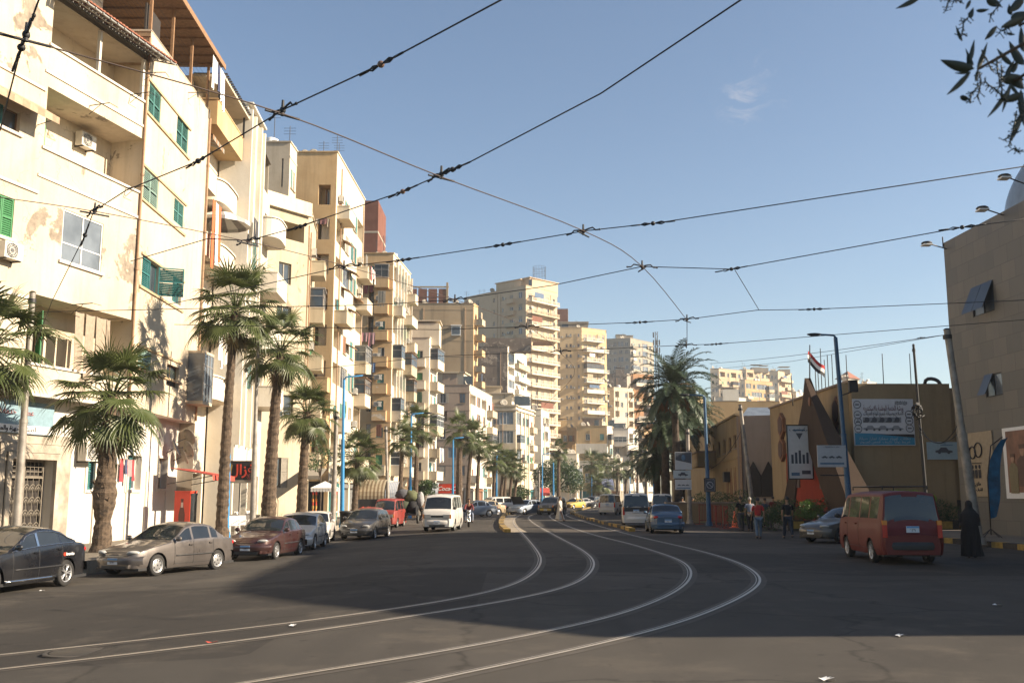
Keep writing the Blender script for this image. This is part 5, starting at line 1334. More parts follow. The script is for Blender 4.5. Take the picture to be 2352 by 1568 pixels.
mb.add([(x, y+.012, z) for x, y, z in vs], [(3*k+j+3, 3*k+j+4, 3*k+j+1, 3*k+j) for k in range(n) for j in (0, 1)], 0, True)
mb.build('banner', plain('banner_blue', (.02,.14,.28), .7, 0, .35, 0, 2.2), t)
# --- sandy building with the pyramid gate and the big billboard
RC = (XH(1962, 54.5), 54.5); RF = (XH(1776, 71.5), 71.5)
FR1 = Face(RF, RC); FR2 = Face(RC, (RC[0]+14, 54.6))
rootR = thing('workshop_building', 'low sandy workshop building with hexagon windows behind the pyramid gate and billboard', 'building', T(RC[0], RC[1], 0))
zR = FR1.uv(1946, 879)[1]
hexm = MB()
ops = []
mb = MB(); wall(mb, 0, FR1.L, -.5, zR, [], 0, 0); mb.box(-.05, FR1.L+.05, -.1, .35, zR, zR+.12, 1)
mb.box(FR1.L-.9, FR1.L-.1, -.35, -.001, -.3, zR-.02, 0)
put(rootR, 'wall', mb.mesh('wall', [M_R, M_RG]), FR1, 0, 0, 0)
for (x, y, rr_) in ((1928,945,.75),(1933,1005,.78),(1799,977,.75),(1800,1032,.72)):
 s_, z = FR1.uv(x, y); f = MB(); pts = [(s_+rr_*math.cos(a), z+rr_*math.sin(a)*1.15) for a in [PI/6+PI/3*k for k in range(6)]]
 f.prism(pts, .002, .22, 0, Matrix.Rotation(PI/2, 4, 'X')); f.prism([(s_+(p[0]-s_)*.72, z+(p[1]-z)*.72) for p in pts], .22, .26, 1, Matrix.Rotation(PI/2, 4, 'X'))
 put(rootR, 'window', f.mesh('window', [M_BRSH, plain('hex_panel', (.10,.05,.04), .6)]), FR1, 0, 0, 0)
mb = MB(); wall(mb, 0, 14, -.5, zR-.3, [(6.1, 9.5, .1, 3.6, .6, 1)], 0, 0); mb.box(0, 5.4, -.35, -.001, -.3, zR-.1, 0); mb.box(0, 14, -.05, -.001, -.3, 1.6, 2); mb.box(5.8, 9.8, -.5, -.051, 3.7, 3.9, 1)
put(rootR, 'wall', mb.mesh('wall', [M_RW, M_DK, plain('plinth_dark_stone', (.10,.09,.08), .7, 0, .3, .2, 3)]), FR2, 0, 0, 0)
pts = [RF, RC, (RC[0]+14, 54.6), (RC[0]+14, 72)]
mb = MB(); mb.add([(p[0], p[1], zR-.8) for p in pts], [(0,1,2,3)]); linkw('roof', mb, M_RW, rootR); backwalls(rootR, pts, (2, 3), zR-.3, M_RW)
mb = MB(); f = FR2
pts_ = [f.pt(4.4, .5, zR-.8), f.pt(4.4, .3, zR+.15), f.pt(4.9, -.05, zR+.1), f.pt(5.05, -.2, zR-.6), f.pt(5.05, -.2, zR-2.6)]
mb.tube(smooth_line(pts_, 4), .1, 8); linkw('duct', mb, M_METD, rootR)
for (x, y) in ((1310*.5742,0),): pass
mb = MB(); rng = random.Random(5)
for (x, y0, y1) in ((1817,905,862),(1871,880,822),(1878,885,846),(1884,880,800),(1893,880,826),(1900,880,815),(1910,880,814),(1943,878,815),(2026,876,812),(2089,876,812)):
 mb = MB(); Yp = 60.0; p = P(x+3, y0, Yp); q = P(x, y1, Yp); mb.cyl((p.x,Yp,zR-.8), (q.x,Yp,q.z), .03, .025, 5); linkw('rebar', mb, M_METD, rootR)
bb = FR2.rect(1958, 916, 2103, 1023, -.45)
b0, b1, c0, c1 = bb
t = thing('billboard', 'large white billboard with blue foot and Arabic workshop lettering', 'billboard', FR2.at(b0, -.45, c0))
W_, H_ = b1-b0, c1-c0
mb = MB(); mb.box(0, W_, 0, .1, 0, H_, 0); mb.build('board', [plain('billboard_white', (.50,.52,.56), .5, 0, .04)], t)
mb = MB(); n = 16
top = [(W_*k/n, H_*.27-H_*.06*(k/n)**1.5) for k in range(n+1)]
mb.prism([(.03,.04),(W_-.03,.04)]+[(min(max(x,.03),W_-.03), z) for x, z in top[::-1]], .001, .008, 0, Matrix.Rotation(PI/2, 4, 'X')); mb.prism([(W_*.35,H_*.245),(W_-.03,H_*.17),(W_-.03,H_*.245)], .009, .014, 1, Matrix.Rotation(PI/2, 4, 'X'))
mb.build('colour_band', [plain('billboard_blue', (.03,.20,.34), .5, 0, .1, 0, 1), M_INK], t)
mb = MB()
def rng_(cx, cz, r):
 mb.tube([(cx+r*math.cos(a), -.012, cz+r*math.sin(a)) for a in [2*PI*k/16 for k in range(17)]], .02, 4, 0)
for (u, v) in ((.07,.88),(.07,.66),(.07,.51),(.07,.36),(.92,.67),(.92,.53),(.92,.37)):
 rng_(W_*u, H_*v, .2); mb.box(W_*u-.1, W_*u+.1, -.02, -.002, H_*v-.03, H_*v+.03, 0)
for a in (PI/2, PI/2+2*PI/3, PI/2+4*PI/3): mb.cyl((W_*.07,-.012,H_*.51), (W_*.07+.2*math.cos(a),-.012,H_*.51+.2*math.sin(a)), .015, .015, 4, 0)
def carshape(cx, cz, s, mi=0):
 mb.prism([(cx-s,cz-s*.2),(cx+s,cz-s*.2),(cx+s,cz+.0),(cx+s*.55,cz+s*.08),(cx+s*.3,cz+s*.38),(cx-s*.35,cz+s*.38),(cx-s*.6,cz+s*.1),(cx-s,cz+.02)], .002, .012, mi, Matrix.Rotation(PI/2, 4, 'X'))
 for d in (-.55, .55): mb.cyl((cx+d*s,-.016,cz-s*.2), (cx+d*s,-.002,cz-s*.2), s*.17, s*.17, 10, 0)
for k in range(5):
 x = W_*(.22+.125*k); mb.box(x-.22, x+.22, -.01, -.002, H_*.49, H_*.61, 1); mb.cyl((x,-.02,H_*.55), (x,-.011,H_*.55), .14, .14, 9, 0); mb.box(x-.2, x-.05, -.018, -.011, H_*.5, H_*.53, 0)
for k, u in enumerate((.27,.48,.70)): carshape(W_*u, H_*.37, .38, 1)
mb.build('pictogram', [plain('print_dark', (.06,.07,.09), .6), plain('print_grey', (.22,.24,.27), .6)], t)
def fit_text(s, size, mat, wmax):
 me = text_mesh(s, size, mat, 'lettering', .004); w = max(v.co.x for v in me.vertices)-min(v.co.x for v in me.vertices)
 return me, min(1.0, wmax/w)
def bill_text(s, size, u, v, mat):
 me, k = fit_text(s, size, mat, W_*.66 if v > .6 else W_*.84)
 if v > .85: me, k = fit_text(s, size, mat, W_*.2)
 o = link('lettering', me, t, WM[t.name] @ Matrix.Translation((W_*u, -.012, H_*v)) @ Matrix.Rotation(PI/2, 4, 'X') @ Matrix.Scale(k, 4, (1,0,0)))
bill_text(arabic('ورشة الخدمة الوطنية بالاسكندرية'), .40, .5, .80, plain('ink_maroon', (.12,.03,.04), .6))
bill_text(arabic('لاصلاح وصيانة جميع انواع العربات'), .30, .5, .69, M_INK)
bill_text(arabic('وزارة الدفاع'), .16, .80, .94, M_INK); bill_text(arabic('هيئة الخدمات'), .14, .80, .90, M_INK)
bill_text(arabic('صيانة')+'  '+arabic('تجارة')+'  '+arabic('سمكرة')+'  '+arabic('كهرباء')+'  '+arabic('دهانات'), .20, .5, .15, plain('ink_pale', (.35,.45,.5), .6)); bill_text(arabic('فحص كمبيوتر')+'  '+arabic('تكييف')+'  '+arabic('ضبط زوايا'), .20, .5, .08, plain('ink_pale', (.35,.45,.5), .6))
def small_sign(name, label, M, w, h, kind=0, title=None, base=(.48,.50,.54), foot=None, frame=None):
 t = thing(name, label, 'sign', M); global mb
 mb = MB(); mb.box(0, w, 0, .06, 0, h, 0); mb.build('board', plain('sign_face_%d' % int(base[0]*1000+base[2]*77), base, .5, 0, .05), t)
 mb = MB(); s = min(w, h)
 if kind == 0:
  for i in range(3): carshape(w*(.25+.25*i), h*.45, w*.11, 0)
  mb.box(w*.08, w*.92, -.008, -.002, h*.12, h*.2, 1)
 elif kind == 1:
  carshape(w*.55, h*.5, w*.28, 0); mb.box(w*.45, w*.85, -.008, -.002, h*.80, h*.84, 1)
 elif kind == 2:
  mb.prism([(w*.35,h*.86),(w*.65,h*.86),(w*.5,h*.74)], .002, .01, 0, Matrix.Rotation(PI/2, 4, 'X')); mb.box(w*.25, w*.75, -.008, -.002, h*.90, h*.93, 1)
  for i in range(5): mb.box(w*(.12+.16*i), w*(.22+.16*i), -.008, -.002, h*.28, h*(.45+.04*(i % 3)), 0)
  mb.box(w*.55, w*.92, -.01, -.002, h*.08, h*.15, 0); mb.box(w*.1, w*.45, -.01, -.002, h*.05, h*.11, 1)
 elif kind == 3:
  mb.prism([(.03,h-.03),(.03,h*.55),(w-.03,h*.35),(w-.03,h-.03)], .002, .01, 0, Matrix.Rotation(PI/2, 4, 'X'))
  mb.ball((w*.5,-.015,h*.68), (w*.12,.01,h*.16), 8, 6, 1)
 elif kind == 4:
  mb.box(.02, w-.02, -.008, -.002, .02, h-.02, 0)
  mb.lathe([(s*.30,0),(s*.30,.012),(s*.36,.012),(s*.36,0)], 20, 2, Matrix.Translation((w/2,-.008,h/2)) @ Matrix.Rotation(PI/2, 4, 'X'))
  mb.cyl((w/2-s*.2,-.014,h/2+s*.2), (w/2+s*.2,-.014,h/2-s*.2), s*.04, s*.04, 4, 2)
 elif kind == 5:
  mb.box(0, w, -.01, -.002, 0, h*.30, 1)
 mb.build('pictogram', [plain('print_dark', (.06,.07,.09), .6), plain('print_bluegrey', (.08,.16,.26), .6), plain('print_light', (.4,.42,.45), .6)], t)
 if title:
  for i, tx in enumerate(title):
   me, k = fit_text(arabic(tx), h*.09, M_INK, w*.85)
   link('lettering', me, t, WM[t.name] @ Matrix.Translation((w*.5, -.012, h*(.93-.1*i))) @ Matrix.Rotation(PI/2, 4, 'X') @ Matrix.Scale(k, 4))
 if frame:
  mb = MB(); mb.box(-.06, 0, -.02, .08, -.06, h+.06); mb.box(w, w+.06, -.02, .08, -.06, h+.06); mb.box(0, w, -.02, .08, -.06, 0); mb.box(0, w, -.02, .08, h, h+.06); mb.build('frame', M_METD, t)
 return t
r = FR2.rect(2126, 1015, 2198, 1055, -.3)
small_sign('sign', 'light blue sign with a drawn car above the dark workshop door', FR2.at(r[0], -.44, r[2]), r[1]-r[0], r[3]-r[2], 1, ['ورشة صيانة'], (.28,.38,.44))
def legp(mb, pts, y0, y1, m=0):
 V = [(a_, y0, z_) for a_, z_ in pts]+[(a_, (y1 if z_ < 7 else y0+.2), z_) for a_, z_ in pts]; n = len(pts)
 mb.add(V, [tuple(range(n)), tuple(range(n, 2*n))[::-1]]+[(i, n+i, n+(i+1) % n, (i+1) % n) for i in range(n)], m)
uvp = lambda x, y: FR1.uv(x, y, -1.7)
A_ = uvp(1850, 868); L0 = (uvp(1784,1165)[0], 0); L1 = (uvp(1812,1165)[0], 0); R0 = (uvp(1918,1165)[0], 0); R1_ = (uvp(1972,1165)[0], 0); IN = uvp(1840, 975)
pg = thing('pyramid_gate', 'brown A-shaped pyramid gate standing against the sandy building', 'gate', FR1.at(A_[0], -1, 0))
mb = MB(); legp(mb, [A_, L0, L1, IN], -1.6, -.1); legp(mb, [A_, IN, R0, R1_], -1.75, -.1)
put(pg, 'leg', mb.mesh('leg', M_PIR), FR1, 0, 0, 0)
mb = MB(); q1 = uvp(1805,1040); q2 = uvp(1885,1040); legp(mb, [(L1[0]-1.2, 0), (L1[0]-.9, q1[1]), (R0[0]-2.6, q1[1]), (R0[0]-.3, 0)], -1.5, -.2, 1); legp(mb, [IN, (L1[0], 0), (R0[0], 0)], -.9, -.5, 0)
put(pg, 'infill', mb.mesh('infill', [M_PIR, M_RED]), FR1, 0, 0, 0)
mb = MB(); a_ = uvp(1826,1080); mb.box(a_[0]-.5, a_[0]+.3, -1.56, -1.5, a_[1]-1.0, a_[1]+.3); a_ = uvp(1880,1080); mb.box(a_[0]-.4, a_[0]+.5, -1.56, -1.5, a_[1]-1.0, a_[1]+.3); put(pg, 'panel', mb.mesh('panel', plain('panel_dark', (.08,.05,.04), .6)), FR1, 0, 0, 0)
mb = MB(); c_ = uvp(1862, 922); mb.ball((c_[0], -1.78, c_[1]), (.22,.04,.26), 12, 8); put(pg, 'emblem', mb.mesh('emblem', M_BRSH), FR1, 0, 0, 0)
py0 = FR1.pt(A_[0], -1, 0).y
fb = P(1858, 880, py0+1); ft = P(1860, 792, py0+1)
t = thing('flagpole', 'thin flagpole above the pyramid gate carrying a red, white and black flag', 'flagpole', T(fb.x, py0+1, fb.z-1))
mb = MB(); mb.cyl((0,0,0), (ft.x-fb.x,0,ft.z-fb.z+1), .04, .03, 6); mb.build('pole', M_METD, t)
mb = MB(); n = 12; Lf, Hf = 1.15, .85; k3 = 6
for i in range(n):
 for j in range(k3):
  def q(i, j):
   u = i/n; v = j/k3
   return (.03+Lf*u*.80, .16*math.sin(u*6+v), ft.z-fb.z+1-.35-Hf*v*.85-u*.95+.1*math.sin(u*7+v*1.3))
  mb.add([q(i,j), q(i+1,j), q(i+1,j+1), q(i,j+1)], [(0,1,2,3),(3,2,1,0)] if False else [(0,1,2,3)], j//2, True)
fl_ = mb.build('flag', [fabric('flag_red', (.5,.05,.05)), M_WHITE, M_INK], t)
MC_ = (XH(1697, 76), 76.0); ME = (XH(1606, 104), 104.0)
FW = Face(ME, MC_); FW2 = Face(MC_, (XH(1800, 74.5), 74.5))
rootW = thing('school_building', 'two-storey sandy building with square windows and pointed niches on its mauve end wall', 'building', T(MC_[0], MC_[1], 0))
zW = FW.uv(1690, 954)[1]
ops = []; wl = []
for (x0, y0, x1_, y1) in ((1637,1022,1641,1052),(1648,1015,1655,1046),(1661,1010,1667,1040),(1673,1005,1680,1035),(1684,1000,1692,1028)):
 r = FW.rect(x0, y0, x1_, y1); r = (r[0], max(r[1], r[0]+1.0), r[2], r[3]); ops.append(R(r, .3)); wl.append(r)
mb = MB(); wall(mb, 0, FW.L, -.5, zW, ops, 0, 0); mb.box(-.1, FW.L+.1, -.12, .3, zW, zW+.15, 0); mb.box(0, FW.L, -.06, -.001, 4.6, 4.75, 0)
for x in (FW.L-2.2, FW.L-4.4, FW.L-6.6):
 for k in range(2): mb.prism([(x+k*.8,.6),(x+k*.8+.35,.6),(x+k*.8+.35,3.2),(x+k*.8+.175,4.0),(x+k*.8,3.2)], .001, .03, 1, Matrix.Rotation(PI/2, 4, 'X'))
put(rootW, 'wall', mb.mesh('wall', [M_R, M_BRSH]), FW, 0, 0, 0)
for r in wl: put(rootW, 'window', m_winfar(r1(r[1]-r[0], .05), r1(r[3]-r[2], .05), M_BF, M_GL, None, True, 0), FW, r[0], 0, r[2])
mb = MB(); mb.box(9, 15, -1.6, -.001, 4.4, 5.6, 0); mb.box(9-.1, 15.1, -1.7, -.001, 5.61, 5.75, 1); mb.box(FW.L-5.2, FW.L-4.2, -.5, -.001, 2.9, 3.7, 2)
put(rootW, 'porch', mb.mesh('porch', [M_R, M_RG, M_METD]), FW, 0, 0, 0)
zW2 = FW2.uv(1705, 955)[1]
mb = MB(); L = FW2.L; wall(mb, 0, L, -.5, zW2, [], 0, 0)
mb.box(.2, .35, -.2, -.001, 0, zW2, 1); mb.box(0, L, -.15, -.001, -.2, 1.6, 2)
for (x, y) in ((1730,1060),(1765,1060)):
 s_ = FW2.uv(x, y)[0]; mb.prism([(s_-.55,1.75),(s_+.55,1.75),(s_+.55,3.3),(s_,4.35),(s_-.55,3.3)], .002, .12, 3, Matrix.Rotation(PI/2, 4, 'X'))
put(rootW, 'wall', mb.mesh('wall', [M_RG, M_PIPE, M_N, M_DK]), FW2, 0, 0, 0)
F3 = Face((XH(1629,98), 98), (XH(1800,98), 98)); z3 = F3.uv(1640, 921)[1]
mb = MB(); wall(mb, 0, F3.L, -.5, z3, [], 0, 0); mb.box(3, 3.1, -.06, -.001, zW-1, z3-1.2, 1); mb.box(0, F3.L, 0, 12, z3-.05, z3, 0); mb.box(0, .05, 0, 12, -.5, z3, 0)
put(rootW, 'wall', mb.mesh('wall', [M_R, M_METD]), F3, 0, 0, 0)
F4 = Face((XH(1702,77), 77.2), (XH(1792,77), 77.2)); z4a = F4.uv(1720, 956)[1]; z4b = F4.uv(1720, 934)[1]
mb = MB()
mb.add([(0,-.8,z4a-.2),(F4.L,-.8,z4a-.2),(F4.L,1.6,z4b+.1),(1.2,1.6,z4b+.1)], [(0,1,2,3)])
for k in range(7): mb.box(k*F4.L/7, k*F4.L/7+.08, -.85, -.78, z4a-.6, z4a, 1)
put(rootW, 'roof', mb.mesh('roof', [M_GLG, M_METD]), F4, 0, 0, 0)
bk = MB(); bk.box(0, F4.L+8, 0, 14, -.5, zW2-.03, 0);
pts = [ME, MC_, (MC_[0]+6, 78), (MC_[0]+6, 104)]
mb = MB(); mb.add([(p[0], p[1], zW-.05) for p in pts], [(0,1,2,3)]); linkw('roof', mb, M_R, rootW)
mb = MB(); XA, XB = XH(1583,112), XH(1606,112); z = P(1600, 990, 112).z
mb.box(XA, XB+6, 112, 124, -.5, z);
for k in range(2): mb.box(XA-1.2, XA-.001, 113, 121, 3.6+k*3.3, 4.6+k*3.3); mb.box(XA+.5, XB, 110.8, 111.999, 3.5+k*3.3, 4.5+k*3.3); mb.box(XA+1.2, XA+2.2, 111.95, 111.999, 4.6+k*3.3, 6.2+k*3.3, 1)
t = thing('house', 'narrow sandy house with shaded balconies behind the date palm trunks', 'house', T(XA, 112, 0)); linkw('wall', mb, [M_RW, M_DK], t)
Mz = lambda x, y, Y, rz=0: T(P(x, y, Y).x, Y, P(x, y, Y).z, rz)
small_sign('sign', 'large white poster sign hanging in front of the red pyramid portal', Mz(1813, 1098, 56.5, .06), 1.35, 2.95, 2, ['مركز تدريب'], (.55,.56,.56), frame=1)
small_sign('sign', 'grey printed sign with three cars fixed to the blue lamp post', Mz(1879, 1072, 46.3), 1.32, 1.0, 0, ['مركز خدمة السيارات'], (.40,.42,.45))
small_sign('sign', 'topmost dark patterned sign on the concrete post under the date palms', Mz(1551, 1078, 66), 1.1, 1.15, 3, None, (.42,.44,.46))
small_sign('sign', 'middle sign with a car on the concrete post under the date palms', Mz(1547, 1098, 66), 1.15, .52, 1, None, (.40,.46,.48))
small_sign('sign', 'lowest white sign with small cars on the concrete post under the date palms', Mz(1551, 1124, 66), 1.08, .66, 0, None, (.50,.51,.52))
small_sign('sign', 'round symbol sign in a dark frame on the blue lamp post near the red barriers', Mz(1620, 1127, 61.5), .58, .72, 4, None, (.35,.33,.33), frame=1)
sg = small_sign('sign', 'small white hoarding with a blue foot on two posts at the end of the street', Mz(1303, 1110, 175), 2.6, 2.6, 5, None, (.6,.6,.6))
mb = MB(); mb.cyl((.6,.08,-2.4), (.6,.08,0), .07, .07, 6); mb.cyl((2.0,.08,-2.4), (2.0,.08,0), .07, .07, 6); mb.build('post', M_POLE, sg)
mb = MB(); mb.box(33, 46, 50.6, 59, -.3, 14.6);  # unseen block, added to keep the sun off the workshop's front wall
for k in range(3): mb.box(32.9, 46.1, 50.5, 59.1, 4.2+k*3.4, 4.4+k*3.4)
bn = thing('apartment_building', 'plain block standing out of view behind the sandy workshop building', 'building', T(39, 55, 0)); linkw('wall', mb, M_RW, bn)
# ================================================================ vehicles
def lerp_tab(tab, x):
 if x <= tab[0][0]: return tab[0][1]
 for (a, va), (b, vb) in zip(tab, tab[1:]):
  if x <= b:
   t = (x-a)/(b-a) if b > a else 0; t2 = t*t*(3-2*t)*.35+t*.65
   return va+(vb-va)*t2
 return tab[-1][1]
def car_parts(sp):
 """body shell lofted from stations along the length (x from the front bumper); returns meshes by part"""
 L, W = sp['L'], sp['W']; top, belt, plan = sp['top'], sp['belt'], sp['plan']
 ax = sp['axles']; ra = sp['ra']; zr = sp['rw']; sill = sp['sill']
 xc, xf, xr, xb = sp['glass']     # screen base, roof front, roof rear, rear glass base
 pil = sp['pillars']              # list of (x0,x1) side windows
 xs = set([0, .03, .08, .16, .28, L-.28, L-.16, L-.08, L-.03, L, xc, xf, xr, xb])
 n = int(L/.13)
 for i in range(n+1): xs.add(round(L*i/n, 3))
 for a in ax:
  for k in range(13): xs.add(round(a-math.cos(PI*k/12)*ra, 3))
 for a, b in pil: xs.update((a, b))
 xs.update((xc+.04, xf-.03, xr+.03, xb-.04))
 kv = [L-.12, L-.10, L-.08, L-.06, L-.045, L-.03] if sp.get('van') else []
 xs.update(kv); xs = sorted(x for x in xs if 0 <= x <= L)
 out = [xs[0]]
 key = set([xc, xf, xr, xb, 0, L, xc+.04, xf-.03, xr+.03, xb-.04]+[v for p in pil for v in p]+kv)
 for x in xs[1:]:
  if x-out[-1] < .02 and x not in key: continue
  out.append(x)
 xs = out
 SIDE = [0, .12, .3, .5, .68, .84, .95, 1.0]; GS = [0, .10, .5, .88, 1.0]; TP = [0, .06, .16, .4, .7, 1.0]
 tum = sp.get('tumble', .16)
 rows = []
 for x in xs:
  w = lerp_tab(plan, x); zt = lerp_tab(top, x); zb = min(lerp_tab(belt, x), zt-.005)
  z0 = sill+sp.get('rise', .0)*max(0, (x-L+.6)/.6 if x > L-.6 else (.5-x)/.5 if x < .5 else 0)
  for a in ax:
   if abs(x-a) <= ra+1e-6: z0 = max(z0, zr+math.sqrt(max(0, ra*ra-(x-a)**2)))
  z0 = min(z0, zb-.05)
  pts = []
  for t in SIDE:
   z = z0+(zb-z0)*t
   k = (z-sill)/(zb-sill)
   f = 1-.075*max(0, (.35-k)/.35)**2-.05*max(0, (k-.55)/.45)**2+.0
   pts.append((w*f, z))
  wb = pts[-1][0]
  ing = xc < x < xb
  rise = zt-zb
  cr = sp.get('crown', .06)
  if ing:
   zrail = max(zb+.001, zt-cr*min(1, rise/.25)); h = zrail-zb
   wr = max(.3, wb-.02-tum*h/.45*.5-.03)
   wr = wb-(.015+tum*(h/.5))
  else: zrail = zb; wr = wb
  for t in GS[1:]:
   pts.append((wb+(wr-wb)*(t**.9), zb+(zrail-zb)*t))
  for t in TP[1:]:
   pts.append((wr*(1-t), zrail+(zt-zrail)*(1-(1-t)**2.2)))
  rows.append(pts)
 nS = len(SIDE); nG = len(GS)-1; nT = len(TP)-1; m = nS+nG+nT
 parts = {'body': MB(), 'windscreen': MB(), 'rear_window': MB(), 'side_window': []}
 def P3(i, j, sgn): y, z = rows[i][j]; return (sgn*y, xs[i]-L/2, z)
 pw = {}
 for i in range(len(xs)-1):
  xm = (xs[i]+xs[i+1])/2
  for j in range(m-1):
   for sgn in (-1, 1):
    q = [P3(i,j,sgn), P3(i+1,j,sgn), P3(i+1,j+1,sgn), P3(i,j+1,sgn)]
    if (Vector(q[0])-Vector(q[3])).length < 1e-4 and (Vector(q[1])-Vector(q[2])).length < 1e-4: continue
    if sgn > 0: q = q[::-1]
    dst = parts['body']; mi = 0
    if nS-1+1 <= j < nS-1+3:           # middle rows of the greenhouse side
     for k, (a, b) in enumerate(pil):
      if a < xm < b and rows[i][nS+nG-1][1]-rows[i][nS-1][1] > .10: dst = pw.setdefault((k, sgn), MB())
    if j >= nS-1+nG+1:
     if xc+.04 < xm < xf-.03: dst = parts['windscreen']
     if sp.get('van') and L > 4.5:
      if xm > L-.3 and 1.2 < sum(v[2] for v in q)/4 < 1.84: dst = parts['rear_window']
     elif xr+.03 < xm < xb-.04: dst = parts['rear_window']
    if dst is parts['body']:
     z = sum(v[2] for v in q)/4
     mi = sp['tone'](xm, z, L) if 'tone' in sp else 0
    dst.add(q, [(0,1,2,3)], mi, True)
 for i, s_ in ((0, 1), (len(xs)-1, -1)):
  for j in range(m-1):
   a = P3(i,j,-1); b = P3(i,j,1); c = P3(i,j+1,1); d = P3(i,j+1,-1)
   q = [a, b, c, d] if s_ > 0 else [b, a, d, c]
   dst = parts['body']; mi = sp['tone'](xs[i], (a[2]+c[2])/2, L) if 'tone' in sp else 0
   if sp.get('van') and s_ < 0:
    zt = lerp_tab(top, L);
   dst.add(q, [(0,1,2,3)], mi, False)
 for k in ('body', 'windscreen', 'rear_window'): weld(parts[k])
 for v in pw.values(): weld(v)
 parts['side_window'] = [pw[k] for k in sorted(pw)]
 return parts, rows, xs
def weld(mb):
 mp = {}; idx = []; nv = []
 for v in mb.v:
  k = (round(v[0], 4), round(v[1], 4), round(v[2], 4))
  if k not in mp: mp[k] = len(nv); nv.append(v)
  idx.append(mp[k])
 fs = []; ms = []; sm = []
 for f, a, b in zip(mb.f, mb.m, mb.sm):
  g = []
  for i in f:
   if idx[i] not in g: g.append(idx[i])
  if len(g) > 2: fs.append(tuple(g)); ms.append(a); sm.append(b)
 mb.v, mb.f, mb.m, mb.sm = nv, fs, ms, sm
def m_wheel(r, w, style):
 def f():
  ty = MB(); n = 28
  Mx = Matrix.Rotation(PI/2, 4, 'Y')
  ri = r*.66
  prof = [(ri,-w/2+.01),(r*.9,-w/2),(r*.975,-w/2+.02),(r,-w/2+.045),(r,w/2-.045),(r*.975,w/2-.02),(r*.9,w/2),(ri,w/2-.01)]
  ty.lathe(prof, n, 0, Mx)
  tm = ty.mesh('tyre', M_RUB)
  rm = MB()
  for s_ in (1, -1):
   X = s_*(w/2-.03)
   rm.lathe([(ri+.004, X+s_*.022), (ri*.93, X+s_*.016), (ri*.90, X-s_*.02)], n, 0, Mx)
   rm.lathe([(ri*.90, X-s_*.03), (0.001, X-s_*.03)], n, 1, Mx)
   if style == 'alloy':
    for k in range(5):
     a = 2*PI*k/5; ca, sa = math.cos(a), math.sin(a)
     for d in (-.17, .17):
      a2 = a+d
      p0 = (X, ca*ri*.12, sa*ri*.12); p1 = (X+s_*.005, math.cos(a2)*ri*.9, math.sin(a2)*ri*.9)
      rm.cyl(p0, p1, ri*.085, ri*.06, 6, 0)
    rm.cyl((X-s_*.02,0,0), (X+s_*.02,0,0), ri*.2, ri*.17, 12, 0)
   elif style == 'cap':
    rm.lathe([(ri*.9, X-s_*.01), (ri*.75, X+s_*.012), (ri*.3, X+s_*.02), (.001, X+s_*.024)], n, 0, Mx)
    for k in range(7):
     a = 2*PI*k/7; c = (X+s_*.016, math.cos(a)*ri*.66, math.sin(a)*ri*.66); rm.ball(c, (.012, ri*.13, ri*.13), 8, 4, 1)
    rm.ball((X+s_*.02,0,0), (.012, ri*.16, ri*.16), 8, 4, 1)
   else:
    rm.lathe([(ri*.9, X-s_*.015), (ri*.6, X-s_*.03), (ri*.42, X+s_*.0), (ri*.3, X+s_*.02), (.001, X+s_*.025)], n, 0, Mx)
    for k in range(8):
     a = 2*PI*k/8; rm.ball((X-s_*.018, math.cos(a)*ri*.72, math.sin(a)*ri*.72), (.008, ri*.09, ri*.09), 6, 4, 1)
  return tm, rm.mesh('rim', [M_RIM if style != 'steel' else M_GREYRIM, M_BLKP])
 return _c(('wh', r, w, style), f)
M_GREYRIM = plain('wheel_steel_grey', (.26,.26,.25), .5, .4, .1, 0, 8, True)
def plate(parent, M, front=True, txt='٥٢٣'):
 mb = MB(); mb.box(-.17, .17, -.012, 0, 0, .17, 0); mb.box(-.165, .165, -.016, -.012, .12, .165, 1)
 p = mb.build('number_plate', [M_PLATE, M_PLB], parent, M)
 link('lettering', _c(('pt', txt), lambda: text_mesh(txt, .10, M_INK, 'lettering', .002)), p, M @ Matrix.Translation((0,-.014,.06)) @ Matrix.Rotation(PI/2, 4, 'X'))
SPECS = {}
SPECS['sedan'] = dict(L=4.24, W=1.68, sill=.19, rise=.05, axles=(.78, 3.30), ra=.345, rw=.295, ww=.19, crown=.07, tumble=.17,
 top=[(0,.60),(.05,.68),(.25,.765),(.8,.86),(1.15,.915),(1.32,.95),(2.05,1.37),(2.4,1.43),(2.8,1.42),(3.1,1.37),(3.55,1.06),(3.72,1.0),(4.1,.96),(4.2,.88),(4.24,.80)],
 belt=[(0,.52),(.05,.60),(.25,.70),(.8,.80),(1.3,.88),(2.5,.905),(3.4,.93),(3.8,.92),(4.15,.88),(4.24,.74)],
 plan=[(0,.50),(.04,.62),(.12,.70),(.3,.775),(.8,.825),(1.6,.84),(2.6,.84),(3.5,.82),(3.95,.77),(4.14,.70),(4.22,.60),(4.24,.55)],
 glass=(1.30, 2.02, 3.02, 3.60), pillars=[(1.52,2.16),(2.24,2.95),(3.03,3.3)], wheel='cap', doors=(1.42, 2.20, 3.08))
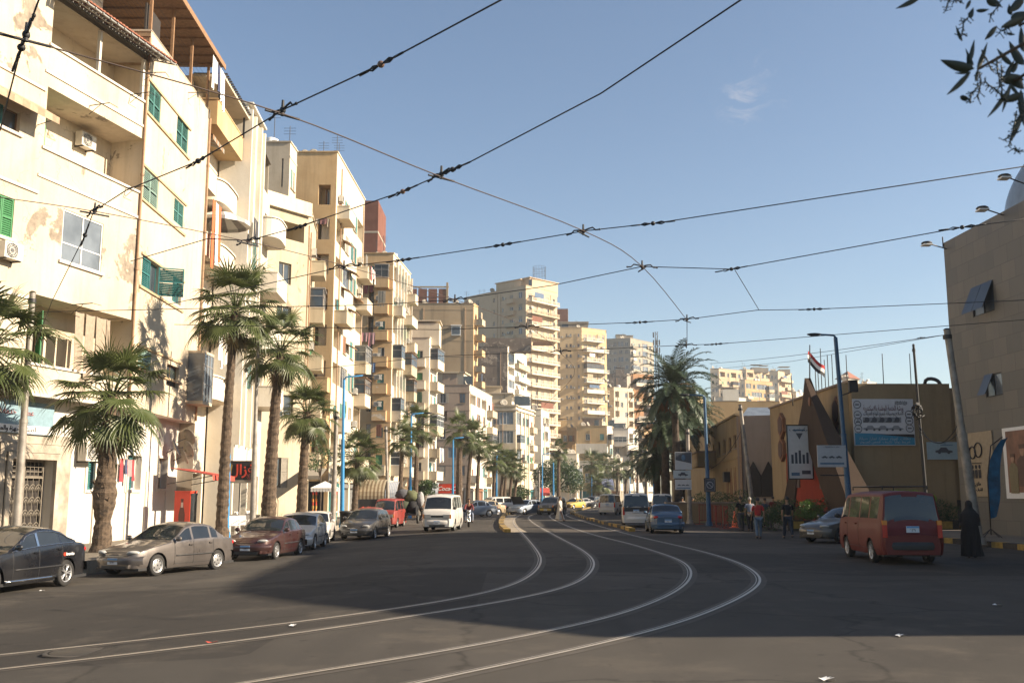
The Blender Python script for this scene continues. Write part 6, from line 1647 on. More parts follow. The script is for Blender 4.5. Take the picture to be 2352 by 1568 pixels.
SPECS['sport'] = dict(SPECS['sedan'], L=4.54, W=1.78, axles=(.85, 3.50), ra=.365, rw=.32, ww=.2,
 top=[(0,.58),(.06,.68),(.3,.77),(.9,.88),(1.25,.94),(1.4,.98),(2.2,1.41),(2.6,1.48),(3.0,1.465),(3.3,1.40),(3.85,1.14),(4.05,1.09),(4.4,1.07),(4.5,.98),(4.54,.88)],
 belt=[(0,.50),(.06,.60),(.3,.72),(.9,.84),(1.4,.92),(2.5,.97),(3.6,1.02),(4.1,1.02),(4.45,.96),(4.54,.8)],
 plan=[(0,.52),(.05,.66),(.14,.75),(.35,.83),(.9,.88),(1.8,.89),(2.8,.89),(3.7,.87),(4.2,.82),(4.42,.74),(4.52,.62),(4.54,.58)],
 glass=(1.38, 2.15, 3.25, 3.92), pillars=[(1.64,2.36),(2.46,3.22),(3.30,3.66)], wheel='alloy', doors=(1.5, 2.41, 3.3), crown=.08)
SPECS['hatch'] = dict(SPECS['sedan'], L=4.12,
 top=[(0,.60),(.05,.70),(.25,.80),(.8,.90),(1.1,.94),(1.2,.97),(1.85,1.40),(2.3,1.45),(3.2,1.44),(3.5,1.40),(3.95,1.0),(4.05,.95),(4.1,.85),(4.12,.75)],
 belt=[(0,.52),(.05,.6),(.25,.72),(.8,.84),(1.2,.91),(2.5,.94),(3.8,.95),(4.08,.86),(4.12,.7)],
 plan=[(0,.52),(.04,.64),(.12,.72),(.3,.79),(.8,.83),(1.6,.84),(2.6,.84),(3.5,.82),(3.9,.77),(4.08,.68),(4.12,.60)],
 glass=(1.18, 1.83, 3.42, 3.97), pillars=[(1.38,2.02),(2.1,2.85),(2.95,3.45)], axles=(.8, 3.32), doors=(1.3, 2.06, 2.9))
SPECS['van'] = dict(L=4.7, W=1.69, sill=.24, rise=.03, axles=(1.05, 3.62), ra=.37, rw=.315, ww=.19, crown=.075, tumble=.075, van=True,
 top=[(0,.80),(.06,1.02),(.14,1.12),(.24,1.18),(.72,1.80),(.95,1.93),(1.5,1.975),(3.6,1.98),(4.46,1.965),(4.56,1.92),(4.67,1.20),(4.69,1.05),(4.7,.8)],
 belt=[(0,.72),(.06,.96),(.14,1.06),(.24,1.12),(.7,1.13),(4.5,1.15),(4.64,1.13),(4.69,1.0),(4.7,.75)],
 plan=[(0,.66),(.04,.74),(.12,.79),(.3,.825),(.8,.845),(4.4,.845),(4.58,.835),(4.66,.81),(4.69,.77),(4.7,.72)],
 glass=(.22, .78, 4.46, 4.645), pillars=[(.50,1.22),(1.34,2.42),(2.52,3.38),(3.48,4.28)], wheel='steel', doors=(1.28, 2.47, 2.47))
SPECS['suv'] = dict(SPECS['van'], L=4.4, W=1.74, axles=(.85, 3.45),
 top=[(0,.72),(.06,.92),(.2,1.0),(.8,1.06),(1.05,1.1),(1.62,1.62),(1.9,1.70),(3.6,1.72),(4.1,1.68),(4.2,1.60),(4.36,1.1),(4.39,1.0),(4.4,.8)],
 belt=[(0,.66),(.06,.84),(.2,.93),(.8,1.0),(1.1,1.05),(4.1,1.08),(4.34,1.05),(4.39,.95),(4.4,.72)],
 plan=[(0,.62),(.05,.74),(.14,.80),(.35,.845),(.9,.865),(3.8,.865),(4.2,.83),(4.34,.78),(4.38,.72),(4.4,.66)],
 glass=(1.03, 1.6, 4.12, 4.34), pillars=[(1.25,1.9),(2.0,2.85),(2.95,3.9)], wheel='steel', doors=(1.15, 1.95, 2.9), rw=.33, ra=.39)
def tube_on(sp, rows, xs, pts_xt, r, sgn):
 "thin line following the body side; pts (x, z)"
 out = []
 for x, z in pts_xt:
  i = min(range(len(xs)), key=lambda k: abs(xs[k]-x)); row = rows[i]; y = row[0][0]
  for (y0, z0), (y1, z1) in zip(row, row[1:]):
   if z0 <= z <= z1 and z1 > z0: y = y0+(y1-y0)*(z-z0)/(z1-z0); break
  else:
   if z < row[0][1]: y = row[0][0]
  out.append((sgn*(y+.001), x-sp['L']/2, z))
 return out
def side_y(sp, rows, xs, x, z):
 return tube_on(sp, rows, xs, [(x, z)], 0, 1)[0][0]
BODYC = {}
def vehicle(name, label, kind, paintm, px=None, loc=None, head=0.0, style=None, lower=None, cat='car', txt='٥٢٣', rack=False, taxi=None, detail=2, extra=None, group=None, hood_open=False):
 """head = direction the FRONT points, in degrees clockwise from straight at the camera (0 = facing camera)"""
 sp = SPECS[kind]; L = sp['L']; van = sp.get('van')
 key = (kind, paintm.name, lower.name if lower else 0)
 if loc is None: g = G(*px); loc = (g.x, g.y)
 M = T(loc[0], loc[1], gz(loc[0], loc[1]), math.radians(head))
 t = thing(name, label, cat, M, group)
 if kind not in BODYC: BODYC[kind] = car_parts(sp)
 parts, rows, xs = BODYC[kind]
 def mk(nm, b, mats): return _c(('cm', kind, nm, id(b), str([m.name for m in mats])), lambda: b.mesh(nm, mats))
 body_ = link('body', mk('body', parts['body'], [paintm, lower or paintm]), t)
 mb = MB()                                       # underbody: dark box added to block light behind the wheel arches
 mb.box(-sp['W']/2+.24, sp['W']/2-.24, -L/2+.3, L/2-.3, sp['sill']-.02, .60)
 for sgn in (-1, 1):
  segs = [.12, sp['axles'][0]-sp['ra'], sp['axles'][0]+sp['ra'], sp['axles'][1]-sp['ra'], sp['axles'][1]+sp['ra'], L-.12]
  for a, b in ((segs[0], segs[1]), (segs[2], segs[3]), (segs[4], segs[5])):
   y = sp['W']/2-.09; x0, x1_ = (sgn*y, sgn*(y-.3)) if sgn < 0 else (y-.3, y)
   mb.box(min(x0, x1_), max(x0, x1_), a-L/2, b-L/2, sp['sill']-.015, sp['sill']+.05)
 link('underbody', _c(('ub', kind), lambda: mb.mesh('underbody', M_BLKP)), t)
 link('windscreen', mk('windscreen', parts['windscreen'], [M_CARGL]), t); link('rear_window', mk('rear_window', parts['rear_window'], [M_CARGL]), t)
 for b in parts['side_window']: link('side_window', mk('side_window', b, [M_CARGL]), t)
 wm = m_wheel(sp['rw'], sp['ww'], style or sp['wheel'])
 for a in sp['axles']:
  for sgn in (-1, 1):
   Mw = M @ Matrix.Translation((sgn*(sp['W']/2-sp['ww']/2-.02), a-L/2, sp['rw']))
   w = link('wheel', wm[0], t, Mw); link('rim', wm[1], w, Mw)
 zf = lerp_tab(sp['belt'], .05); zr_ = lerp_tab(sp['belt'], L-.05); hw = lerp_tab(sp['plan'], .1)
 for sgn in (-1, 1):
  if van:
   mb = MB(); mb.box(-.17, .17, -.03, .05, -.10, .10, 0); mb.box(-.14, .14, -.036, -.03, -.08, .08, 0); mb.box(.172*sgn-.0 if sgn > 0 else -.25, .25 if sgn > 0 else -.172, -.0, .07, -.10, .10, 1)
   link('headlight', _c(('hl', 'van', sgn), lambda: mb.mesh('headlight', [M_LAMP, M_AMB])), t, M @ Matrix.Translation((sgn*.50, -L/2+.005, .80)) )
   mb2 = MB(); mb2.box(-.06, .06, -.06, .03, 0, .34, 0); mb2.box(-.06, .06, -.06, .03, .341, .46, 1)
   link('taillight', _c(('tl', 'van'), lambda: mb2.mesh('taillight', [M_TAIL, M_AMB])), t, M @ Matrix.Translation((sgn*.72, L/2-.02, .72)))
  else:
   yo = .54*sp['W']/1.68
   mb = MB(); mb.ball((0,0,0), (.19,.13,.062), 14, 8, 0, Matrix.Rotation(sgn*.55, 4, 'Z') @ Matrix.Rotation(-.2, 4, 'X'))
   link('headlight', _c(('hl', kind, sgn), lambda: mb.mesh('headlight', M_LAMP)), t, M @ Matrix.Translation((sgn*yo, -L/2+.14, zf+.045)))
   mb2 = MB(); mb2.ball((0,0,0), (.16,.17,.10), 14, 8, 0, Matrix.Rotation(-sgn*.6, 4, 'Z'))
   link('taillight', _c(('tl', kind, sgn), lambda: mb2.mesh('taillight', M_TAIL)), t, M @ Matrix.Translation((sgn*yo*1.02, L/2-.16, zr_-.04)))
 mb = MB()
 if van:
  mb.box(-.34, .34, -.012, .05, -.07, .07, 0); mb.box(-.36, .36, -.018, -.012, .05, .075, 1); mb.box(-.36, .36, -.018, -.012, -.075, -.05, 1)
  link('grille', _c('gr_van', lambda: mb.mesh('grille', [M_BLKP, M_CHR])), t, M @ Matrix.Translation((0, -L/2, .80)))
 else:
  mb.box(-.30, .30, -.012, .10, -.05, .05, 0)
  for k in range(3): mb.box(-.29, .29, -.018, -.012, -.035+k*.03, -.027+k*.03, 1)
  mb.box(-.31, .31, -.02, .0, .05, .062, 1)
  link('grille', _c('gr_car', lambda: mb.mesh('grille', [M_BLKP, M_CHR])), t, M @ Matrix.Translation((0, -L/2+.01, zf-.10)))
 mb = MB(); bz = .40 if van else .34
 wb_ = sp['W']/2
 def bump(y0, s_):
  n = 10; vs = []
  for k in range(n+1):
   x = -wb_*.97+2*wb_*.97*k/n; c = (abs(x)/wb_)**4*.30
   yy = y0+s_*(c-.05); vs += [(x, yy, bz), (x, yy-s_*.02, bz+.10), (x, yy, bz+.20), (x, yy+s_*.1, bz+.22)]
  fs = [(4*k+j, 4*k+4+j, 4*k+5+j, 4*k+1+j) for k in range(n) for j in range(3)]
  if s_ < 0: fs = [f[::-1] for f in fs]
  mb.add(vs, fs, 0, True)
 bump(-L/2, 1); link('bumper', _c(('bp', kind, lower.name if lower else paintm.name), lambda: mb.mesh('bumper', [lower or paintm, M_BLKP])), t)
 if rack: lower = M_BLKP
 mb = MB(); bump(L/2, -1); link('bumper', _c(('bq', kind, lower.name if lower else paintm.name), lambda: mb.mesh('bumper', [lower or paintm, M_BLKP])), t)
 mb = MB(); mb.box(-.42, .42, -L/2-.012, -L/2+.05, bz-.12, bz-.04); link('air_intake', _c(('ai', kind), lambda: mb.mesh('air_intake', M_BLKP)), t)
 plate(t, M @ Matrix.Translation((0, -L/2-.052, bz+.0)), True, txt)
 plate(t, M @ Matrix.Translation((0, L/2+.03, (.86 if van else bz+.18))) @ Matrix.Rotation(PI, 4, 'Z'), False, txt)
 mb = MB(); xm = sp['glass'][0]+.18; zm = lerp_tab(sp['belt'], xm)+.10
 for sgn in (-1, 1):
  y = side_y(sp, rows, xs, xm, zm-.08)
  mb.ball((sgn*(y+.11), xm-L/2, zm), (.10,.055,.075), 10, 6, 0); mb.box(min(sgn*y, sgn*(y+.05)), max(sgn*y, sgn*(y+.05)), xm-L/2-.02, xm-L/2+.02, zm-.06, zm-.03, 0)
 link('mirror', _c(('mi', kind, paintm.name, van), lambda: mb.mesh('mirror', M_BLKP if van else paintm)), t)
 if detail:
  mb = MB()
  for sgn in (-1, 1):
   for x in sp['doors']:
    z0 = sp['sill']+.08; z1 = lerp_tab(sp['belt'], x)-.01
    mb.tube(tube_on(sp, rows, xs, [(x, z0+(z1-z0)*k/6) for k in range(7)], 0, sgn), .007, 4, 0)
   a, b = sp['doors'][0], sp['doors'][2] if not van else L-.3
   mb.tube(tube_on(sp, rows, xs, [(a+(b-a)*k/8, .30 if not van else .40) for k in range(9)], 0, sgn), .006, 4, 0)
   if not van:
    a, b = sp['doors'][0], sp['doors'][2]+.1
    mb.tube(tube_on(sp, rows, xs, [(a+.05+(b-a-.1)*k/8, .52) for k in range(9)], 0, sgn), .022, 4, 0)
  for s_, xx in ((1, .62),):
   pass
  link('door_seam', _c(('ds', kind), lambda: mb.mesh('door_seam', M_BLKP)), t)
  mb = MB()
  for sgn in (-1, 1):
   for x in sp['doors'][1:] if not van else (sp['doors'][0]-.12, sp['doors'][1]-.15):
    z = lerp_tab(sp['belt'], x)-.10; y = side_y(sp, rows, xs, x-.12, z); mb.box(min(sgn*y, sgn*(y+.035)), max(sgn*y, sgn*(y+.035)), x-.20-L/2, x-.05-L/2, z-.018, z+.018)
  link('handle', _c(('ha', kind, paintm.name), lambda: mb.mesh('handle', paintm)), t)
  mb = MB()                                    # wipers
  xc = sp['glass'][0]
  for x0 in (-.35, .15):
   q = lambda x, u: (x, xc+.05+u-L/2, lerp_tab(sp['top'], xc+.05+u)+.02)
   mb.cyl(q(x0, 0), q(x0+.4, .10), .008, .008, 4)
  link('wiper', _c(('wi', kind), lambda: mb.mesh('wiper', M_BLKP)), t)
 if rack:
  mb = MB()
  for y in (-.6, .6): mb.tube([(y, -1.1, 2.0), (y, -1.1, 2.1), (y, 1.9, 2.1), (y, 1.9, 2.0)], .018, 6)
  for k in range(6): mb.cyl((-.6, -1.0+k*.56, 2.09), (.6, -1.0+k*.56, 2.09), .014, .014, 5)
  mb.build('roof_rack', M_METD, t)
 if taxi:
  mb = MB();
  for sgn in (-1, 1):
   pass
  mb.box(-.25, .25, -.1, .1, 0, .14); link('taxi_sign', mb.mesh('taxi_sign', M_WHITE), t, M @ Matrix.Translation((0, -.05, lerp_tab(sp['top'], L/2)+.01)))
 if hood_open:
  mb = MB(); mb.add([(-.7,1.05-L/2,.98),(.7,1.05-L/2,.98),(.62,.35-L/2,1.72),(-.62,.35-L/2,1.72)], [(0,1,2,3)]); mb.add([(-.7,1.02-L/2,.97),(.7,1.02-L/2,.97),(.62,.32-L/2,1.71),(-.62,.32-L/2,1.71)], [(3,2,1,0)])
  mb.build('bonnet', M_BLKP, t)
 return t, M
PB = paint('car_paint_black', (.005,.006,.009), .0, .12, .03)
PG = paint('car_paint_bronze_grey', (.115,.102,.096), .5, .26, .05)
PM_ = paint('car_paint_maroon', (.038,.008,.008), .3, .26, .08)
PS = paint('car_paint_silver', (.55,.54,.52), .4, .3, .2)
PW = paint('car_paint_white', (.62,.60,.56), 0, .35, .3)
PN = paint('car_paint_dark_navy', (.008,.011,.016), .1, .3, .2)
PR = paint('car_paint_red', (.24,.016,.011), 0, .4, .2)
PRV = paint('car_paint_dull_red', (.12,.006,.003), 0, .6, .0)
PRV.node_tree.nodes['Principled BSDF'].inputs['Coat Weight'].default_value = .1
PBL = paint('car_paint_steel_blue', (.03,.09,.17), .3, .3, .2)
PLB = paint('car_paint_light_blue', (.24,.30,.38), .4, .3, .3)
PBE = paint('car_paint_beige', (.34,.26,.15), .1, .4, .4)
PY = paint('car_paint_yellow', (.48,.31,.02), 0, .4, .3)
PBR = paint('car_paint_grey_dark', (.07,.072,.07), .4, .3, .3)
# --- parked along the left kerb
def head_between(p, q):
 pass
def by_wheels(name, label, kind, pm, wf, wr, Y, near=1, **k):
 """front and rear wheel contact pixels on the near side (car faces the camera); Y = distance of the front wheel"""
 sp = SPECS[kind]; a, b = sp['axles']; wbse = b-a
 ux = XH(wf, 1.0); vx = XH(wr, 1.0)
 P0 = Vector((ux*Y, Y)); best = None
 for i in range(-600, 900):
  th = math.radians(i/10); q = P0+Vector((math.sin(th), math.cos(th)))*wbse
  e = abs(q.x/q.y-vx)
  if best is None or e < best[0]: best = (e, th)
 th = best[1]; d = Vector((math.sin(th), math.cos(th))); side = Vector((d.y, -d.x))*near
 c = P0+d*(sp['L']/2-a)-side*(sp['W']/2-.1)
 return vehicle(name, label, kind, pm, loc=(c.x, c.y), head=-math.degrees(th), **k)
tb, Mb_ = by_wheels('parked_car', 'black saloon with chrome window trim cut by the left edge, nearest parked car', 'sport', PB, -16+6, 158, 22.3, txt='٧٤١')
by_wheels('parked_car', 'bronze-grey saloon with silver wheel covers parked behind the black saloon', 'sedan', PG, 366, 502, 28.0, txt='١٥٧٢')
by_wheels('parked_car', 'dusty maroon saloon parked between the bronze-grey and the silver saloon', 'sedan', PM_, 636, 690, 34.6, txt='٦٥٤١')
by_wheels('parked_car', 'silver saloon with alloy wheels parked behind the maroon saloon', 'sport', PS, 723, 746, 40.5, txt='٨٣٢')
by_wheels('parked_car', 'white estate car squeezed behind the silver saloon', 'hatch', PW, 756, 767, 46.5, txt='٤٢١')
vehicle('parked_car', 'dark dusty hatchback facing the camera beside the black bin', 'hatch', PN, loc=(XH(843, 50), 50.0), head=-8, txt='٩٢٧')
vehicle('parked_car', 'red saloon whose roof shows behind the dark hatchback', 'sedan', PR, loc=(XH(842, 57), 58.0), head=-4, style='cap')
vehicle('parked_van', 'small bright red van parked behind the red saloon', 'van', PR, loc=(XH(888, 63), 65.0), head=-6, cat='van').__getitem__(0).scale = (.88, .78, .93)
# --- moving towards the camera
vehicle('minibus', 'white minibus with dark windscreen driving towards the camera', 'van', PW, loc=(XH(1014, 54), 55.5), head=-4, lower=None, cat='minibus', txt='٣٧٢')
# --- right carriageway, driving away
vehicle('car', 'steel blue saloon driving away, nearest in the right carriageway', 'sedan', PBL, loc=(XH(1527, 51.0), 51.5), head=180-3, txt='٢١٨')
vehicle('minibus', 'white minibus with black tailgate panel beside the steel blue saloon', 'van', PW, loc=(XH(1459, 61), 61.0), head=180-6, cat='minibus', txt='٥١٩')
vehicle('minibus', 'white minibus half hidden behind the steel blue saloon', 'van', PW, loc=(XH(1520, 78), 78.0), head=180-8, cat='minibus')
vehicle('minibus', 'small distant white minibus ahead of the other two in the right carriageway', 'van', PW, loc=(XH(1402, 98), 98.0), head=180-14, cat='minibus')
mb = MB(); mb.box(-.70, .70, 2.355, 2.372, .93, 1.17); tgp = [o for o in bpy.data.objects if o.get('label', '').startswith('white minibus with black tailgate')][0]; link('tailgate_panel', mb.mesh('tailgate_panel', M_BLKP), tgp)
# --- right foreground
trv, Mrv = vehicle('minibus', 'red minibus with a roof rack standing in the shade on the right', 'van', PRV, loc=(XH(2037, 29.4), 29.6), head=180-4, cat='minibus', rack=True, style='alloy', txt='٦٣٩')
vehicle('parked_car', 'dusty grey saloon half hidden by the red minibus', 'sedan', PBE if False else PBR, loc=(XH(1962, 40.0), 41.0), head=-58, style='alloy', txt='٣٣١')
# --- far end of the left carriageway
far = [('pale blue saloon parked side-on behind the motorbike', 'sedan', PLB, 1087, 88, -62), ('old beige saloon next to the pale blue saloon', 'sedan', PBE, 1111, 96, -60),
  ('white box van beside the old beige saloon', 'suv', PW, 1134, 104, -55), ('second white car, with the small window, behind the white box van', 'hatch', PW, 1160, 112, -50),
  ('silver hatchback with its bonnet open near the standing people', 'hatch', PLB, 1207, 98, -35), ('black and yellow taxi behind the man in the white robe', 'suv', PN, 1269, 98, -20),
  ('yellow and black taxi further along the bend', 'sedan', PY, 1318, 140, -35), ('white saloon side-on at the bend', 'sedan', PW, 1337, 152, -80),
  ('dark grey car next to the white saloon at the bend', 'suv', PBR, 1361, 160, -30), ('dark car half under a cover at the far end of the bend', 'sedan', PN, 1380, 150, -70),
  ('dark distant car just above the small minibus', 'sedan', PBR, 1395, 175, -70), ('grey distant car left of the small hoarding', 'sedan', PLB, 1246, 165, -60), ('dark car in the shade under the round dark tree', 'sedan', PN, 1232, 150, -75)]
for lab, kd, pm, x, Y, hd in far:
 vehicle('taxi' if 'taxi' in lab else 'car', lab, kd, pm, loc=(XH(x, Y), Y), head=hd, detail=0, cat='taxi' if 'taxi' in lab else 'car', lower=PY if lab.startswith('black and yellow') else (PN if lab.startswith('yellow and black') else None), taxi='taxi' in lab, hood_open='bonnet' in lab)
sp = SPECS['sport']; _, rows_, xs_ = BODYC['sport']
mb = MB()
for sgn in (-1, 1):
 for z_off in (0,):
  pts = []
  for k in range(30):
   x = 1.5+(3.78-1.5)*k/29; i = min(range(len(xs_)), key=lambda q: abs(xs_[q]-x)); y, z = rows_[i][8]; pts.append((sgn*(y+.006), x-sp['L']/2, z))
  mb.tube(pts, .013, 4)
  pts = []
  for k in range(30):
   x = 1.62+(3.78-1.62)*k/29; i = min(range(len(xs_)), key=lambda q: abs(xs_[q]-x)); y, z = rows_[i][10]; pts.append((sgn*(y+.008), x-sp['L']/2, z))
  mb.tube(pts, .012, 4)
 y = side_y(sp, rows_, xs_, 2.41, 1.1)
 i = min(range(len(xs_)), key=lambda q: abs(xs_[q]-2.41)); a = rows_[i][8]; b = rows_[i][10]
 mb.add([(sgn*(a[0]+.008), 2.37-sp['L']/2, a[1]), (sgn*(a[0]+.008), 2.45-sp['L']/2, a[1]), (sgn*(b[0]+.008), 2.45-sp['L']/2, b[1]), (sgn*(b[0]+.008), 2.37-sp['L']/2, b[1])], [(0,1,2,3) if sgn > 0 else (3,2,1,0)])
 mb.tube(tube_on(sp, rows_, xs_, [(1.3+(3.1-1.3)*k/8, .27) for k in range(9)], 0, sgn), .03, 5)
mb.build('chrome_trim', M_CHR, tb)
mb = MB(); y = side_y(sp, rows_, xs_, 3.95, .88); mb.cyl((y-.01, 3.9-sp['L']/2, .86), (y+.008, 3.9-sp['L']/2, .86), .08, .08, 14); mb.build('fuel_cap', plain('fuel_cap_dark', (.03,.032,.036), .3), tb)
o = link('lettering', text_mesh('brembo', .10, M_WHITE, 'lettering', .003, 0, .003, 'LEFT'), tb, Mb_ @ Matrix.Translation((side_y(sp, rows_, xs_, 3.6, .76)+.014, 3.42-sp['L']/2, .775)) @ Matrix.Rotation(PI/2, 4, 'Z') @ Matrix.Rotation(PI/2, 4, 'X'))
mb = MB(); yy = side_y(sp, rows_, xs_, 3.4, .76)+.008; mb.cyl((yy, 3.35-sp['L']/2, .775), (yy+.012, 3.35-sp['L']/2, .775), .045, .045, 12); mb.build('emblem', M_REDP, tb)
# ================================================================ plants
def fan_leaf(mb, base, direction, up, plen, R_, rng, droop, m=0, seg=22):
 d = direction.normalized(); s_ = d.cross(up)
 if s_.length < .05: s_ = d.orthogonal()
 s_.normalize(); u = s_.cross(d).normalized()
 pts = []; pos = base.copy(); dd = d.copy()
 for k in range(5):
  pts.append(pos.copy()); dd = (dd+Vector((0,0,-droop*.16))).normalized(); pos = pos+dd*(plen/4)
 mb.tube(pts, [.022,.018,.014,.012,.010], 4, m)
 h = pts[-1]; d = dd; s_ = d.cross(u).normalized(); u = s_.cross(d).normalized()
 if u.z < 0: u = -u
 for i in range(seg):
  a = (-1+2*(i+.5)/seg)*math.radians(118)
  sd = (d*math.cos(a)+s_*math.sin(a)).normalized()
  L = R_*(1-.25*abs(a)/2.1)*rng.uniform(.70, 1.12); w = .030*R_/.9
  side = sd.cross(u).normalized()
  prev = None; p = h.copy(); dirv = sd.copy(); nseg = 4; vs = []
  for k in range(nseg+1):
   t = k/nseg; ww = w*(1.0-.15*t if t < .6 else 1-(t-.4)*1.55)*(.35+.65*min(1, t*2.5))
   ww = max(ww, .002)
   vs += [p-side*ww, p+u*ww*.45, p+side*ww]
   dirv = (dirv+Vector((0,0,-1))*(.04+droop*.22*t+.95*max(0,t-.38)*rng.uniform(.4,1.7))).normalized()
   p = p+dirv*(L/nseg)
  fs = []
  for k in range(nseg):
   b = 3*k; fs += [(b, b+1, b+4, b+3), (b+1, b+2, b+5, b+4)]
  mb.add(vs, fs, m)
def fan_crown(seed, n=34, R_=.95, plen=1.0, dead=7):
 rng = random.Random(seed); mb = MB()
 for i in range(n):
  t = (i+.5)/n; az = i*2.399963+rng.uniform(-.2, .2)
  el = math.radians(80-98*t**.9+rng.uniform(-13, 13))
  d = Vector((math.cos(az)*math.cos(el), math.sin(az)*math.cos(el), math.sin(el)))
  fan_leaf(mb, Vector((math.cos(az)*.06, math.sin(az)*.06, -.25*t)), d, Vector((0,0,1)), plen*rng.uniform(.75, 1.15), R_*rng.uniform(.72, 1.08), rng, .3+.95*t+rng.uniform(-.1,.35), 0)
 for i in range(dead):
  az = rng.uniform(0, 6.28); el = math.radians(-48-rng.uniform(0, 25))
  d = Vector((math.cos(az)*math.cos(el), math.sin(az)*math.cos(el), math.sin(el)))
  fan_leaf(mb, Vector((0,0,-.4)), d, Vector((0,0,1)), plen*.6, R_*.8, rng, 1.2, 1, 14)
 return mb.mesh('crown', [M_PALM, M_PALMD])
FANS = [fan_crown(1, 46, .90, 1.0, 5), fan_crown(2, 44, .92, .98, 5), fan_crown(3, 44, .88, .95, 6)]
FANS_S = [fan_crown(4, 32, .9, .9, 3), fan_crown(5, 30, .88, 1.0, 3)]
def trunk_mesh(h, r0, r1_, lean, seed, bulge=False, n=16, ring=.11):
 rng = random.Random(seed); k = max(8, int(h/ring)); vs = []
 for i in range(k+1):
  t = i/k; z = h*t; r = r0+(r1_-r0)*t**.8
  if t < .06: r *= 1.25-4*t
  if bulge:
   r *= 1+.42*math.exp(-((t-.36)/.13)**2)+.18*math.exp(-((t-.62)/.1)**2)-.22*math.exp(-((t-.20)/.05)**2)
  r *= 1+.05*math.sin(i*1.9+seed)+rng.uniform(-.03,.03)
  ox = lean[0]*t*t*h; oy = lean[1]*t*t*h
  for j in range(n):
   a = 2*PI*j/n; rr = r*(1+.07*(noise.noise(Vector((math.cos(a)*2, math.sin(a)*2, z*3+seed)))) )+(rng.random()-.5)*r*.05
   vs.append((ox+rr*math.cos(a), oy+rr*math.sin(a), z))
 mb = MB(); mb.add(vs, [(i*n+j, i*n+(j+1) % n, (i+1)*n+(j+1) % n, (i+1)*n+j) for i in range(k) for j in range(n)], 0, False)
 for q in range(int(26 if h > 3 else 12)):
  a = rng.uniform(0, 6.28); t = rng.uniform(.8, 1.0) if not bulge else rng.uniform(.3, 1.0); z = h*t; r = (r0+(r1_-r0)*t)*.9*(1.25 if bulge and t < .5 else 1); ox, oy = lean[0]*t*t*h, lean[1]*t*t*h
  p = Vector((ox+r*math.cos(a), oy+r*math.sin(a), z)); d = Vector((math.cos(a)*.16, math.sin(a)*.16, .16))
  mb.cyl(p, p+d, .035, .012, 4)
 return mb.mesh('trunk', M_TRUNK)
def palm(label, xb, xt, yt, Y, r0=.22, r1_=.15, sc=1.0, seed=0, crowns=FANS, bulge=False, group='fan palms along the street', zb=SW, rot=None):
 "xb: pixel column of the trunk at eye height; (xt, yt): crown centre pixel"
 X = XH(xb, Y); c = P(xt, yt, Y); h = c.z-zb
 t = thing('fan_palm', label, 'palm tree', T(X, Y, zb), group)
 lx = (c.x-X)/h
 t_ = link('trunk', trunk_mesh(h, r0, r1_, (lx, 0), seed, bulge, 16 if Y < 70 else 8, .11 if Y < 70 else .3), t)
 o = link('crown', crowns[seed % len(crowns)], t, T(c.x, Y, c.z, (seed*1.7) % 6.28) @ Matrix.Scale(sc, 4))
 return t
GP = 'fan palms along the street'
palm('short thick-trunked fan palm in front of the gated ground floor', 240, 256, 905, 33.2, .31, .20, 1.36, 1, bulge=True)
palm('tallest fan palm beside the blue lamp post, behind the bronze-grey saloon', 512, 541, 705, 42.0, .27, .15, 1.45, 2)
palm('fan palm with a stout trunk behind the maroon saloon', 618, 645, 800, 46.5, .38, .18, 1.32, 3)
palm('fan palm right of the stout-trunked one, behind the silver saloon', 693, 706, 945, 52.0, .30, .19, 1.15, 4)
palm('fan palm entering at the left edge of the frame', -45, -24, 790, 29.5, .26, .16, 1.35, 5)
palm('fan palm in front of the striped awning', 815, 822, 1048, 66.0, .24, .16, 1.25, 6, zb=SW)
palm('shorter fan palm of the pair right of the grey lamp pole', 919, 925, 1006, 80.0, .22, .15, 1.1, 7, FANS_S)
palm('taller fan palm of the pair right of the grey lamp pole', 954, 961, 975, 84.0, .26, .15, 1.3, 8, FANS_S)
palm('thick straight fan palm right behind the white minibus', 1054, 1057, 985, 98.0, .40, .22, 1.3, 9, FANS_S)
palm('fan palm second in the clump behind the white minibus', 1074, 1086, 1005, 101.0, .26, .16, 1.35, 10, FANS_S)
palm('fan palm third in the clump behind the white minibus', 1096, 1102, 1022, 104.0, .22, .15, 1.2, 11, FANS_S)
for i, (xb, xt, yt, Y, sc, lab) in enumerate([(1134,1137,1050,118,.95,'wide fan palm beside the fourth blue pole'), (1150,1158,1065,128,.8,'lower left fan palm in front of the glazed verandas'), (1158,1166,1058,131,.85,'middle fan palm in front of the glazed verandas'), (1170,1180,1068,128,.9,'bushy fan palm in front of the glazed verandas'), (1181,1190,1085,135,.75,'rightmost fan palm in front of the glazed verandas'),
  (1283,1284,1032,150,.85,'lone tall thin fan palm over the round dark tree'), (1357,1359,1060,205,1.35,'tallest fan palm in the left group at the bend'), (1372,1374,1068,210,1.2,'second fan palm in the left group at the bend'), (1385,1388,1063,212,1.25,'third fan palm in the left group at the bend'), (1376,1378,1108,190,1.35,'broad low fan palm in the left group at the bend'), (1362,1364,1112,195,1.1,'small low fan palm beside the white hoarding'),
  (1417,1418,1075,205,1.15,'fan palm above the small distant minibus'), (1437,1438,1080,208,1.1,'fan palm right of the one above the small minibus'), (1464,1465,1055,200,1.2,'taller fan palm left of the pinkish house'), (1484,1485,1078,205,1.1,'fan palm in front of the pinkish house')]):
 palm(lab, xb, xt, yt, Y, .24 if Y < 140 else .3, .15 if Y < 140 else .2, sc*1.4, 20+i, FANS_S)
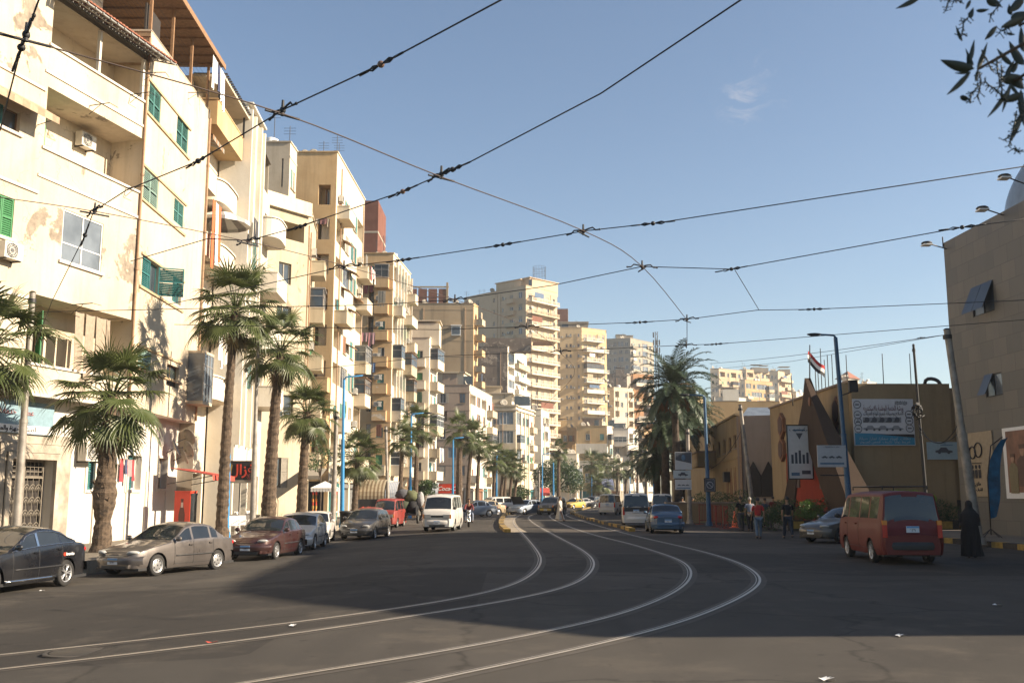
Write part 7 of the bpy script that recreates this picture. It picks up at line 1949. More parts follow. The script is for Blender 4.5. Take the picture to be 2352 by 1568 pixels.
# --- date palms
def frond(mb, base, az, el, L, rng, m=0, n=34):
 d = Vector((math.cos(az)*math.cos(el), math.sin(az)*math.cos(el), math.sin(el)))
 pts = [base.copy()]; dirv = d.copy(); k = 12
 for i in range(k):
  dirv = (dirv+Vector((0,0,-1))*(.075+.13*(i/k))).normalized(); pts.append(pts[-1]+dirv*(L/k))
 mb.tube(pts, [.035*(1-i/(k+2)) for i in range(k+1)], 4, m)
 for i in range(n):
  t = .12+.86*i/n; f = t*k; a = int(f); p = pts[a].lerp(pts[min(a+1, k)], f-a); tg = (pts[min(a+1, k)]-pts[a]).normalized()
  sd = tg.cross(Vector((0,0,1)));
  if sd.length < .1: sd = tg.orthogonal()
  sd.normalize(); up = sd.cross(tg).normalized()
  ll = .62*math.sin(PI*min(1, .18+t*.85))**.6*rng.uniform(.85, 1.1)
  for s_ in (-1, 1):
   v = (sd*s_*.8+tg*.65+up*rng.uniform(-.05, .35)).normalized(); w = tg.cross(v).cross(v).normalized()*.027
   q = p+v*ll*.55; q2 = q+(v+Vector((0,0,-.35))).normalized()*ll*.45
   mb.add([p-w*.6, p+w*.6, q+w*1.3, q-w*1.3, q2], [(0,1,2,3), (3,2,4)], m)
def date_crown(seed, n=62, L=3.7):
 rng = random.Random(seed); mb = MB()
 for i in range(n):
  t = i/n; el = math.radians(72-98*t+rng.uniform(-8, 8))
  frond(mb, Vector((0,0,-.3*t)), i*2.39996+rng.uniform(-.2, .2), el, L*rng.uniform(.85, 1.08)*(1-.1*t), rng)
 for i in range(14):       # hanging fruit stalks
  a = rng.uniform(0, 6.28); p = Vector((math.cos(a)*.2, math.sin(a)*.2, -.5))
  e = p+Vector((math.cos(a)*.7, math.sin(a)*.7, -.3)); mb.tube([p, e, e+Vector((math.cos(a)*.15, math.sin(a)*.15, -.5))], .02, 4, 1)
  for q in range(7): mb.tube([e, e+Vector((rng.uniform(-.25,.25), rng.uniform(-.25,.25), -rng.uniform(.6, 1.0)))], .03, 4, 1)
 return mb.mesh('crown', [M_DATE, plain('dates_rust', (.22,.09,.03), .7)])
DC = [date_crown(1), date_crown(2, 54, 3.4)]
for i, (lab, xb, xt, yt, Y, sc, tr, j) in enumerate([('tallest date palm with a full crown rising above the others', 1558, 1546, 884, 78, 1.22, .34, 0), ('second date palm with its crown under the tallest one', 1530, 1527, 972, 84, 1.15, .40, 1),
  ('leftmost low date palm with a dark crown', 1510, 1508, 1045, 88, 1.05, .34, 1), ('thinner date palm leaning right of the tallest one', 1566, 1578, 955, 90, 1.15, .28, 0)]):
 X = XH(xb, Y); c = P(xt, yt, Y); t = thing('date_palm', lab, 'palm tree', T(X, Y, 0), 'date palms in a clump')
 mb = trunk_mesh(c.z, tr, tr*.7, ((c.x-X)/c.z, 0), 50+i, False, 10, .25); mb.materials[0] = M_TRUNK2
 link('trunk', mb, t); link('crown', DC[j], t, T(c.x, Y, c.z, i*1.3) @ Matrix.Scale(sc, 4))
# --- leafy trees, hedges and bushes
def leaf_blob(mb, c, rad, n, size, rng, m=0, flat=1.0):
 for _ in range(n):
  while True:
   v = Vector((rng.uniform(-1,1), rng.uniform(-1,1), rng.uniform(-1,1)))
   if .25 < v.length < 1: break
  v = v*(v.length**-.45)
  p = Vector(c)+Vector((v.x*rad[0], v.y*rad[1], v.z*rad[2]))
  a = Vector((rng.gauss(0,1), rng.gauss(0,1), rng.gauss(0,.7))).normalized(); b = a.orthogonal().normalized(); b = Matrix.Rotation(rng.uniform(0,6.28), 3, a) @ b
  s_ = size*rng.uniform(.6, 1.3); w = s_*.42
  k = a.cross(b)
  mb.add([p-b*s_*.5, p+k*w*.5+a*s_*.06, p+b*s_*.5, p-k*w*.5+a*s_*.06], [(0,1,2,3)], m)
def bushy(name, label, cat, M, clumps, n, size, mat, trunk=None, seed=0, group=None):
 rng = random.Random(seed); t = thing(name, label, cat, M, group); mb = MB()
 tot = sum(c[3]**2 for c in clumps)
 for (x, y, z, r, *f) in clumps:
  leaf_blob(mb, (x, y, z), (r, r, r*(f[0] if f else .8)), int(n*r*r/tot), size, rng)
 link('crown', mb.mesh('crown', mat), t)
 if trunk:
  h, r = trunk; mb = MB(); mb.tube([(0,0,-.1), (.05,0,h*.5), (-.03,.03,h)], [r, r*.8, r*.6], 8)
  for (x, y, z, rr, *f) in clumps[:7]: mb.tube([(-.03,.03,h*.8), (x*.5, y*.5, (z+h)*.5), (x, y, z)], [r*.5, r*.3, r*.12], 5)
  link('trunk', mb.mesh('trunk', M_BARK), t)
 return t
def rclumps(seed, n, R_, zc, fl=.75, r=(.45,.8)):
 rng = random.Random(seed); out = [(0, 0, zc, R_*.6)]
 for i in range(n):
  a = rng.uniform(0, 6.28); e = rng.uniform(-.7, 1.2); d = R_*rng.uniform(.55, .85)
  out.append((d*math.cos(a)*math.cos(e), d*math.sin(a)*math.cos(e), zc+d*fl*math.sin(e), R_*rng.uniform(*r)*.55))
 return out
X = XH(976, 88); bushy('leafy_tree', 'small round dense tree just left of the white minibus', 'tree', T(X, 88, 0), rclumps(1, 14, 1.05, 2.45), 2600, .17, M_LEAF, (2.2, .09), 1)
X = XH(1276, 158); bushy('leafy_tree', 'large dark spreading tree behind the taxis', 'tree', T(X+.5, 160, 0), rclumps(2, 26, 3.9, 4.4, .9), 9000, .30, M_LEAF, (3.5, .25), 2)
X = XH(735, 58); bushy('leafy_tree', 'sparse little tree behind the kiosk with the white canopy', 'tree', T(X, 58, 0), rclumps(3, 9, 1.15, 4.1, 1.3, (.3,.6)), 700, .16, M_LEAF, (3.6, .05), 3)
X = XH(1188, 135); bushy('leafy_tree', 'dark low tree under the fan palms by the shuttered corner', 'tree', T(X, 137, 0), rclumps(4, 9, 1.6, 2.2), 1600, .26, M_LEAF, (1.8, .12), 4)
X = XH(1872, 50.5); bushy('bush', 'round sunlit green bush on the verge before the pyramid gate', 'bush', T(X, 51.5, 0), rclumps(5, 10, .75, 1.05), 1800, .10, leafmat('bush_leaf', (.05,.11,.02), (.09,.16,.03)), None, 5)
X = XH(2105, 47); bushy('bush', 'bright lime bush showing over the roof of the red minibus', 'bush', T(X, 48.5, 0), [(-.9,0,1.6,.5,.6),(-.3,0,1.75,.6,.6),(.4,0,1.75,.6,.6),(1.0,0,1.65,.55,.6)], 2600, .11, M_LIME, (1.4, .05), 6)
hd = []
for i in range(22): hd.append((-5+i*.55, random.Random(i).uniform(-.4,.4), .85+.25*math.sin(i*1.7), .75, .9))
bushy('hedge', 'dark clipped hedge along the front of the sandy workshop building', 'hedge', T(XH(1925,53), 53.9, 0), hd, 9000, .13, M_LEAF, None, 7)
hd = [(-1.2+i*.5, 0, .9+.3*math.sin(i*2.3), .6) for i in range(8)]
bushy('bush', 'dark planting at the foot of the sandy two-storey wing', 'bush', T(XH(1650,70), 71, .6), hd, 1800, .14, M_LEAF, None, 8)
bushy('bush', 'dark shrubs at the foot of the red portal left of the round bush', 'bush', T(XH(1832,55), 55.5, 0), [(-1.5+i*.6, 0, .7+.2*math.sin(i*2.1), .6) for i in range(6)], 1800, .12, M_LEAF, None, 9)
# --- near foliage hanging in at the top right: a limb of a tree standing beside the photographer
def near_leaf(mb, a, b, w):
 a = Vector(a); b = Vector(b); d = b-a; L = d.length; d.normalize(); s_ = d.cross(Vector((0,1,.3))).normalized(); up = s_.cross(d)
 n = 8; vs = []
 for i in range(n+1):
  t = i/n; ww = w*math.sin(PI*t**.75)**.8*.5 if 0 < t < 1 else .0008
  c = a+d*L*t+Vector((0,0,-.04*L*math.sin(PI*t)))
  vs += [c-s_*ww+up*ww*.35, c, c+s_*ww+up*ww*.35]
 mb.add(vs, [(3*i+j, 3*i+j+1, 3*i+j+4, 3*i+j+3) for i in range(n) for j in (0, 1)], 0, True)
YN = 2.6
PN_ = lambda x, y, dy=0: P(x, y, YN+dy)
tt = thing('overhanging_tree', 'blurred tree limb with long dark leaves hanging in at the top right corner', 'tree', T(3.1, 1.6, 0))
mb = MB()
root_pts = [(3.1,1.6,0), (3.0,1.6,1.6), (3.15,1.8,3.0), (2.9,2.2,3.7)]
mb.tube(root_pts, [.16,.13,.09,.05], 10)
hub = Vector((2.9,2.2,3.7))
tips = {'a': (2245,160,.0), 'b': (2330,185,.1), 'c': (2175,-10,.1), 'd': (2280,-20,-.1), 'e': (2340,60,.15)}
for k, (x, y, dy) in tips.items():
 e = PN_(x, y, dy); m_ = (hub+e)/2+Vector((.1,0,.12)); mb.tube(smooth_line([hub, m_, e], 4), [.014]*4+[.006]*4+[.004], 5)
linkw('trunk', mb, M_BARK, tt)
LV = [((2238,158),(2160,138),.055,0), ((2232,160),(2222,120),.03,.05), ((2229,140),(2238,92),.026,.02), ((2245,162),(2268,98),.028,.06), ((2230,165),(2175,218),.03,.03), ((2228,166),(2193,168),.014,.05), ((2236,150),(2218,112),.02,.04),
  ((2247,160),(2240,188),.02,.1), ((2322,200),(2268,270),.026,.06), ((2322,190),(2302,258),.024,.08), ((2320,192),(2342,220),.022,.08), ((2310,178),(2330,138),.03,.1), ((2300,182),(2352,176),.06,.1), ((2120,-12),(2058,20),.03,.1),
  ((2230,0),(2218,22),.02,.1), ((2228,42),(2236,18),.03,.1), ((2242,25),(2272,22),.022,.1), ((2266,-6),(2300,14),.05,.1), ((2322,48),(2365,28),.07,.1), ((2322,35),(2318,10),.03,.1), ((2312,76),(2332,80),.016,.1), ((2330,10),(2352,5),.05,.1),
  ((2330,178),(2352,205),.05,.12), ((2320,190),(2352,182),.05,.15), ((2325,168),(2340,135),.03,.1), ((2205,222),(2228,228),.03,.1)]
mb = MB()
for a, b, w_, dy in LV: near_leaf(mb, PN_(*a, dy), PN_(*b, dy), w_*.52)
for a, b, w_ in (((2352,150),(2318,95),.05),((2352,40),(2300,62),.045),((2350,255),(2318,330),.035),((2352,120),(2345,60),.04),((2290,60),(2262,92),.03),((2210,95),(2196,60),.02),((2352,215),(2300,232),.045),((2345,205),(2352,290),.04),((2325,150),(2290,112),.03),((2352,-5),(2318,28),.05)): near_leaf(mb, PN_(*a,.08), PN_(*b,.08), w_*.52)
rng = random.Random(12)
def panicle(x, y, dx, dy_, n, L):
 p = Vector((x, y)); d = Vector((dx, dy_))
 for i in range(n):
  q = p+d*(L/n)+Vector((rng.uniform(-4,4), rng.uniform(-4,4)))
  mb.tube([PN_(p.x, p.y, .05), PN_(q.x, q.y, .05)], .0022, 4, 0)
  for k in range(3):
   e = q+Vector((rng.uniform(-13,13), rng.uniform(-10,12))); mb.tube([PN_(q.x, q.y, .05), PN_(e.x, e.y, .07)], .0014, 3, 0); mb.ball(PN_(e.x, e.y, .07), .0022, 4, 3, 0)
  p = q
panicle(2250,165,.1,.95,6,60); panicle(2245,190,-.3,.8,6,50); panicle(2262,180,.5,.7,7,70); panicle(2335,255,-.2,1,7,75); panicle(2340,230,.1,1,5,40); panicle(2225,30,-.35,.9,7,70); panicle(2150,-10,.9,.25,6,60)
panicle(2180,-10,.0,1,4,35); panicle(2255,115,.4,1,5,45); panicle(2290,130,.1,1,6,70); panicle(2320,60,-.8,.5,5,40); panicle(2300,150,-.1,1,8,80); panicle(2345,300,-.9,.4,4,40); panicle(2350,345,-.8,-.1,3,25); panicle(2300,0,-.3,1,5,50)
rng = random.Random(31)
for (x, y, z, r) in ((3.9,2.2,4.0,.9),(4.6,1.8,4.6,1.1),(5.4,2.4,5.2,1.2),(4.2,3.0,4.9,.9),(5.2,1.2,4.2,1.0),(6.2,2.0,5.9,1.2)): leaf_blob(mb, (x, y, z), (r, r, r*.8), 700, .16, rng)  # unseen leaf clumps added beyond the frame to shade the hanging leaves
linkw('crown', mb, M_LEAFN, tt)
# ================================================================ poles, wires, street things
def pole_thing(name, label, cat, xb, xt, yt, Y, r0, r1_, mat, zb=0.0, group=None, extra=None):
 X = XH(xb, Y); c = P(xt, yt, Y)
 t = thing(name, label, cat, T(X, Y, zb), group)
 mb = MB(); h = c.z-zb; dx = c.x-X
 mb.cyl((0,0,0), (dx*.5,0,h*.5), r0, (r0+r1_)/2, 12); mb.cyl((dx*.5,0,h*.5), (dx,0,h), (r0+r1_)/2*.86, r1_, 12)
 mb.cyl((dx*.5,0,h*.5-.05), (dx*.5,0,h*.5+.08), (r0+r1_)/2*1.08, (r0+r1_)/2*1.08, 12); mb.cyl((0,0,0), (0,0,.25), r0*1.5, r0*1.3, 12)
 mb.build('shaft', mat, t)
 return t, c, dx, h
GL_ = 'blue street lamps on the left pavement'
def arm_lamp(t, c, dx, h, L, mat, rise=.25, head=True):
 mb = MB(); e = Vector((dx+L, 0, h+rise)); mb.tube([(dx,0,h), (dx+L*.12,0,h+rise*.7), tuple(e)], [.06,.05,.04], 8); mb.build('arm', mat, t)
 if head:
  mb = MB(); s_ = 1 if L > 0 else -1
  mb.ball((e.x+s_*.25, 0, e.z), (.36,.14,.07), 12, 6, 0); mb.ball((e.x+s_*.28, 0, e.z-.04), (.24,.10,.06), 10, 5, 1); mb.build('lamp_head', [M_METD, M_GLG], t)
for i, (xb, xt, yt, Y, r, L, lab) in enumerate([(524,533,735,44.5,.115,.0,'bright blue lamp post right behind the bronze-grey saloon'), (787,790,872,58,.125,1.2,'blue lamp post with a right-hand arm standing by the black bin'), (942,945,955,82,.12,1.1,'blue lamp post among the pair of fan palms'),
  (1040,1041,1010,96,.12,1.1,'blue lamp post left of the thick straight palm'), (1140,1141,1045,118,.13,.0,'blue lamp post beside the wide fan palm'), (1245,1246,1045,140,.12,1.2,'blue-grey lamp post before the narrow white block'), (1271,1271,1062,146,.15,.0,'blue lamp post in front of the large dark tree'), (1359,1359,1090,190,.15,.0,'distant blue lamp post among the palms at the bend'), (1446,1447,1095,195,.14,.0,'distant blue lamp post above the first right-hand minibus')]):
 t, c, dx, h = pole_thing('street_lamp', lab, 'street lamp', xb, xt, yt, Y, r, r*.6, M_BLUE, SW, GL_)
 arm_lamp(t, c, dx, h, L, M_BLUE) if L else None
for (xb, xt, yt, Y, L, lab) in [(1952,1919,775,46.5,-.75,'tall dark blue lamp post with a short left arm beside the billboard'), (1627,1618,912,62,-1.0,'dark blue lamp post carrying the framed round sign'), (1532,1512,975,92,-1.5,'dark blue lamp post under the low date palm'), (1503,1500,1040,110,-1.2,'thin distant blue lamp post left of the date palms')]:
 t, c, dx, h = pole_thing('street_lamp', lab, 'street lamp', xb, xt, yt, Y, .15, .09, M_BLUED if Y < 80 else M_BLUE, 0, 'dark blue street lamps on the right')
 arm_lamp(t, c, dx, h, L, M_BLUED if Y < 80 else M_BLUE, .15)
 if xb == 1952:
  mb = MB(); mb.cyl((dx*.72,0,h*.70), (dx*.72+.55,0,h*.72), .03, .03, 6); mb.box(dx*.72+.42, dx*.72+.82, -.12, .12, h*.72, h*.72+.55); mb.build('floodlight', M_METD, t)
  mb = MB(); mb.cyl((dx*.3,0,h*.3), (dx*.3-1.25,0,h*.30), .03, .03, 6); mb.cyl((dx*.1,0,h*.12), (dx*.1-1.25,0,h*.12), .03, .03, 6)
  mb.build('bracket', M_METD, t)
def mast(lab, xb, xt, yt, Y, r0, r1_, mat=M_POLE, zb=0.0, name='tram_pole', cat='pole', ring=True, g=None):
 t, c, dx, h = pole_thing(name, lab, cat, xb, xt, yt, Y, r0, r1_, mat, zb, g)
 if ring:
  mb = MB(); mb.cyl((dx,0,h-.35), (dx,0,h-.2), r1_*1.35, r1_*1.35, 12); mb.cyl((dx,0,h), (dx,0,h+.05), r1_*1.2, r1_*.6, 12); mb.build('collar', M_METD, t)
 return t, c, dx, h
mast('weathered steel tram pole at the left edge before the iron gate', 43, 75, 672, 31.0, .145, .095, zb=SW)
mast('thick leaning steel tram pole beside the stone-clad building', 2240, 2175, 757, 36.5, .19, .12, M_POLE, .1)
mast('leaning grey pole in front of the mauve end wall', 1731, 1700, 930, 64, .17, .11)
mast('thin dark pole with a cable clump right of the billboard', 2128, 2098, 792, 50, .10, .06, M_METD)
mast('concrete post carrying three signs under the date palms', 1583, 1579, 985, 66.3, .16, .12)
mast('grey steel pole beside the kiosk with the white canopy', 766, 773, 947, 53, .16, .11, zb=SW)
mast('short grey pole in front of the striped awning', 893, 886, 980, 72, .14, .11, zb=SW)
mast('pale pole left of the large dark tree', 1238, 1238, 1080, 135, .14, .12)
mast('white pole at the bend beside the small hoarding', 1336, 1337, 1068, 180, .12, .10, g='thin pale poles at the bend')
for k, (x, yt, Y, lab) in enumerate([(1397,1092,200,'thin pale pole between the two palm groups at the bend'), (1455,1080,205,'thin pale pole left of the tall palm at the pinkish house'), (1518,1030,120,'tilted grey pole just left of the date palm trunks'), (1527,1010,100,'tilted grey pole touching the low date palm')]):
 mast(lab, x+4, x-2, yt, Y, .14, .10, g='thin pale poles at the bend')
t, c, dx, h = pole_thing('street_lamp', 'old grey ornamental lamp post between the two tall left palms', 'street lamp', 583, 591, 820, 45.5, .15, .07, M_POLE, SW)
mb = MB(); Mx = Matrix.Translation((dx, 0, h))
mb.lathe([(.05,-.1),(.12,0),(.06,.08),(.05,.3),(.14,.36),(.20,.55),(.22,.75),(.12,.86),(.10,.9),(.05,1.05),(.001,1.15)], 12, 0, Mx); mb.build('lantern', M_POLE, t)
mb = MB(); mb.tube([(dx-.5,0,h-.5), (dx-.25,0,h-.25), (dx,0,h-.2), (dx+.3,0,h-.25), (dx+.6,0,h-.5)], .03, 6)
for sx in (-.5, .6): mb.ball((dx+sx,0,h-.6), (.09,.09,.12), 8, 6)
mb.build('arm', M_POLE, t)
mb = MB(); c0 = P(2105, 945, 50); rng = random.Random(8)
for i in range(26):
 a = rng.uniform(0, 6.28); r = rng.uniform(.1, .35); p = c0+Vector((math.cos(a)*r, -.15, math.sin(a)*r*1.3)); q = c0+Vector((math.cos(a+1.4)*r, -.2, math.sin(a+1.4)*r*1.3)); mb.tube([p, (p+q)/2+Vector((0,-.1,0)), q], .03, 4)
single('cable_coil', mb, M_WIRE, 'tangled coil of black cable on the thin dark pole', 'cable')
def sag(a, b, s_, n=12):
 a = Vector(a); b = Vector(b); return [a.lerp(b, i/n)-Vector((0,0,s_*4*(i/n)*(1-i/n))) for i in range(n+1)]
mb = MB(); mb.tube(sag(P(2110,975,50), P(2205,965,38), .9), .018, 5); mb.tube(sag(P(2110,985,50), P(2210,985,38), .6), .014, 5); mb.tube(sag(P(1702,990,64), P(1620,1080,62), .5), .015, 5)
single('cable', mb, M_WIRE, 'drooping black cables between the thin dark pole and the thick leaning pole', 'cable')
# --- overhead wires: contact wires follow the rails about 5.7 m up, span wires cross them
ZC = 5.7
def wire_pts(px, z=ZC):
 return [Pz(x, y, z) if not isinstance(z, (list, tuple)) else None for x, y in px]
def wire(lab, pts, r, mat, cat='wire', name='contact_wire', fit=(), g=None, insul=()):
 t = thing(name, lab, cat, T(pts[0].x, pts[0].y, pts[0].z), g)
 mb = MB(); mb.tube(pts, r, 5); linkw('cable', mb, mat, t)
 if fit:
  for p, d in fit:                         # crossing clamp with two crooked arms
   mb = MB(); s_ = Vector((-d.y, d.x, 0)).normalized(); u = Vector((0,0,1)); k = 1.0
   mb.cyl(p-u*.06, p+u*.11, .022, .014, 8); mb.ball(p, (.035,.035,.04), 8, 6)
   for sg in (-1, 1):
    mb.tube([p, p+d*sg*.08+u*.025, p+d*sg*.16+u*.035, p+d*sg*.21-u*.012, p+d*sg*.28-u*.015], .012, 6)
    mb.ball(p+d*sg*.28-u*.015, .018, 8, 5)
   mb.cyl(p-s_*.2-u*.05, p+s_*.2-u*.05, .013, .013, 6)
   linkw('clamp', mb, M_WIRE, t)
 for p, d, cl in insul:
  mb = MB(); q = p; mb.ball(q, (.036,.036,.034), 10, 6, 1 if cl else 0)
  for sg in (-1, 1):
   mb.tube([q+d*sg*.04, q+d*sg*.13+Vector((0,0,.02)), q+d*sg*.2, q+d*sg*.13-Vector((0,0,.02)), q+d*sg*.04], .011, 5, 0)
   mb.tube([q+d*sg*.2, q+d*sg*.34], .012, 5, 0)
  linkw('insulator', mb, [M_WIRE, M_CLAY], t)
 return t
c1 = [Pz(x, y, ZC) for x, y in ((-160,20),(0,75),(130,112),(640,258),(1010,405),(1340,530),(1475,612),(1578,735))]
c1e = P(1578, 790, 30.5); c1 = c1+[Vector((c1[-1].x+.9, 29.5, ZC-.0))]
c2 = [Pz(x, y, ZC) for x, y in ((-40,448),(225,487),(570,555),(790,610),(1045,688),(1210,750),(1282,806),(1318,862))]
c2 += [Pz(1250, 930, ZC)]
wire('copper-brown tram wire crossing the sky from upper left down to the date palms', smooth_line(c1[:8], 5), .0075, M_WIREC)
wire('thin copper-brown tram wire passing in front of the left facades', smooth_line(c2, 5), .0065, M_WIREC)
def span(lab, px, clamps=(), ins=(), zend=(5.9, 5.9), r=.0082):
 pts = [Pz(x, y, zend[0]+(zend[1]-zend[0])*i/(len(px)-1)) for i, (x, y) in enumerate(px)]
 f = []; il = []
 def loc(x):
  for (a, pa), (b, pb) in zip(zip(px, pts), list(zip(px, pts))[1:]):
   lo, hi = sorted((a[0], b[0]))
   if lo <= x <= hi and a[0] != b[0]:
    k = (x-a[0])/(b[0]-a[0]); return pa.lerp(pb, k), (pb-pa).normalized()
  return pts[0], (pts[1]-pts[0]).normalized()
 for x in clamps: f.append(loc(x))
 for x, cl in ins: il.append((*loc(x), cl))
 return wire(lab, pts, r, M_WIRE, 'wire', 'span_wire', f, 'span wires carrying the tram wires', il)
span('highest dark span wire, running from the top edge down to the white sliding window', [(1185,-18),(875,148),(655,250),(455,370),(290,437),(215,485)], (650,218), ((875,1),(455,0)), (5.9,5.75))
span('short dark wire hanging from the white sliding window towards the left tram pole', [(215,485),(195,540),(120,690),(78,800)], (), ((195,0),), (5.75,5.2), .007)
span('second dark span wire leaving the top edge right of centre', [(1735,-22),(1380,215),(1080,372),(1015,400),(925,440),(690,520),(570,553),(478,548),(300,600)], (1014,570), ((1040,0),(925,1),(690,0)), (5.9,5.75))
span('dark wire with large fittings in the extreme upper left corner', [(100,-30),(62,75),(48,112),(0,300)], (60,), ((49,0),), (5.8,5.6))
span('third span wire reaching the right edge above the stone-clad building', [(2380,378),(1510,512),(1345,530),(1155,562),(925,597),(790,612),(620,650),(380,700)], (1340,790), ((1500,0),(1155,0),(925,0)), (6.0,5.75))
span('fourth span wire meeting the right edge at the stone-clad roofline', [(2380,500),(2210,522),(1680,618),(1475,612),(1270,655),(1045,688),(860,700),(100,716)], (1475,1045), ((2210,0),(1680,0)), (6.0,5.75))
span('fifth span wire crossing the sky level with the stone-clad upper window', [(2380,688),(1870,710),(1740,712),(1578,733),(1470,740),(1210,750),(1000,757),(400,745)], (1578,1210), ((1870,0),(1470,0)), (6.0,5.75))
span('sixth span wire crossing the crown of the tallest date palm', [(2380,732),(1645,790),(1578,792),(1290,806),(1000,818),(700,850)], (1576,1288), ((1645,0),), (6.0,5.75))
a = P(2176, 768, 36.5); b = P(1630, 835, 72); wire('lowest wire running left from the top of the thick leaning tram pole', [a]+[a.lerp(b, k/6)-Vector((0,0,.12*math.sin(PI*k/6))) for k in range(1, 7)], .012, M_WIRE, 'wire', 'span_wire', (), 'span wires carrying the tram wires', [(a.lerp(b, .06), (b-a).normalized(), 0)])
c = P(1640, 848, 74); wire('second wire from the thick leaning tram pole dropping behind the date palms', [a, a.lerp(c, .5)-Vector((0,0,.2)), c], .010, M_WIRE, 'wire', 'span_wire', (), 'span wires carrying the tram wires')
d1 = Pz(1688, 620, 5.9); d2 = Pz(1743, 711, 5.9); wire('short slanting wire joining two span wires at right of centre', [d1, d2], .007, M_WIRE, 'wire', 'tie_wire')
d1 = Pz(1578, 735, 5.85); d2 = Pz(1578, 790, 5.9); wire('short tie from the fifth to the sixth span wire above the date palm', [d1, d2], .008, M_WIRE, 'wire', 'tie_wire')
# --- things on the left pavement
fx = XH(420, 44.2); t = thing('drinks_fridge', 'red drinks fridge with a cola bottle on its side beside the blue lamp post', 'fridge', T(fx, 44.6, SW, math.radians(-6)))
mb = MB(); mb.box(-.36, .36, -.33, .33, .06, 1.98, 0); mb.box(-.38, .38, -.35, .35, 1.98, 2.02, 0); mb.build('cabinet', plain('fridge_red', (.62,.05,.02), .45, 0, .05), t)
mb = MB(); mb.box(.361, .40, -.30, .30, .2, 1.85, 0); mb.box(.40, .425, -.32, .32, .15, .22, 1); mb.box(.40, .425, -.32, .32, 1.83, 1.92, 1); mb.build('door', [M_CARGL, M_BLKP], t)
mb = MB(); prof = [(.0,.10),(.13,.10),(.145,.3),(.12,.55),(.14,.8),(.145,1.0),(.10,1.22),(.055,1.4),(.05,1.58),(.06,1.6),(.06,1.68),(0,1.68)]
poly = [(x, z) for x, z in prof]+[(-x, z) for x, z in prof[::-1][1:-1]]
mb.prism(poly, .331, .34, 0, Matrix.Rotation(PI/2, 4, 'X') @ Matrix.Scale(1, 4)); mb.prism([(-.05,1.3),(.05,1.3),(.045,1.52),(-.045,1.52)], .341, .346, 1, Matrix.Rotation(PI/2, 4, 'X'))
mb.build('bottle_print', [plain('cola_brown', (.10,.02,.012), .4), plain('bottle_pale', (.55,.42,.36), .5)], t)
link('lettering', text_mesh('Coca-Cola', .17, M_WHITE, 'lettering', .003, .35, .004), t, WM[t.name] @ Matrix.Translation((0,-.345,.62)) @ Matrix.Rotation(PI/2, 4, 'X'))
aw = thing('shop_awning', 'small faded red awning above the drinks fridge', 'awning', T(-15.0, 45.5, 2.75))
mb = MB(); n = 6
mb.add([(-.6,0,.35),(1.5,-.2,-.0),(1.5,3.4,-.0),(-.6,3.4,.35),(-.6,0,.32),(1.5,-.2,-.03),(1.5,3.4,-.03),(-.6,3.4,.32)], [(0,1,2,3),(7,6,5,4)]); mb.add([(1.5,-.2,0),(1.5,3.4,0),(1.52,3.4,-.22),(1.52,-.2,-.22)], [(0,3,2,1)])
mb.build('canopy', M_REDF, aw); mb = MB(); mb.cyl((-.6,0,-.4), (1.5,-.2,-.03), .02, .02, 5); mb.cyl((-.6,3.4,-.4), (1.5,3.4,-.03), .02, .02, 5); mb.build('stay', M_METD, aw)
sg = thing('shop_sign', 'black shop sign with red Arabic lettering right of the blue lamp post', 'sign', T(XH(545, 50), 50.0, 0))
mb = MB(); mb.box(-.55, .75, 0, .12, 2.45, 3.55, 0); mb.box(-.55, .75, -.004, -.0, 2.45, 2.6, 1); mb.build('board', [M_INK, M_GREYSH], sg); mb = MB(); mb.cyl((.1,.06,0), (.1,.06,2.45), .04, .04, 6); mb.build('post', M_METD, sg)
link('lettering', text_mesh(arabic('غزال'), .7, M_REDP, 'lettering', .01, 0, .012), sg, WM[sg.name] @ Matrix.Translation((.18,-.02,3.08)) @ Matrix.Rotation(PI/2, 4, 'X'))
mb = MB(); mb.prism([(-.5,2.75),(-.38,2.75),(-.30,3.35),(-.44,3.45),(-.52,3.2)], .02, .04, 0, Matrix.Rotation(PI/2, 4, 'X')); mb.build('emblem', M_YEL, sg)
def chair_mesh():
 mb = MB()
 mb.box(-.23, .23, -.22, .22, .42, .45);
 for x in (-.21, .18):
  for y in (-.2, .18): mb.box(x, x+.03, y, y+.03, 0, .42)
 mb.add([(-.23,.20,.45),(.23,.20,.45),(.20,.30,.88),(-.20,.30,.88),(-.23,.23,.45),(.23,.23,.45),(.20,.33,.88),(-.20,.33,.88)], [(0,1,2,3),(7,6,5,4),(2,6,7,3),(0,3,7,4),(1,5,6,2)])
 for x in (-.26, .22): mb.box(x, x+.04, -.2, .24, .64, .67); mb.box(x, x+.03, -.2, -.17, 0, .64)
 return mb.mesh('plastic_chair', M_WHITE)
for i, (x, Y, rz, lab) in enumerate([(540,47.5,.5,'white plastic chair nearest the blue lamp post'), (556,48.5,.2,'second white plastic chair from the blue lamp post'), (568,49.5,-.3,'white plastic chair nearest the ornamental lamp post')]):
 tag(link('plastic_chair', _c('plch', chair_mesh), None, T(XH(x, Y), Y, SW, rz)), lab, 'chair', 'white plastic chairs outside the shop')
kx = XH(742, 55); t = thing('street_kiosk', 'small pavement kiosk with a white canopy on red and yellow turned posts', 'kiosk', T(kx, 55.5, SW))
mb = MB(); mb.box(-.62, .62, -.5, .5, 2.05, 2.22); mb.add([(-.7,-.58,2.22),(.7,-.58,2.22),(.7,.58,2.22),(-.7,.58,2.22),(0,0,2.6)], [(0,1,4),(1,2,4),(2,3,4),(3,0,4),(3,2,1,0)])
for k in range(8): mb.box(-.66+k*.165, -.54+k*.165, -.60, -.585, 2.02, 2.21)
mb.build('canopy', M_WHITE, t)
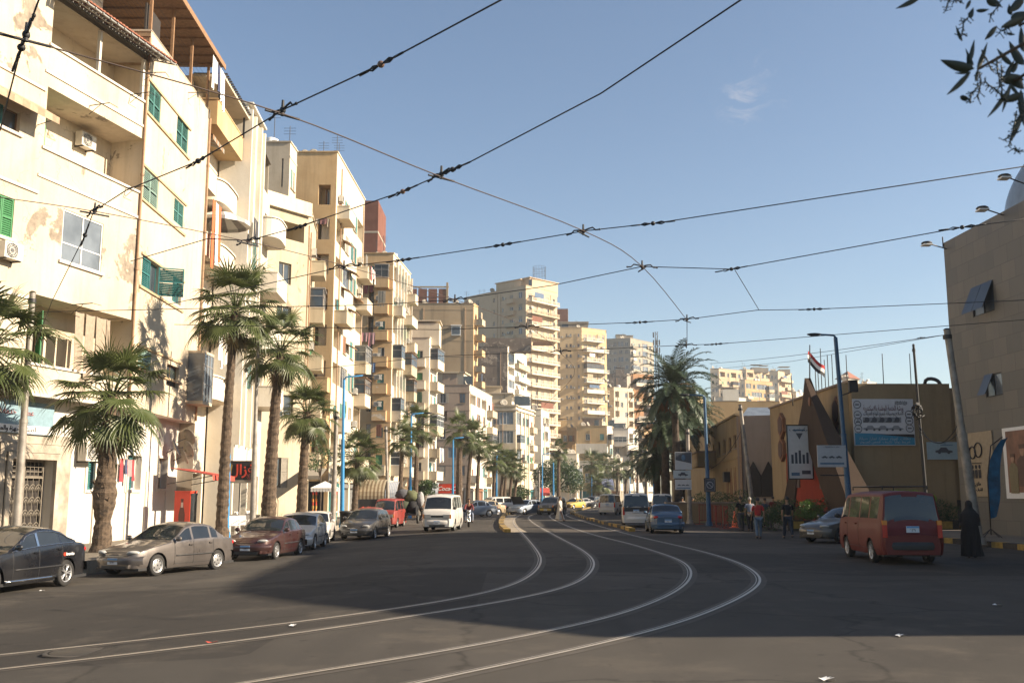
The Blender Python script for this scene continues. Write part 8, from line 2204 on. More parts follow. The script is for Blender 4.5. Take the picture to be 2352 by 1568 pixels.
for (x, y) in ((-.55,-.45), (.55,-.45), (.55,.45), (-.55,.45)):
 mb = MB();
 for k in range(6): mb.cyl((x,y,.9+k*.19), (x,y,.9+k*.19+.18), .035+.02*(k % 2), .035+.02*(k % 2), 8, k % 3)
 mb.build('post', [plain('post_orange', (.6,.2,.03), .5), M_YEL, M_REDP], t)
mb = MB(); mb.box(-.6, .6, -.5, .5, 0.15, .9, 0); mb.box(-.64, .64, -.54, .54, .9, .95, 1)
for x in (-.4, .4): mb.cyl((x,-.53,.2), (x,-.5,.2), .2, .2, 12, 2)
mb.build('cart', [M_TEAL, M_WHITE, M_BLKP], t)
t = thing('rubbish_bin', 'black rubbish bin at the foot of the blue lamp post with the arm', 'bin', T(XH(797,54.5), 54.5, 0)); mb = MB(); mb.lathe([(.30,0),(.36,.9),(.40,.92),(.40,1.0),(.33,1.02)], 14); mb.lathe([(.0,.7),(.33,.8)], 14); mb.build('body', M_BLKP, t)
mb = MB(); mb.box(-.3, .3, -.25, .25, 0, .75, 0); mb.box(-.34, .34, -.29, .29, .751, .82, 1); single('small_table', mb, [M_REDP, M_WHITE], 'red crate table with a white top right of the black bin', 'table', T(XH(817,56), 56, 0))
def dome_awning(label, x0, x1_, y0, y1, Y, mats, dep=2.0, name='shop_awning'):
 a = P(x0, y1, Y); b = P(x1_, y0, Y); W = b.x-a.x; H = b.z-a.z; mb = MB(); n = 14; k = 6
 for i in range(n):
  for j in range(k):
   def q(i, j):
    u = i/n; v = j/k*PI/2; return (W*u, dep-dep*math.sin(v), H*math.cos(v)*(1-.0*u))
   mb.add([q(i,j), q(i,j+1), q(i+1,j+1), q(i+1,j)], [(0,1,2,3)], i % len(mats))
 for i in range(n): mb.box(W*i/n, W*(i+1)/n, -.015, 0, -.22, 0, i % len(mats))
 t = thing(name, label, 'awning', T(a.x, Y, a.z)); mb.build('canopy', mats, t)
 mb = MB()
 for x in (0.03, W-.03): mb.cyl((x,0.02,-.2), (x,0.02,-a.z+SW), .03, .03, 6)
 mb.build('post', M_METD, t)
dome_awning('brown and cream striped rounded awning behind the dark hatchback', 822, 883, 1100, 1138, 66, [fabric('awn_brown', (.20,.14,.08)), fabric('awn_cream', (.42,.35,.24))])
dome_awning('blue-white tarpaulin stretched over a stall right of the striped awning', 884, 912, 1105, 1140, 76, [fabric('tarp_blue', (.30,.36,.45)), fabric('tarp_white', (.55,.55,.55))])
dome_awning('pale blue tarpaulin beside the small round tree', 985, 1006, 1108, 1138, 92, [fabric('tarp_blue', (.30,.36,.45)), fabric('tarp_white', (.55,.55,.55))])
dome_awning('dark blue striped tarpaulin above the distant parked cars at the bend', 1382, 1410, 1098, 1122, 190, [fabric('tarp_navy', (.10,.12,.22)), fabric('tarp_mid', (.18,.20,.30))], 4)
def flat_awning(label, x0, x1_, y0, y1, Y, mat, dep=2.0, wall=True):
 a = P(x0, y0, Y+dep); b = P(x1_, y1, Y); t = thing('shop_awning', label, 'awning', T(a.x, Y, b.z)); W = P(x1_, y1, Y).x-P(x0, y1, Y).x; H = a.z-b.z
 mb = MB(); mb.add([(0,dep,H),(W,dep,H),(W,0,0),(0,0,0),(0,dep,H-.04),(W,dep,H-.04),(W,0,-.04),(0,0,-.04)], [(0,3,2,1),(4,5,6,7),(2,3,7,6)]); mb.box(0, W, -.02, 0, -.25, 0); mb.build('canopy', mat, t)
 mb = MB(); mb.cyl((.04,.02,-.2), (.04,.02,-b.z+SW), .03, .03, 5); mb.cyl((W-.04,.02,-.2), (W-.04,.02,-b.z+SW), .03, .03, 5); mb.build('post', M_METD, t)
 return t, W, H
flat_awning('bright red slanting awning below the narrow white block', 1240, 1262, 1120, 1134, 150, M_REDF, 3)
flat_awning('white tilted board-like awning right of the dark blue tarpaulin', 1455, 1475, 1108, 1130, 200, M_WHITE, 3)
flat_awning('beige awning above the laden cargo tricycle', 903, 935, 1105, 1120, 80, fabric('awn_beige', (.40,.33,.24)), 2)
flat_awning('grey lean-to awning on the ground floor of the ochre block', 700, 752, 1075, 1092, 70, M_GREYSH, 2)
t = thing('shop_sign', 'wide red cola sign over the shop behind the white minibus', 'sign', T(XH(1007,105), 105, P(1007,1132,105).z)); W = XH(1050,105)-XH(1007,105)
mb = MB(); mb.box(0, W, 0, .15, 0, .95); mb.build('board', plain('fridge_red', (.62,.05,.02), .45, 0, .05), t); mb = MB(); mb.box(.1,.2,.05,.12,-2.2,0); mb.box(W-.2,W-.1,.05,.12,-2.2,0); mb.build('post', M_METD, t)
link('lettering', text_mesh('Coca-Cola', .62, M_WHITE, 'lettering', .01, .35, .012), t, WM[t.name] @ Matrix.Translation((W*.62,-.02,.45)) @ Matrix.Rotation(PI/2, 4, 'X'))
rng = random.Random(77)
for i, (x, Y, lab, c1_, c2_) in enumerate([(566,51.5,'beige fruit stand under the ornamental lamp post', M_GREYSH, M_WHITE), (835,70,'wooden stall of goods left of the striped awning post', M_WOODL, M_REDP), (930,84,'low stall with piled goods under the pair of fan palms', M_WOODL, M_GREYSH), (1125,112,'small stall behind the pale blue saloon', M_WOODL, M_YEL)]):
 mb = MB(); mb.box(-.8, .8, -.35, .35, 0, .8, 0); mb.box(-.85, .85, -.4, .4, .801, .86, 0)
 for k in range(10): mb.ball((rng.uniform(-.65,.65), rng.uniform(-.25,.25), .93), rng.uniform(.08,.14), 7, 5, 1)
 single('market_stall', mb, [c1_, c2_], lab, 'stall', T(XH(x, Y), Y, SW))
t = thing('traffic_cone', 'small orange traffic cone beside the men walking away', 'traffic cone', T(*[G(1688,1211).x, G(1688,1211).y, 0])); mb = MB(); mb.lathe([(.19,.03),(.06,.80),(.03,.95),(.001,.96)], 16); mb.build('cone', M_ORCONE, t); mb = MB(); mb.box(-.27,.27,-.27,.27,0,.035); mb.build('foot', M_ORCONE, t)
M_BAR = plain('barrier_red', (.30,.045,.025), .6, 0, .2)
def barrier_mesh():
 mb = MB();
 for x in (-.9, .9): mb.cyl((x,0,0), (x,0,1.25), .028, .028, 6); mb.box(x-.03, x+.03, -.3, .3, 0, .03)
 for z in (1.25, .25): mb.cyl((-.9,0,z), (.9,0,z), .025, .025, 6)
 for k in range(1, 8): mb.cyl((-.9+k*.225,0,.25), (-.9+k*.225,0,1.25), .012, .012, 4)
 return mb.mesh('crowd_barrier', M_BAR)
for i, (x, y, rz, lab) in enumerate([(1668,1213,1.25,'red crowd barrier nearest the traffic cone'), (1652,1209,1.2,'second red crowd barrier from the traffic cone'), (1638,1206,1.2,'third red crowd barrier from the traffic cone'), (1622,1203,.9,'fourth red crowd barrier from the traffic cone'), (1604,1199,.5,'fifth red crowd barrier from the traffic cone, under the three signs'), (1585,1195,.3,'red crowd barrier farthest from the traffic cone')]):
 g = G(x, y); tag(link('crowd_barrier', _c('barr', barrier_mesh), None, T(g.x, g.y, 0, rz)), lab, 'barrier', 'red crowd barriers on the forecourt')
mb = MB(); a = G(1600, 1180); mb.box(-5, 3.2, -.3, .3, 0, 1.3, 0); mb.box(-5.1, 3.3, -.36, .36, 1.301, 1.4, 1); single('low_wall', mb, [M_RW, M_RG], 'low sandy wall behind the red crowd barriers', 'wall', T(15.5, 68.5, 0))
mb = MB(); mb.box(-.15, .15, -6, 6, 0, .5, 0); single('low_wall', mb, [M_RG], 'low grey wall running back from the orange barrier board', 'wall', T(20.5, 47.5+14, 0))
mb = MB(); g = G(182, 1497); mb.lathe([(.001,.012),(.34,.012),(.36,.005)], 28, 0, T(g.x, g.y, g.z)); mb.lathe([(.38,.010),(.42,.010),(.44,.004)], 28, 1, T(g.x, g.y, g.z)); single('manhole_cover', mb, [M_METD, M_CONC], 'round iron manhole cover in the road at lower left', 'manhole')
for (x, y, c, lab) in ((488,1476,M_REDF,'crumpled red wrapper lying on the outer rail'), (675,1438,M_WHITE,'white scrap of paper between the left rails'), (2067,1461,M_WHITE,'white scrap of paper on the shadow edge at lower right'), (1900,1562,M_WHITE,'white scrap of paper at the bottom edge'), (97,1357,M_WHITE,'pale scrap near the rear wheel of the black saloon'), (2290,1390,M_WHITE,'tiny white scrap in the shade right of centre')):
 g = G(x, y); mb = MB(); rr = random.Random(x)
 for k in range(5):
  a = rr.uniform(0, 6.28); mb.add([(0,0,.012), (.09*math.cos(a),.09*math.sin(a),.03), (.08*math.cos(a+.9),.08*math.sin(a+.9),.012)], [(0,1,2)])
 tag(mb.build('litter', c, None, T(g.x, g.y, g.z)), lab, 'litter')
# ================================================================ people
def skin_mesh(joints, edges, name, mat, sub=2, root=0):
 me = bpy.data.meshes.new(name+'_skeleton'); names = list(joints)
 me.from_pydata([joints[n][0] for n in names], [(names.index(a), names.index(b)) for a, b in edges], [])
 o = bpy.data.objects.new('tmp', me); COL.objects.link(o)
 sk = o.modifiers.new('skin', 'SKIN'); sk.use_smooth_shade = True; sk.branch_smoothing = .6
 sb = o.modifiers.new('sub', 'SUBSURF'); sb.levels = sub; sb.render_levels = sub
 if not me.skin_vertices: me.skin_vertices.new()
 for i, n in enumerate(names):
  r = joints[n][1]; r = r if isinstance(r, tuple) else (r, r)
  me.skin_vertices[0].data[i].radius = r
  me.skin_vertices[0].data[i].use_root = (i == root)
 dg = bpy.context.evaluated_depsgraph_get(); out = bpy.data.meshes.new_from_object(o.evaluated_get(dg))
 bpy.data.objects.remove(o); bpy.data.meshes.remove(me)
 out.materials.clear(); out.materials.append(mat); out.name = name
 for p in out.polygons: p.use_smooth = True; p.material_index = 0
 return out
def figure(label, loc, head, h=1.74, shirt=None, trousers=None, hair='short', stride=.25, arm=(.15,-.15), elbow=(.2,.2), robe=None, sleeve='short', lean=0.0, veil=None, sit=False, group=None, shoes=None, skin=None, z=0.0, hold=None, lod=1, spread=.0):
 """walks/stands along local -Y; head = heading in degrees (0 faces the camera, 180 walks away)"""
 s_ = h/1.74; skin = skin or M_SKIN
 t = thing('person', label, 'person', T(loc[0], loc[1], z+(gz(loc[0], loc[1]) if not sit else 0), math.radians(head)) @ Matrix.Scale(s_, 4), group)
 V = lambda x, y, z_: Vector((x, y, z_))
 J = {}
 if sit: hipz = .0;
 hz = .93
 J['pelvis'] = (V(0,0,hz), (.135,.10)); J['waist'] = (V(0,-lean*.15,hz+.17), (.125,.095)); J['chest'] = (V(0,-lean*.35,hz+.37), (.155,.105)); J['neck0'] = (V(0,-lean*.5,hz+.52), (.075,.07)); J['neck'] = (V(0,-lean*.55-.01,hz+.58), .052)
 J['head0'] = (V(0,-lean*.6-.02,hz+.65), (.068,.075)); J['head1'] = (V(0,-lean*.62-.015,hz+.73), (.078,.092)); J['head2'] = (V(0,-lean*.62-.01,hz+.785), (.062,.075))
 E = [('pelvis','waist'),('waist','chest'),('chest','neck0'),('neck0','neck'),('neck','head0'),('head0','head1'),('head1','head2')]
 legs = {}
 for sg, nm, st, am, eb in ((-1,'L',stride,arm[0],elbow[0]), (1,'R',-stride,arm[1],elbow[1])):
  hx = sg*.095
  if sit:
   kn = V(sg*(.13+spread), -.42, hz-.06); an = V(sg*(.13+spread), -.36, hz-.50); to = V(sg*(.13+spread), -.52, hz-.55)
  else:
   kn = V(sg*.10, -st*.5-.03, hz-.43+abs(st)*.04); an = V(sg*.10, -st+.03*(1 if st < 0 else 0), .085+(abs(st)*.22 if st < 0 else 0)); to = an+V(sg*.02, -.15, -.05-(abs(st)*.12 if st < 0 else 0))
  legs[nm] = (kn, an, to)
  J['hip'+nm] = (V(hx, 0, hz-.07), (.088,.088)); J['th'+nm] = (V(hx,0,hz-.07).lerp(kn,.5), (.078,.078)); J['kn'+nm] = (kn, .052); J['ca'+nm] = (kn.lerp(an,.35), (.056,.056)); J['an'+nm] = (an, .036); J['to'+nm] = (to, (.038,.028))
  E += [('pelvis','hip'+nm),('hip'+nm,'th'+nm),('th'+nm,'kn'+nm),('kn'+nm,'ca'+nm),('ca'+nm,'an'+nm),('an'+nm,'to'+nm)]
  sh = V(sg*.185, -lean*.42, hz+.47)
  el = sh+V(sg*.06, -math.sin(am)*.29, -math.cos(am)*.28); wr = el+V(sg*.01, -math.sin(am+eb)*.25, -math.cos(am+eb)*.25); ha = wr+(wr-el).normalized()*.07
  J['sh'+nm] = (sh, .056); J['el'+nm] = (el, .040); J['wr'+nm] = (wr, .027); J['ha'+nm] = (ha, (.036,.018))
  E += [('chest','sh'+nm),('sh'+nm,'el'+nm),('el'+nm,'wr'+nm),('wr'+nm,'ha'+nm)]
  if lod > 1:
   dn = (ha-wr).normalized()
   for k in range(4):
    f1 = ha+dn*(.055-.006*abs(k-1.5))+V(0,(k-1.5)*.018,0); f2 = f1+dn*.03+V(-sg*.012,0,0)
    J['f%d%s' % (k, nm)] = (f1, .0095); J['g%d%s' % (k, nm)] = (f2, .008); E += [('ha'+nm,'f%d%s' % (k, nm)), ('f%d%s' % (k, nm),'g%d%s' % (k, nm))]
   th = wr.lerp(ha,.5)+V(0,-.045,-.02); J['tb'+nm] = (th, .010); E.append(('wr'+nm,'tb'+nm))
 body = skin_mesh(J, E, 'body', skin)
 b_ = link('body', body, t)
 hc = J['head1'][0]; mb = MB()
 mb.ball(hc+V(0,-.098,-.015), (.012,.018,.022), 6, 5, 0)
 for sg in (-1, 1): mb.ball(hc+V(sg*.080,.01,-.01), (.010,.018,.030), 6, 5, 0); mb.ball(hc+V(sg*.030,-.085,.012), (.010,.006,.006), 6, 4, 1)
 mb.box(hc.x-.022, hc.x+.022, hc.y-.092, hc.y-.085, hc.z-.060, hc.z-.054, 1)
 mb.build('face', [skin, M_INK], t)
 def grow(keys, f, add, nm, mat, extra=None, edges=None, root=0):
  jj = {}
  for k in keys:
   p, r = J[k]; r = r if isinstance(r, tuple) else (r, r); jj[k] = (p, (r[0]*f+add, r[1]*f+add))
  if extra: jj.update(extra)
  ee = [(a, b) for a, b in E if a in jj and b in jj]+(edges or [])
  link(nm, skin_mesh(jj, ee, nm, mat, 2, root), t)
 if veil is None and hair != 'none':
  mb = MB(); c = J['head1'][0]+V(0,.014,.022)
  n, k = 14, 8; vs = []
  for i in range(k+1):
   ph = PI/2*(1-i/k*1.25)
   for j in range(n):
    a = 2*PI*j/n; front = max(0, -math.sin(a))
    zz = math.sin(ph)*.108; rr = math.cos(ph) if ph > -.4 else math.cos(.4)
    if front > .3: zz = max(zz, .045*front)
    vs.append((c.x+.092*rr*math.cos(a), c.y+.106*rr*math.sin(a), c.z+zz))
  mb.add(vs, [(i*n+j, (i+1)*n+j, (i+1)*n+(j+1) % n, i*n+(j+1) % n) for i in range(k) for j in range(n)], 0, True)
  mb.build('hair', {'short': M_INK, 'grey': plain('hair_grey', (.35,.33,.30), .9)}.get(hair, M_INK), t)
 if robe or veil:
  mat = robe or veil; mb = MB(); n = 28; lv = []
  prof = [(.07,.07,hz+.55),(.15,.11,hz+.50),(.205,.135,hz+.44),(.20,.15,hz+.30),(.18,.145,hz+.12),(.20,.165,hz-.05),(.215,.18,hz-.25),(.21,.18+abs(stride)*.2,hz-.50),(.215,.19+abs(stride)*.3,.22),(.225,.19+abs(stride)*.38,.06 if veil else .14)]
  if veil: prof = [(a*1.12+.02, b*1.15+.02, c) for a, b, c in prof]
  vs = []
  for li, (a, b, zz) in enumerate(prof):
   fold = max(0, (li-3))*.0055*(1.5 if veil else 1)
   for j in range(n):
    an = 2*PI*j/n; f = 1+fold/.2*math.sin(an*7+li*.3)+fold/.3*math.sin(an*4+1)
    vs.append((a*f*math.cos(an), -lean*.4*(zz-hz+.3 if zz > hz-.3 else 0)+b*f*math.sin(an), zz))
  mb.add(vs, [(i*n+(j+1) % n, i*n+j, (i+1)*n+j, (i+1)*n+(j+1) % n) for i in range(len(prof)-1) for j in range(n)], 0, True)
  mb.build('robe', mat, t)
  grow(['shL','elL','wrL'], 1.3, .022, 'sleeve', mat); grow(['shR','elR','wrR'], 1.3, .022, 'sleeve', mat)
  if veil:
   mb = MB(); c = J['head1'][0]; n = 18; vs = []
   pr = [(.001,.13),(.06,.115),(.10,.06),(.112,-.01),(.11,-.08),(.13,-.14),(.20,-.22),(.27,-.36),(.30,-.52),(.31,-.66)]
   for li, (r, zz) in enumerate(pr):
    for j in range(n):
     an = 2*PI*j/n; f = 1+(.04*math.sin(an*5+li) if li > 5 else 0); yy = r*f*math.sin(an)*(.85 if li > 5 else 1.08)
     if li in (2,3,4) and math.sin(an) < -.75: yy *= .82
     vs.append((c.x+r*f*math.cos(an), c.y+yy+.01, c.z+zz))
   mb.add(vs, [(i*n+j, (i+1)*n+j, (i+1)*n+(j+1) % n, i*n+(j+1) % n) for i in range(len(pr)-1) for j in range(n)], 0, True)
   mb.build('veil', veil, t)
 else:
  keys = ['chest','waist','pelvis','neck0','shL','shR']
  ex = {}; ee = []
  if sleeve == 'short':
   for nm in 'LR':
    m_ = J['sh'+nm][0].lerp(J['el'+nm][0], .8); ex['sl'+nm] = (m_, (.058,.058)); ee.append(('sh'+nm,'sl'+nm))
  else: keys += ['elL','elR','wrL','wrR']
  J2 = dict(J)
  grow(keys, 1.06, .020, 'shirt', shirt or M_WHITE, ex, ee, 0)
  grow(['pelvis','hipL','hipR','thL','thR','knL','knR','caL','caR','anL','anR'], 1.05, .018, 'trousers', trousers or M_INK, None, None, 0)
 for nm in 'LR':
  kn, an, to = legs[nm]; mb = MB(); d = (to-an);
  mb.ball(an+V(0,-.06,-.045), (.048,.125,.045), 10, 6); mb.build('shoe', shoes or M_INK, t)
 return t
F_ = fabric
at = lambda x, y: (G(x, y).x, G(x, y).y)
c_bl = F_('black', (.012,.012,.014)); c_red = F_('crimson', (.42,.035,.03)); c_jean = F_('denim_worn', (.13,.18,.24)); c_jd = F_('denim_dark', (.03,.04,.06)); c_gb = F_('grey_blue', (.20,.23,.30)); c_wh = F_('offwhite', (.60,.56,.48)); c_br = F_('brown', (.12,.07,.04)); c_yel = F_('mustard', (.50,.30,.03)); c_khaki = F_('khaki', (.25,.2,.12)); c_dk = F_('charcoal', (.05,.05,.055))
figure('woman in a full black veil and robe standing beside the red minibus', at(2234,1281), 165, 1.66, robe=c_bl, veil=c_bl, stride=.05, elbow=(1.3,1.2), lean=.12, lod=2)
figure('man in a red T-shirt and faded jeans walking away, seen from behind', at(1743,1237), 178, 1.72, c_red, c_jean, stride=.16, arm=(-.2,.25), lod=2)
figure('man in black walking away just left of the half-hidden silver car', at(1811,1236), 182, 1.76, c_bl, c_jd, stride=-.24, arm=(.2,-.2), lod=2)
figure('man in a dark shirt walking away next to the traffic cone', at(1703,1218), 180, 1.74, c_bl, c_dk, stride=.1, lod=2)
figure('grey-haired man in a grey-blue shirt between the cone and the red T-shirt', at(1724,1220), 178, 1.72, c_gb, c_bl, 'grey', stride=.12)
figure('man in a long off-white robe crossing the tram tracks', at(1286,1196), 60, 1.74, robe=c_wh, stride=.34, arm=(.35,-.4), lean=.05, lod=2)
figure('person in black standing on the kerb of the tram reservation', at(1180,1175), 20, 1.66, robe=c_bl, veil=c_bl, stride=.04)
figure('person in a mustard top near the silver hatchback with open bonnet', at(1188,1163), 10, 1.55, c_yel, c_br, stride=.1)
for i, (x, y, sh, tr, lab) in enumerate([(1222,1162,c_dk,c_bl,'leftmost of the standing group, in dark clothes'), (1231,1163,F_('rust', (.3,.08,.04)),c_dk,'standing group member in a rust-red top'), (1240,1162,F_('skyblue', (.35,.42,.52)),c_jd,'standing group member in a sky-blue top'), (1246,1161,c_wh,c_bl,'standing group member in a white top'), (1252,1160,c_dk,c_khaki,'rightmost of the standing group, near the red awning')]):
 figure(lab, at(x, y), 30*i-60, 1.68, sh, tr, stride=.08*(i % 3), group='people standing by the bend')
figure('man walking past the laden cargo tricycle', at(969,1198), 50, 1.7, c_br, c_bl, stride=.3, arm=(.3,-.2))
figure('person in a white shirt standing by the framed round sign', (XH(1624,72), 72), 150, 1.7, c_wh, c_dk, stride=.05)
figure('person in a pale top behind the red barriers', (XH(1590,75), 75), 120, 1.65, c_gb, c_dk, stride=.05)
figure('person in dark blue sitting height behind the man in red T-shirt', (XH(1756,58), 58), 185, 1.66, F_('blue_dark', (.04,.07,.14)), c_bl, stride=.1)
figure('man in a dull red shirt in front of the pointed niches', (XH(1775,66), 66), 180, 1.74, F_('dull_red', (.16,.03,.03)), c_bl, stride=.05)
figure('child-sized figure crouching near the painted kerb blocks', (XH(1771,55), 55.5), 170, 1.3, c_khaki, c_dk, stride=.05)
figure('person in light clothes partly hidden by the concrete post', (XH(1567,74), 74), 160, 1.7, c_wh, c_dk, stride=.1)
# --- motorcycle seen from the front, with rider
def motorbike(label, loc, head, group=None, colr=None):
 t = thing('motorcycle', label, 'motorcycle', T(loc[0], loc[1], gz(*loc), math.radians(head)), group)
 for y in (-.65, .62):
  w = MB(); Mx = Matrix.Translation((0, y, .31)) @ Matrix.Rotation(PI/2, 4, 'Y')
  w.lathe([(.23,-.04),(.29,-.05),(.31,-.02),(.31,.02),(.29,.05),(.23,.04)], 20, 0, Mx); wo = w.build('wheel', M_RUB, t)
  w = MB(); w.lathe([(.23,-.03),(.21,-.03),(.21,.03),(.23,.03)], 20, 0, Mx)
  for k in range(8): a = 2*PI*k/8; w.cyl((0,y,.31), (0,y+.22*math.cos(a),.31+.22*math.sin(a)), .008, .008, 4)
  w.cyl((-.05,y,.31), (.05,y,.31), .04, .04, 8); w.build('rim', M_RIM, wo)
 mb = MB(); mb.tube([(0,-.40,.85), (0,-.1,.78), (0,.35,.72), (0,.6,.45)], .03, 6); mb.tube([(0,-.35,.8), (0,-.15,.35), (0,.3,.33), (0,.62,.32)], .028, 6); mb.build('frame', M_METD, t)
 mb = MB();
 for x in (-.07, .07): mb.cyl((x,-.66,.31), (x,-.42,.98), .02, .02, 6)
 mb.build('fork', M_CHR, t)
 mb = MB(); mb.ball((0,-.18,.86), (.14,.26,.11), 12, 8); mb.build('tank', colr or M_BLUED, t); mb = MB(); mb.ball((0,.30,.83), (.14,.38,.06), 12, 6); mb.build('seat', M_BLKP, t)
 mb = MB(); mb.box(-.11, .11, -.12, .2, .3, .6); mb.cyl((0,0,.4), (0,.0,.65), .09, .09, 10); mb.tube([(.13,-.1,.4), (.15,.1,.26), (.15,.6,.32)], .03, 6); mb.build('engine', M_METD, t)
 mb = MB(); mb.tube([(-.36,-.30,1.0), (-.15,-.40,1.02), (0,-.42,.98), (.15,-.40,1.02), (.36,-.30,1.0)], .015, 6)
 for x in (-.33, .33): mb.cyl((x,-.34,1.02), (x*1.1,-.34,1.2), .008, .008, 4); mb.ball((x*1.1,-.34,1.24), (.06,.015,.04), 8, 5)
 mb.build('handlebar', M_BLKP, t)
 mb = MB(); mb.ball((0,-.53,.90), (.10,.07,.10), 12, 8, 0); mb.ball((0,-.575,.90), (.085,.04,.085), 12, 8, 1); mb.build('headlight', [M_BLKP, M_LAMP], t)
 mb = MB(); n = 8; mb.tube([(0,-.65+.36*math.cos(a), .31+.36*math.sin(a)) for a in [PI*.15+PI*.6*k/n for k in range(n+1)]], .035, 5); mb.box(-.09, .09, -.70, -.69, .62, .74, 1); mb.build('mudguard', [colr or M_BLUED, M_WHITE], t)
 return t
ml = (XH(1076,60), 60.5); motorbike('blue-black motorcycle ridden towards the camera right of the white minibus', ml, 4)
figure('rider in dark red and black on the motorcycle', (ml[0], ml[1]+.15), 4, 1.72, F_('dull_red', (.16,.03,.03)), c_gb, sit=True, z=gz(*ml)-.08, arm=(.75,.75), elbow=(.45,.45), lean=.1, spread=.08, sleeve='long')
# --- three-wheeled cargo motorcycle piled with sacks
tl = (XH(930,66), 66.5); mt = motorbike('black cargo motorcycle of the laden tricycle facing the camera', (tl[0]-.35, tl[1]-1.2), -6, None, M_INK)
t = thing('cargo_cart', 'three-wheeled cargo cart heaped with rubbish sacks under a grey sheet', 'cart', T(tl[0], tl[1], 0))
mb = MB(); mb.box(-.75, .75, -.6, 1.2, .55, .65, 0); mb.box(-.75, -.72, -.6, 1.2, .65, 1.1, 0); mb.box(.72, .75, -.6, 1.2, .65, 1.1, 0); mb.build('bed', M_METD, t)
for x in (-.78, .78):
 w = MB(); w.lathe([(.22,-.06),(.30,-.07),(.32,0),(.30,.07),(.22,.06)], 18, 0, Matrix.Translation((x,.4,.32)) @ Matrix.Rotation(PI/2, 4, 'Y')); wo = w.build('wheel', M_RUB, t); w = MB(); w.cyl((x-.05,.4,.32), (x+.05,.4,.32), .21, .21, 14); w.build('rim', M_GREYRIM, wo)
def sack(label, x, y, z, r, mat, seed):
 rng = random.Random(seed); mb = MB(); n, k = 14, 9; vs = []
 for i in range(k+1):
  ph = -PI/2+PI*i/k
  for j in range(n):
   a = 2*PI*j/n; v = Vector((math.cos(ph)*math.cos(a), math.cos(ph)*math.sin(a), math.sin(ph))); f = 1+.22*noise.noise(v*2.2+Vector((seed, 0, 0)))+.08*noise.noise(v*6+Vector((seed, 3, 0)))
   vs.append((r[0]*v.x*f, r[1]*v.y*f, r[2]*v.z*f+r[2]))
 mb.add(vs, [(i*n+j, i*n+(j+1) % n, (i+1)*n+(j+1) % n, (i+1)*n+j) for i in range(k) for j in range(n)], 0, True)
 tag(mb.build('sack', mat, None, T(tl[0]+x, tl[1]+y, z)), label, 'sack', 'sacks on the cargo cart')
sack('large dark green sack at the bottom of the cart load', -.25, .2, .62, (.62,.6,.5), F_('sack_green', (.045,.055,.03)), 1); sack('black sack on the right of the cart load', .45, .2, .62, (.42,.5,.45), c_bl, 2); sack('top black sack crowning the cart load', -.25, .3, 1.5, (.48,.5,.38), c_dk, 3); sack('olive sack filling the upper right of the cart load', .35, .3, 1.35, (.45,.5,.42), F_('sack_olive', (.10,.11,.05)), 4)
sack('pale grey bulging sack hanging over the right side of the cart', .95, .3, 1.1, (.26,.3,.48), F_('sack_grey', (.34,.34,.34)), 5)
# ================================================================ camera, sun, sky
cam = bpy.data.cameras.new('camera'); co = bpy.data.objects.new('camera', cam); COL.objects.link(co)
co.location = (0, 0, CH); co.rotation_euler = (PI/2+PITCH, 0, 0)
cam.sensor_width = 36; cam.lens = 36*FPX/2352; cam.clip_end = 3000; cam.clip_start = .1
cam.dof.use_dof = True; cam.dof.focus_distance = 45; cam.dof.aperture_fstop = 6.3
SC.camera = co
EL = math.radians(26); AZ = math.radians(8)          # sun to the right, a little behind the camera
sdir = Vector((math.cos(EL)*math.cos(AZ), -math.cos(EL)*math.sin(AZ), math.sin(EL)))
sun = bpy.data.lights.new('sun', 'SUN'); so = bpy.data.objects.new('sun', sun); COL.objects.link(so)
sun.energy = 5.0; sun.angle = math.radians(.6); sun.color = (1.0, .84, .64)
so.rotation_euler = (-sdir).to_track_quat('-Z', 'Y').to_euler()
w = bpy.data.worlds.new('World'); SC.world = w; w.use_nodes = True; nt = w.node_tree
bg = nt.nodes['Background']; sky = nt.nodes.new('ShaderNodeTexSky'); sky.sky_type = 'NISHITA'; sky.sun_disc = False
sky.sun_elevation = EL; sky.sun_rotation = math.atan2(sdir.x, sdir.y)
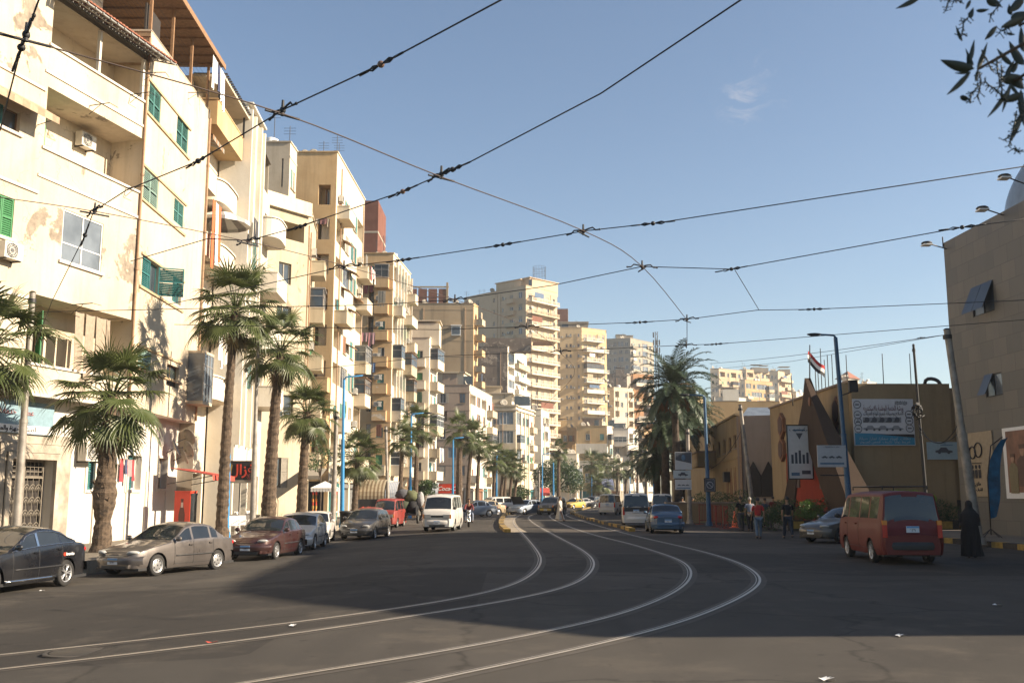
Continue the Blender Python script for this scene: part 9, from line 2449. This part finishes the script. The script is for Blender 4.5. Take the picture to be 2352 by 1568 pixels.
sky.air_density = 1.0; sky.dust_density = .45; sky.ozone_density = 1.2; sky.altitude = 10
bg.inputs['Strength'].default_value = .062
geo = nt.nodes.new('ShaderNodeTexCoord'); last = sky.outputs[0]          # two thin cloud wisps
for (px, py, rad, k) in ((1760,148,.014,.7), (1705,232,.03,.7), (1790,240,.014,.4)):
 d = ray(px, py).normalized(); sb = nt.nodes.new('ShaderNodeVectorMath'); sb.operation = 'DISTANCE'; nt.links.new(geo.outputs['Generated'], sb.inputs[0]); sb.inputs[1].default_value = d
 m = _ramp(nt, sb.outputs['Value'], rad, rad*.1); mp = nt.nodes.new('ShaderNodeMapping'); mp.inputs['Scale'].default_value = (1, 1, 2.2); nt.links.new(geo.outputs['Generated'], mp.inputs['Vector'])
 nz = _ramp(nt, _noise(nt, mp.outputs['Vector'], 34, 8, .68, .8), .48, .8); last = _mix(nt, _mul(nt, _mul(nt, m, nz), k), last, (4.6,4.5,4.7))
nt.links.new(last, bg.inputs['Color'])
mb = MB(); mb.box(-460, 470, -40, 465, -1.5, 66); hz = mb.build('haze', None or M_DK, None, Matrix()); hz['kind'] = 'stuff'
hm = bpy.data.materials.new('haze_air'); hm.use_nodes = True; hn = hm.node_tree; hn.nodes.remove(hn.nodes['Principled BSDF'])
pv = hn.nodes.new('ShaderNodeVolumePrincipled'); pv.inputs['Color'].default_value = (.96,.97,.98,1); pv.inputs['Density'].default_value = .00034; pv.inputs['Anisotropy'].default_value = .25
hn.links.new(pv.outputs[0], hn.nodes['Material Output'].inputs['Volume']); hz.data.materials.clear(); hz.data.materials.append(hm)
SC.view_settings.view_transform = 'Standard'; SC.view_settings.look = 'None'; SC.view_settings.gamma = 1; SC.view_settings.exposure = 1.38
SC.render.engine = 'CYCLES'
SC.cycles.use_denoising = True; SC.cycles.max_bounces = 6; SC.cycles.volume_bounces = 0; SC.cycles.diffuse_bounces = 4; SC.cycles.glossy_bounces = 3; SC.cycles.transparent_max_bounces = 8
SC.cycles.sample_clamp_indirect = 8
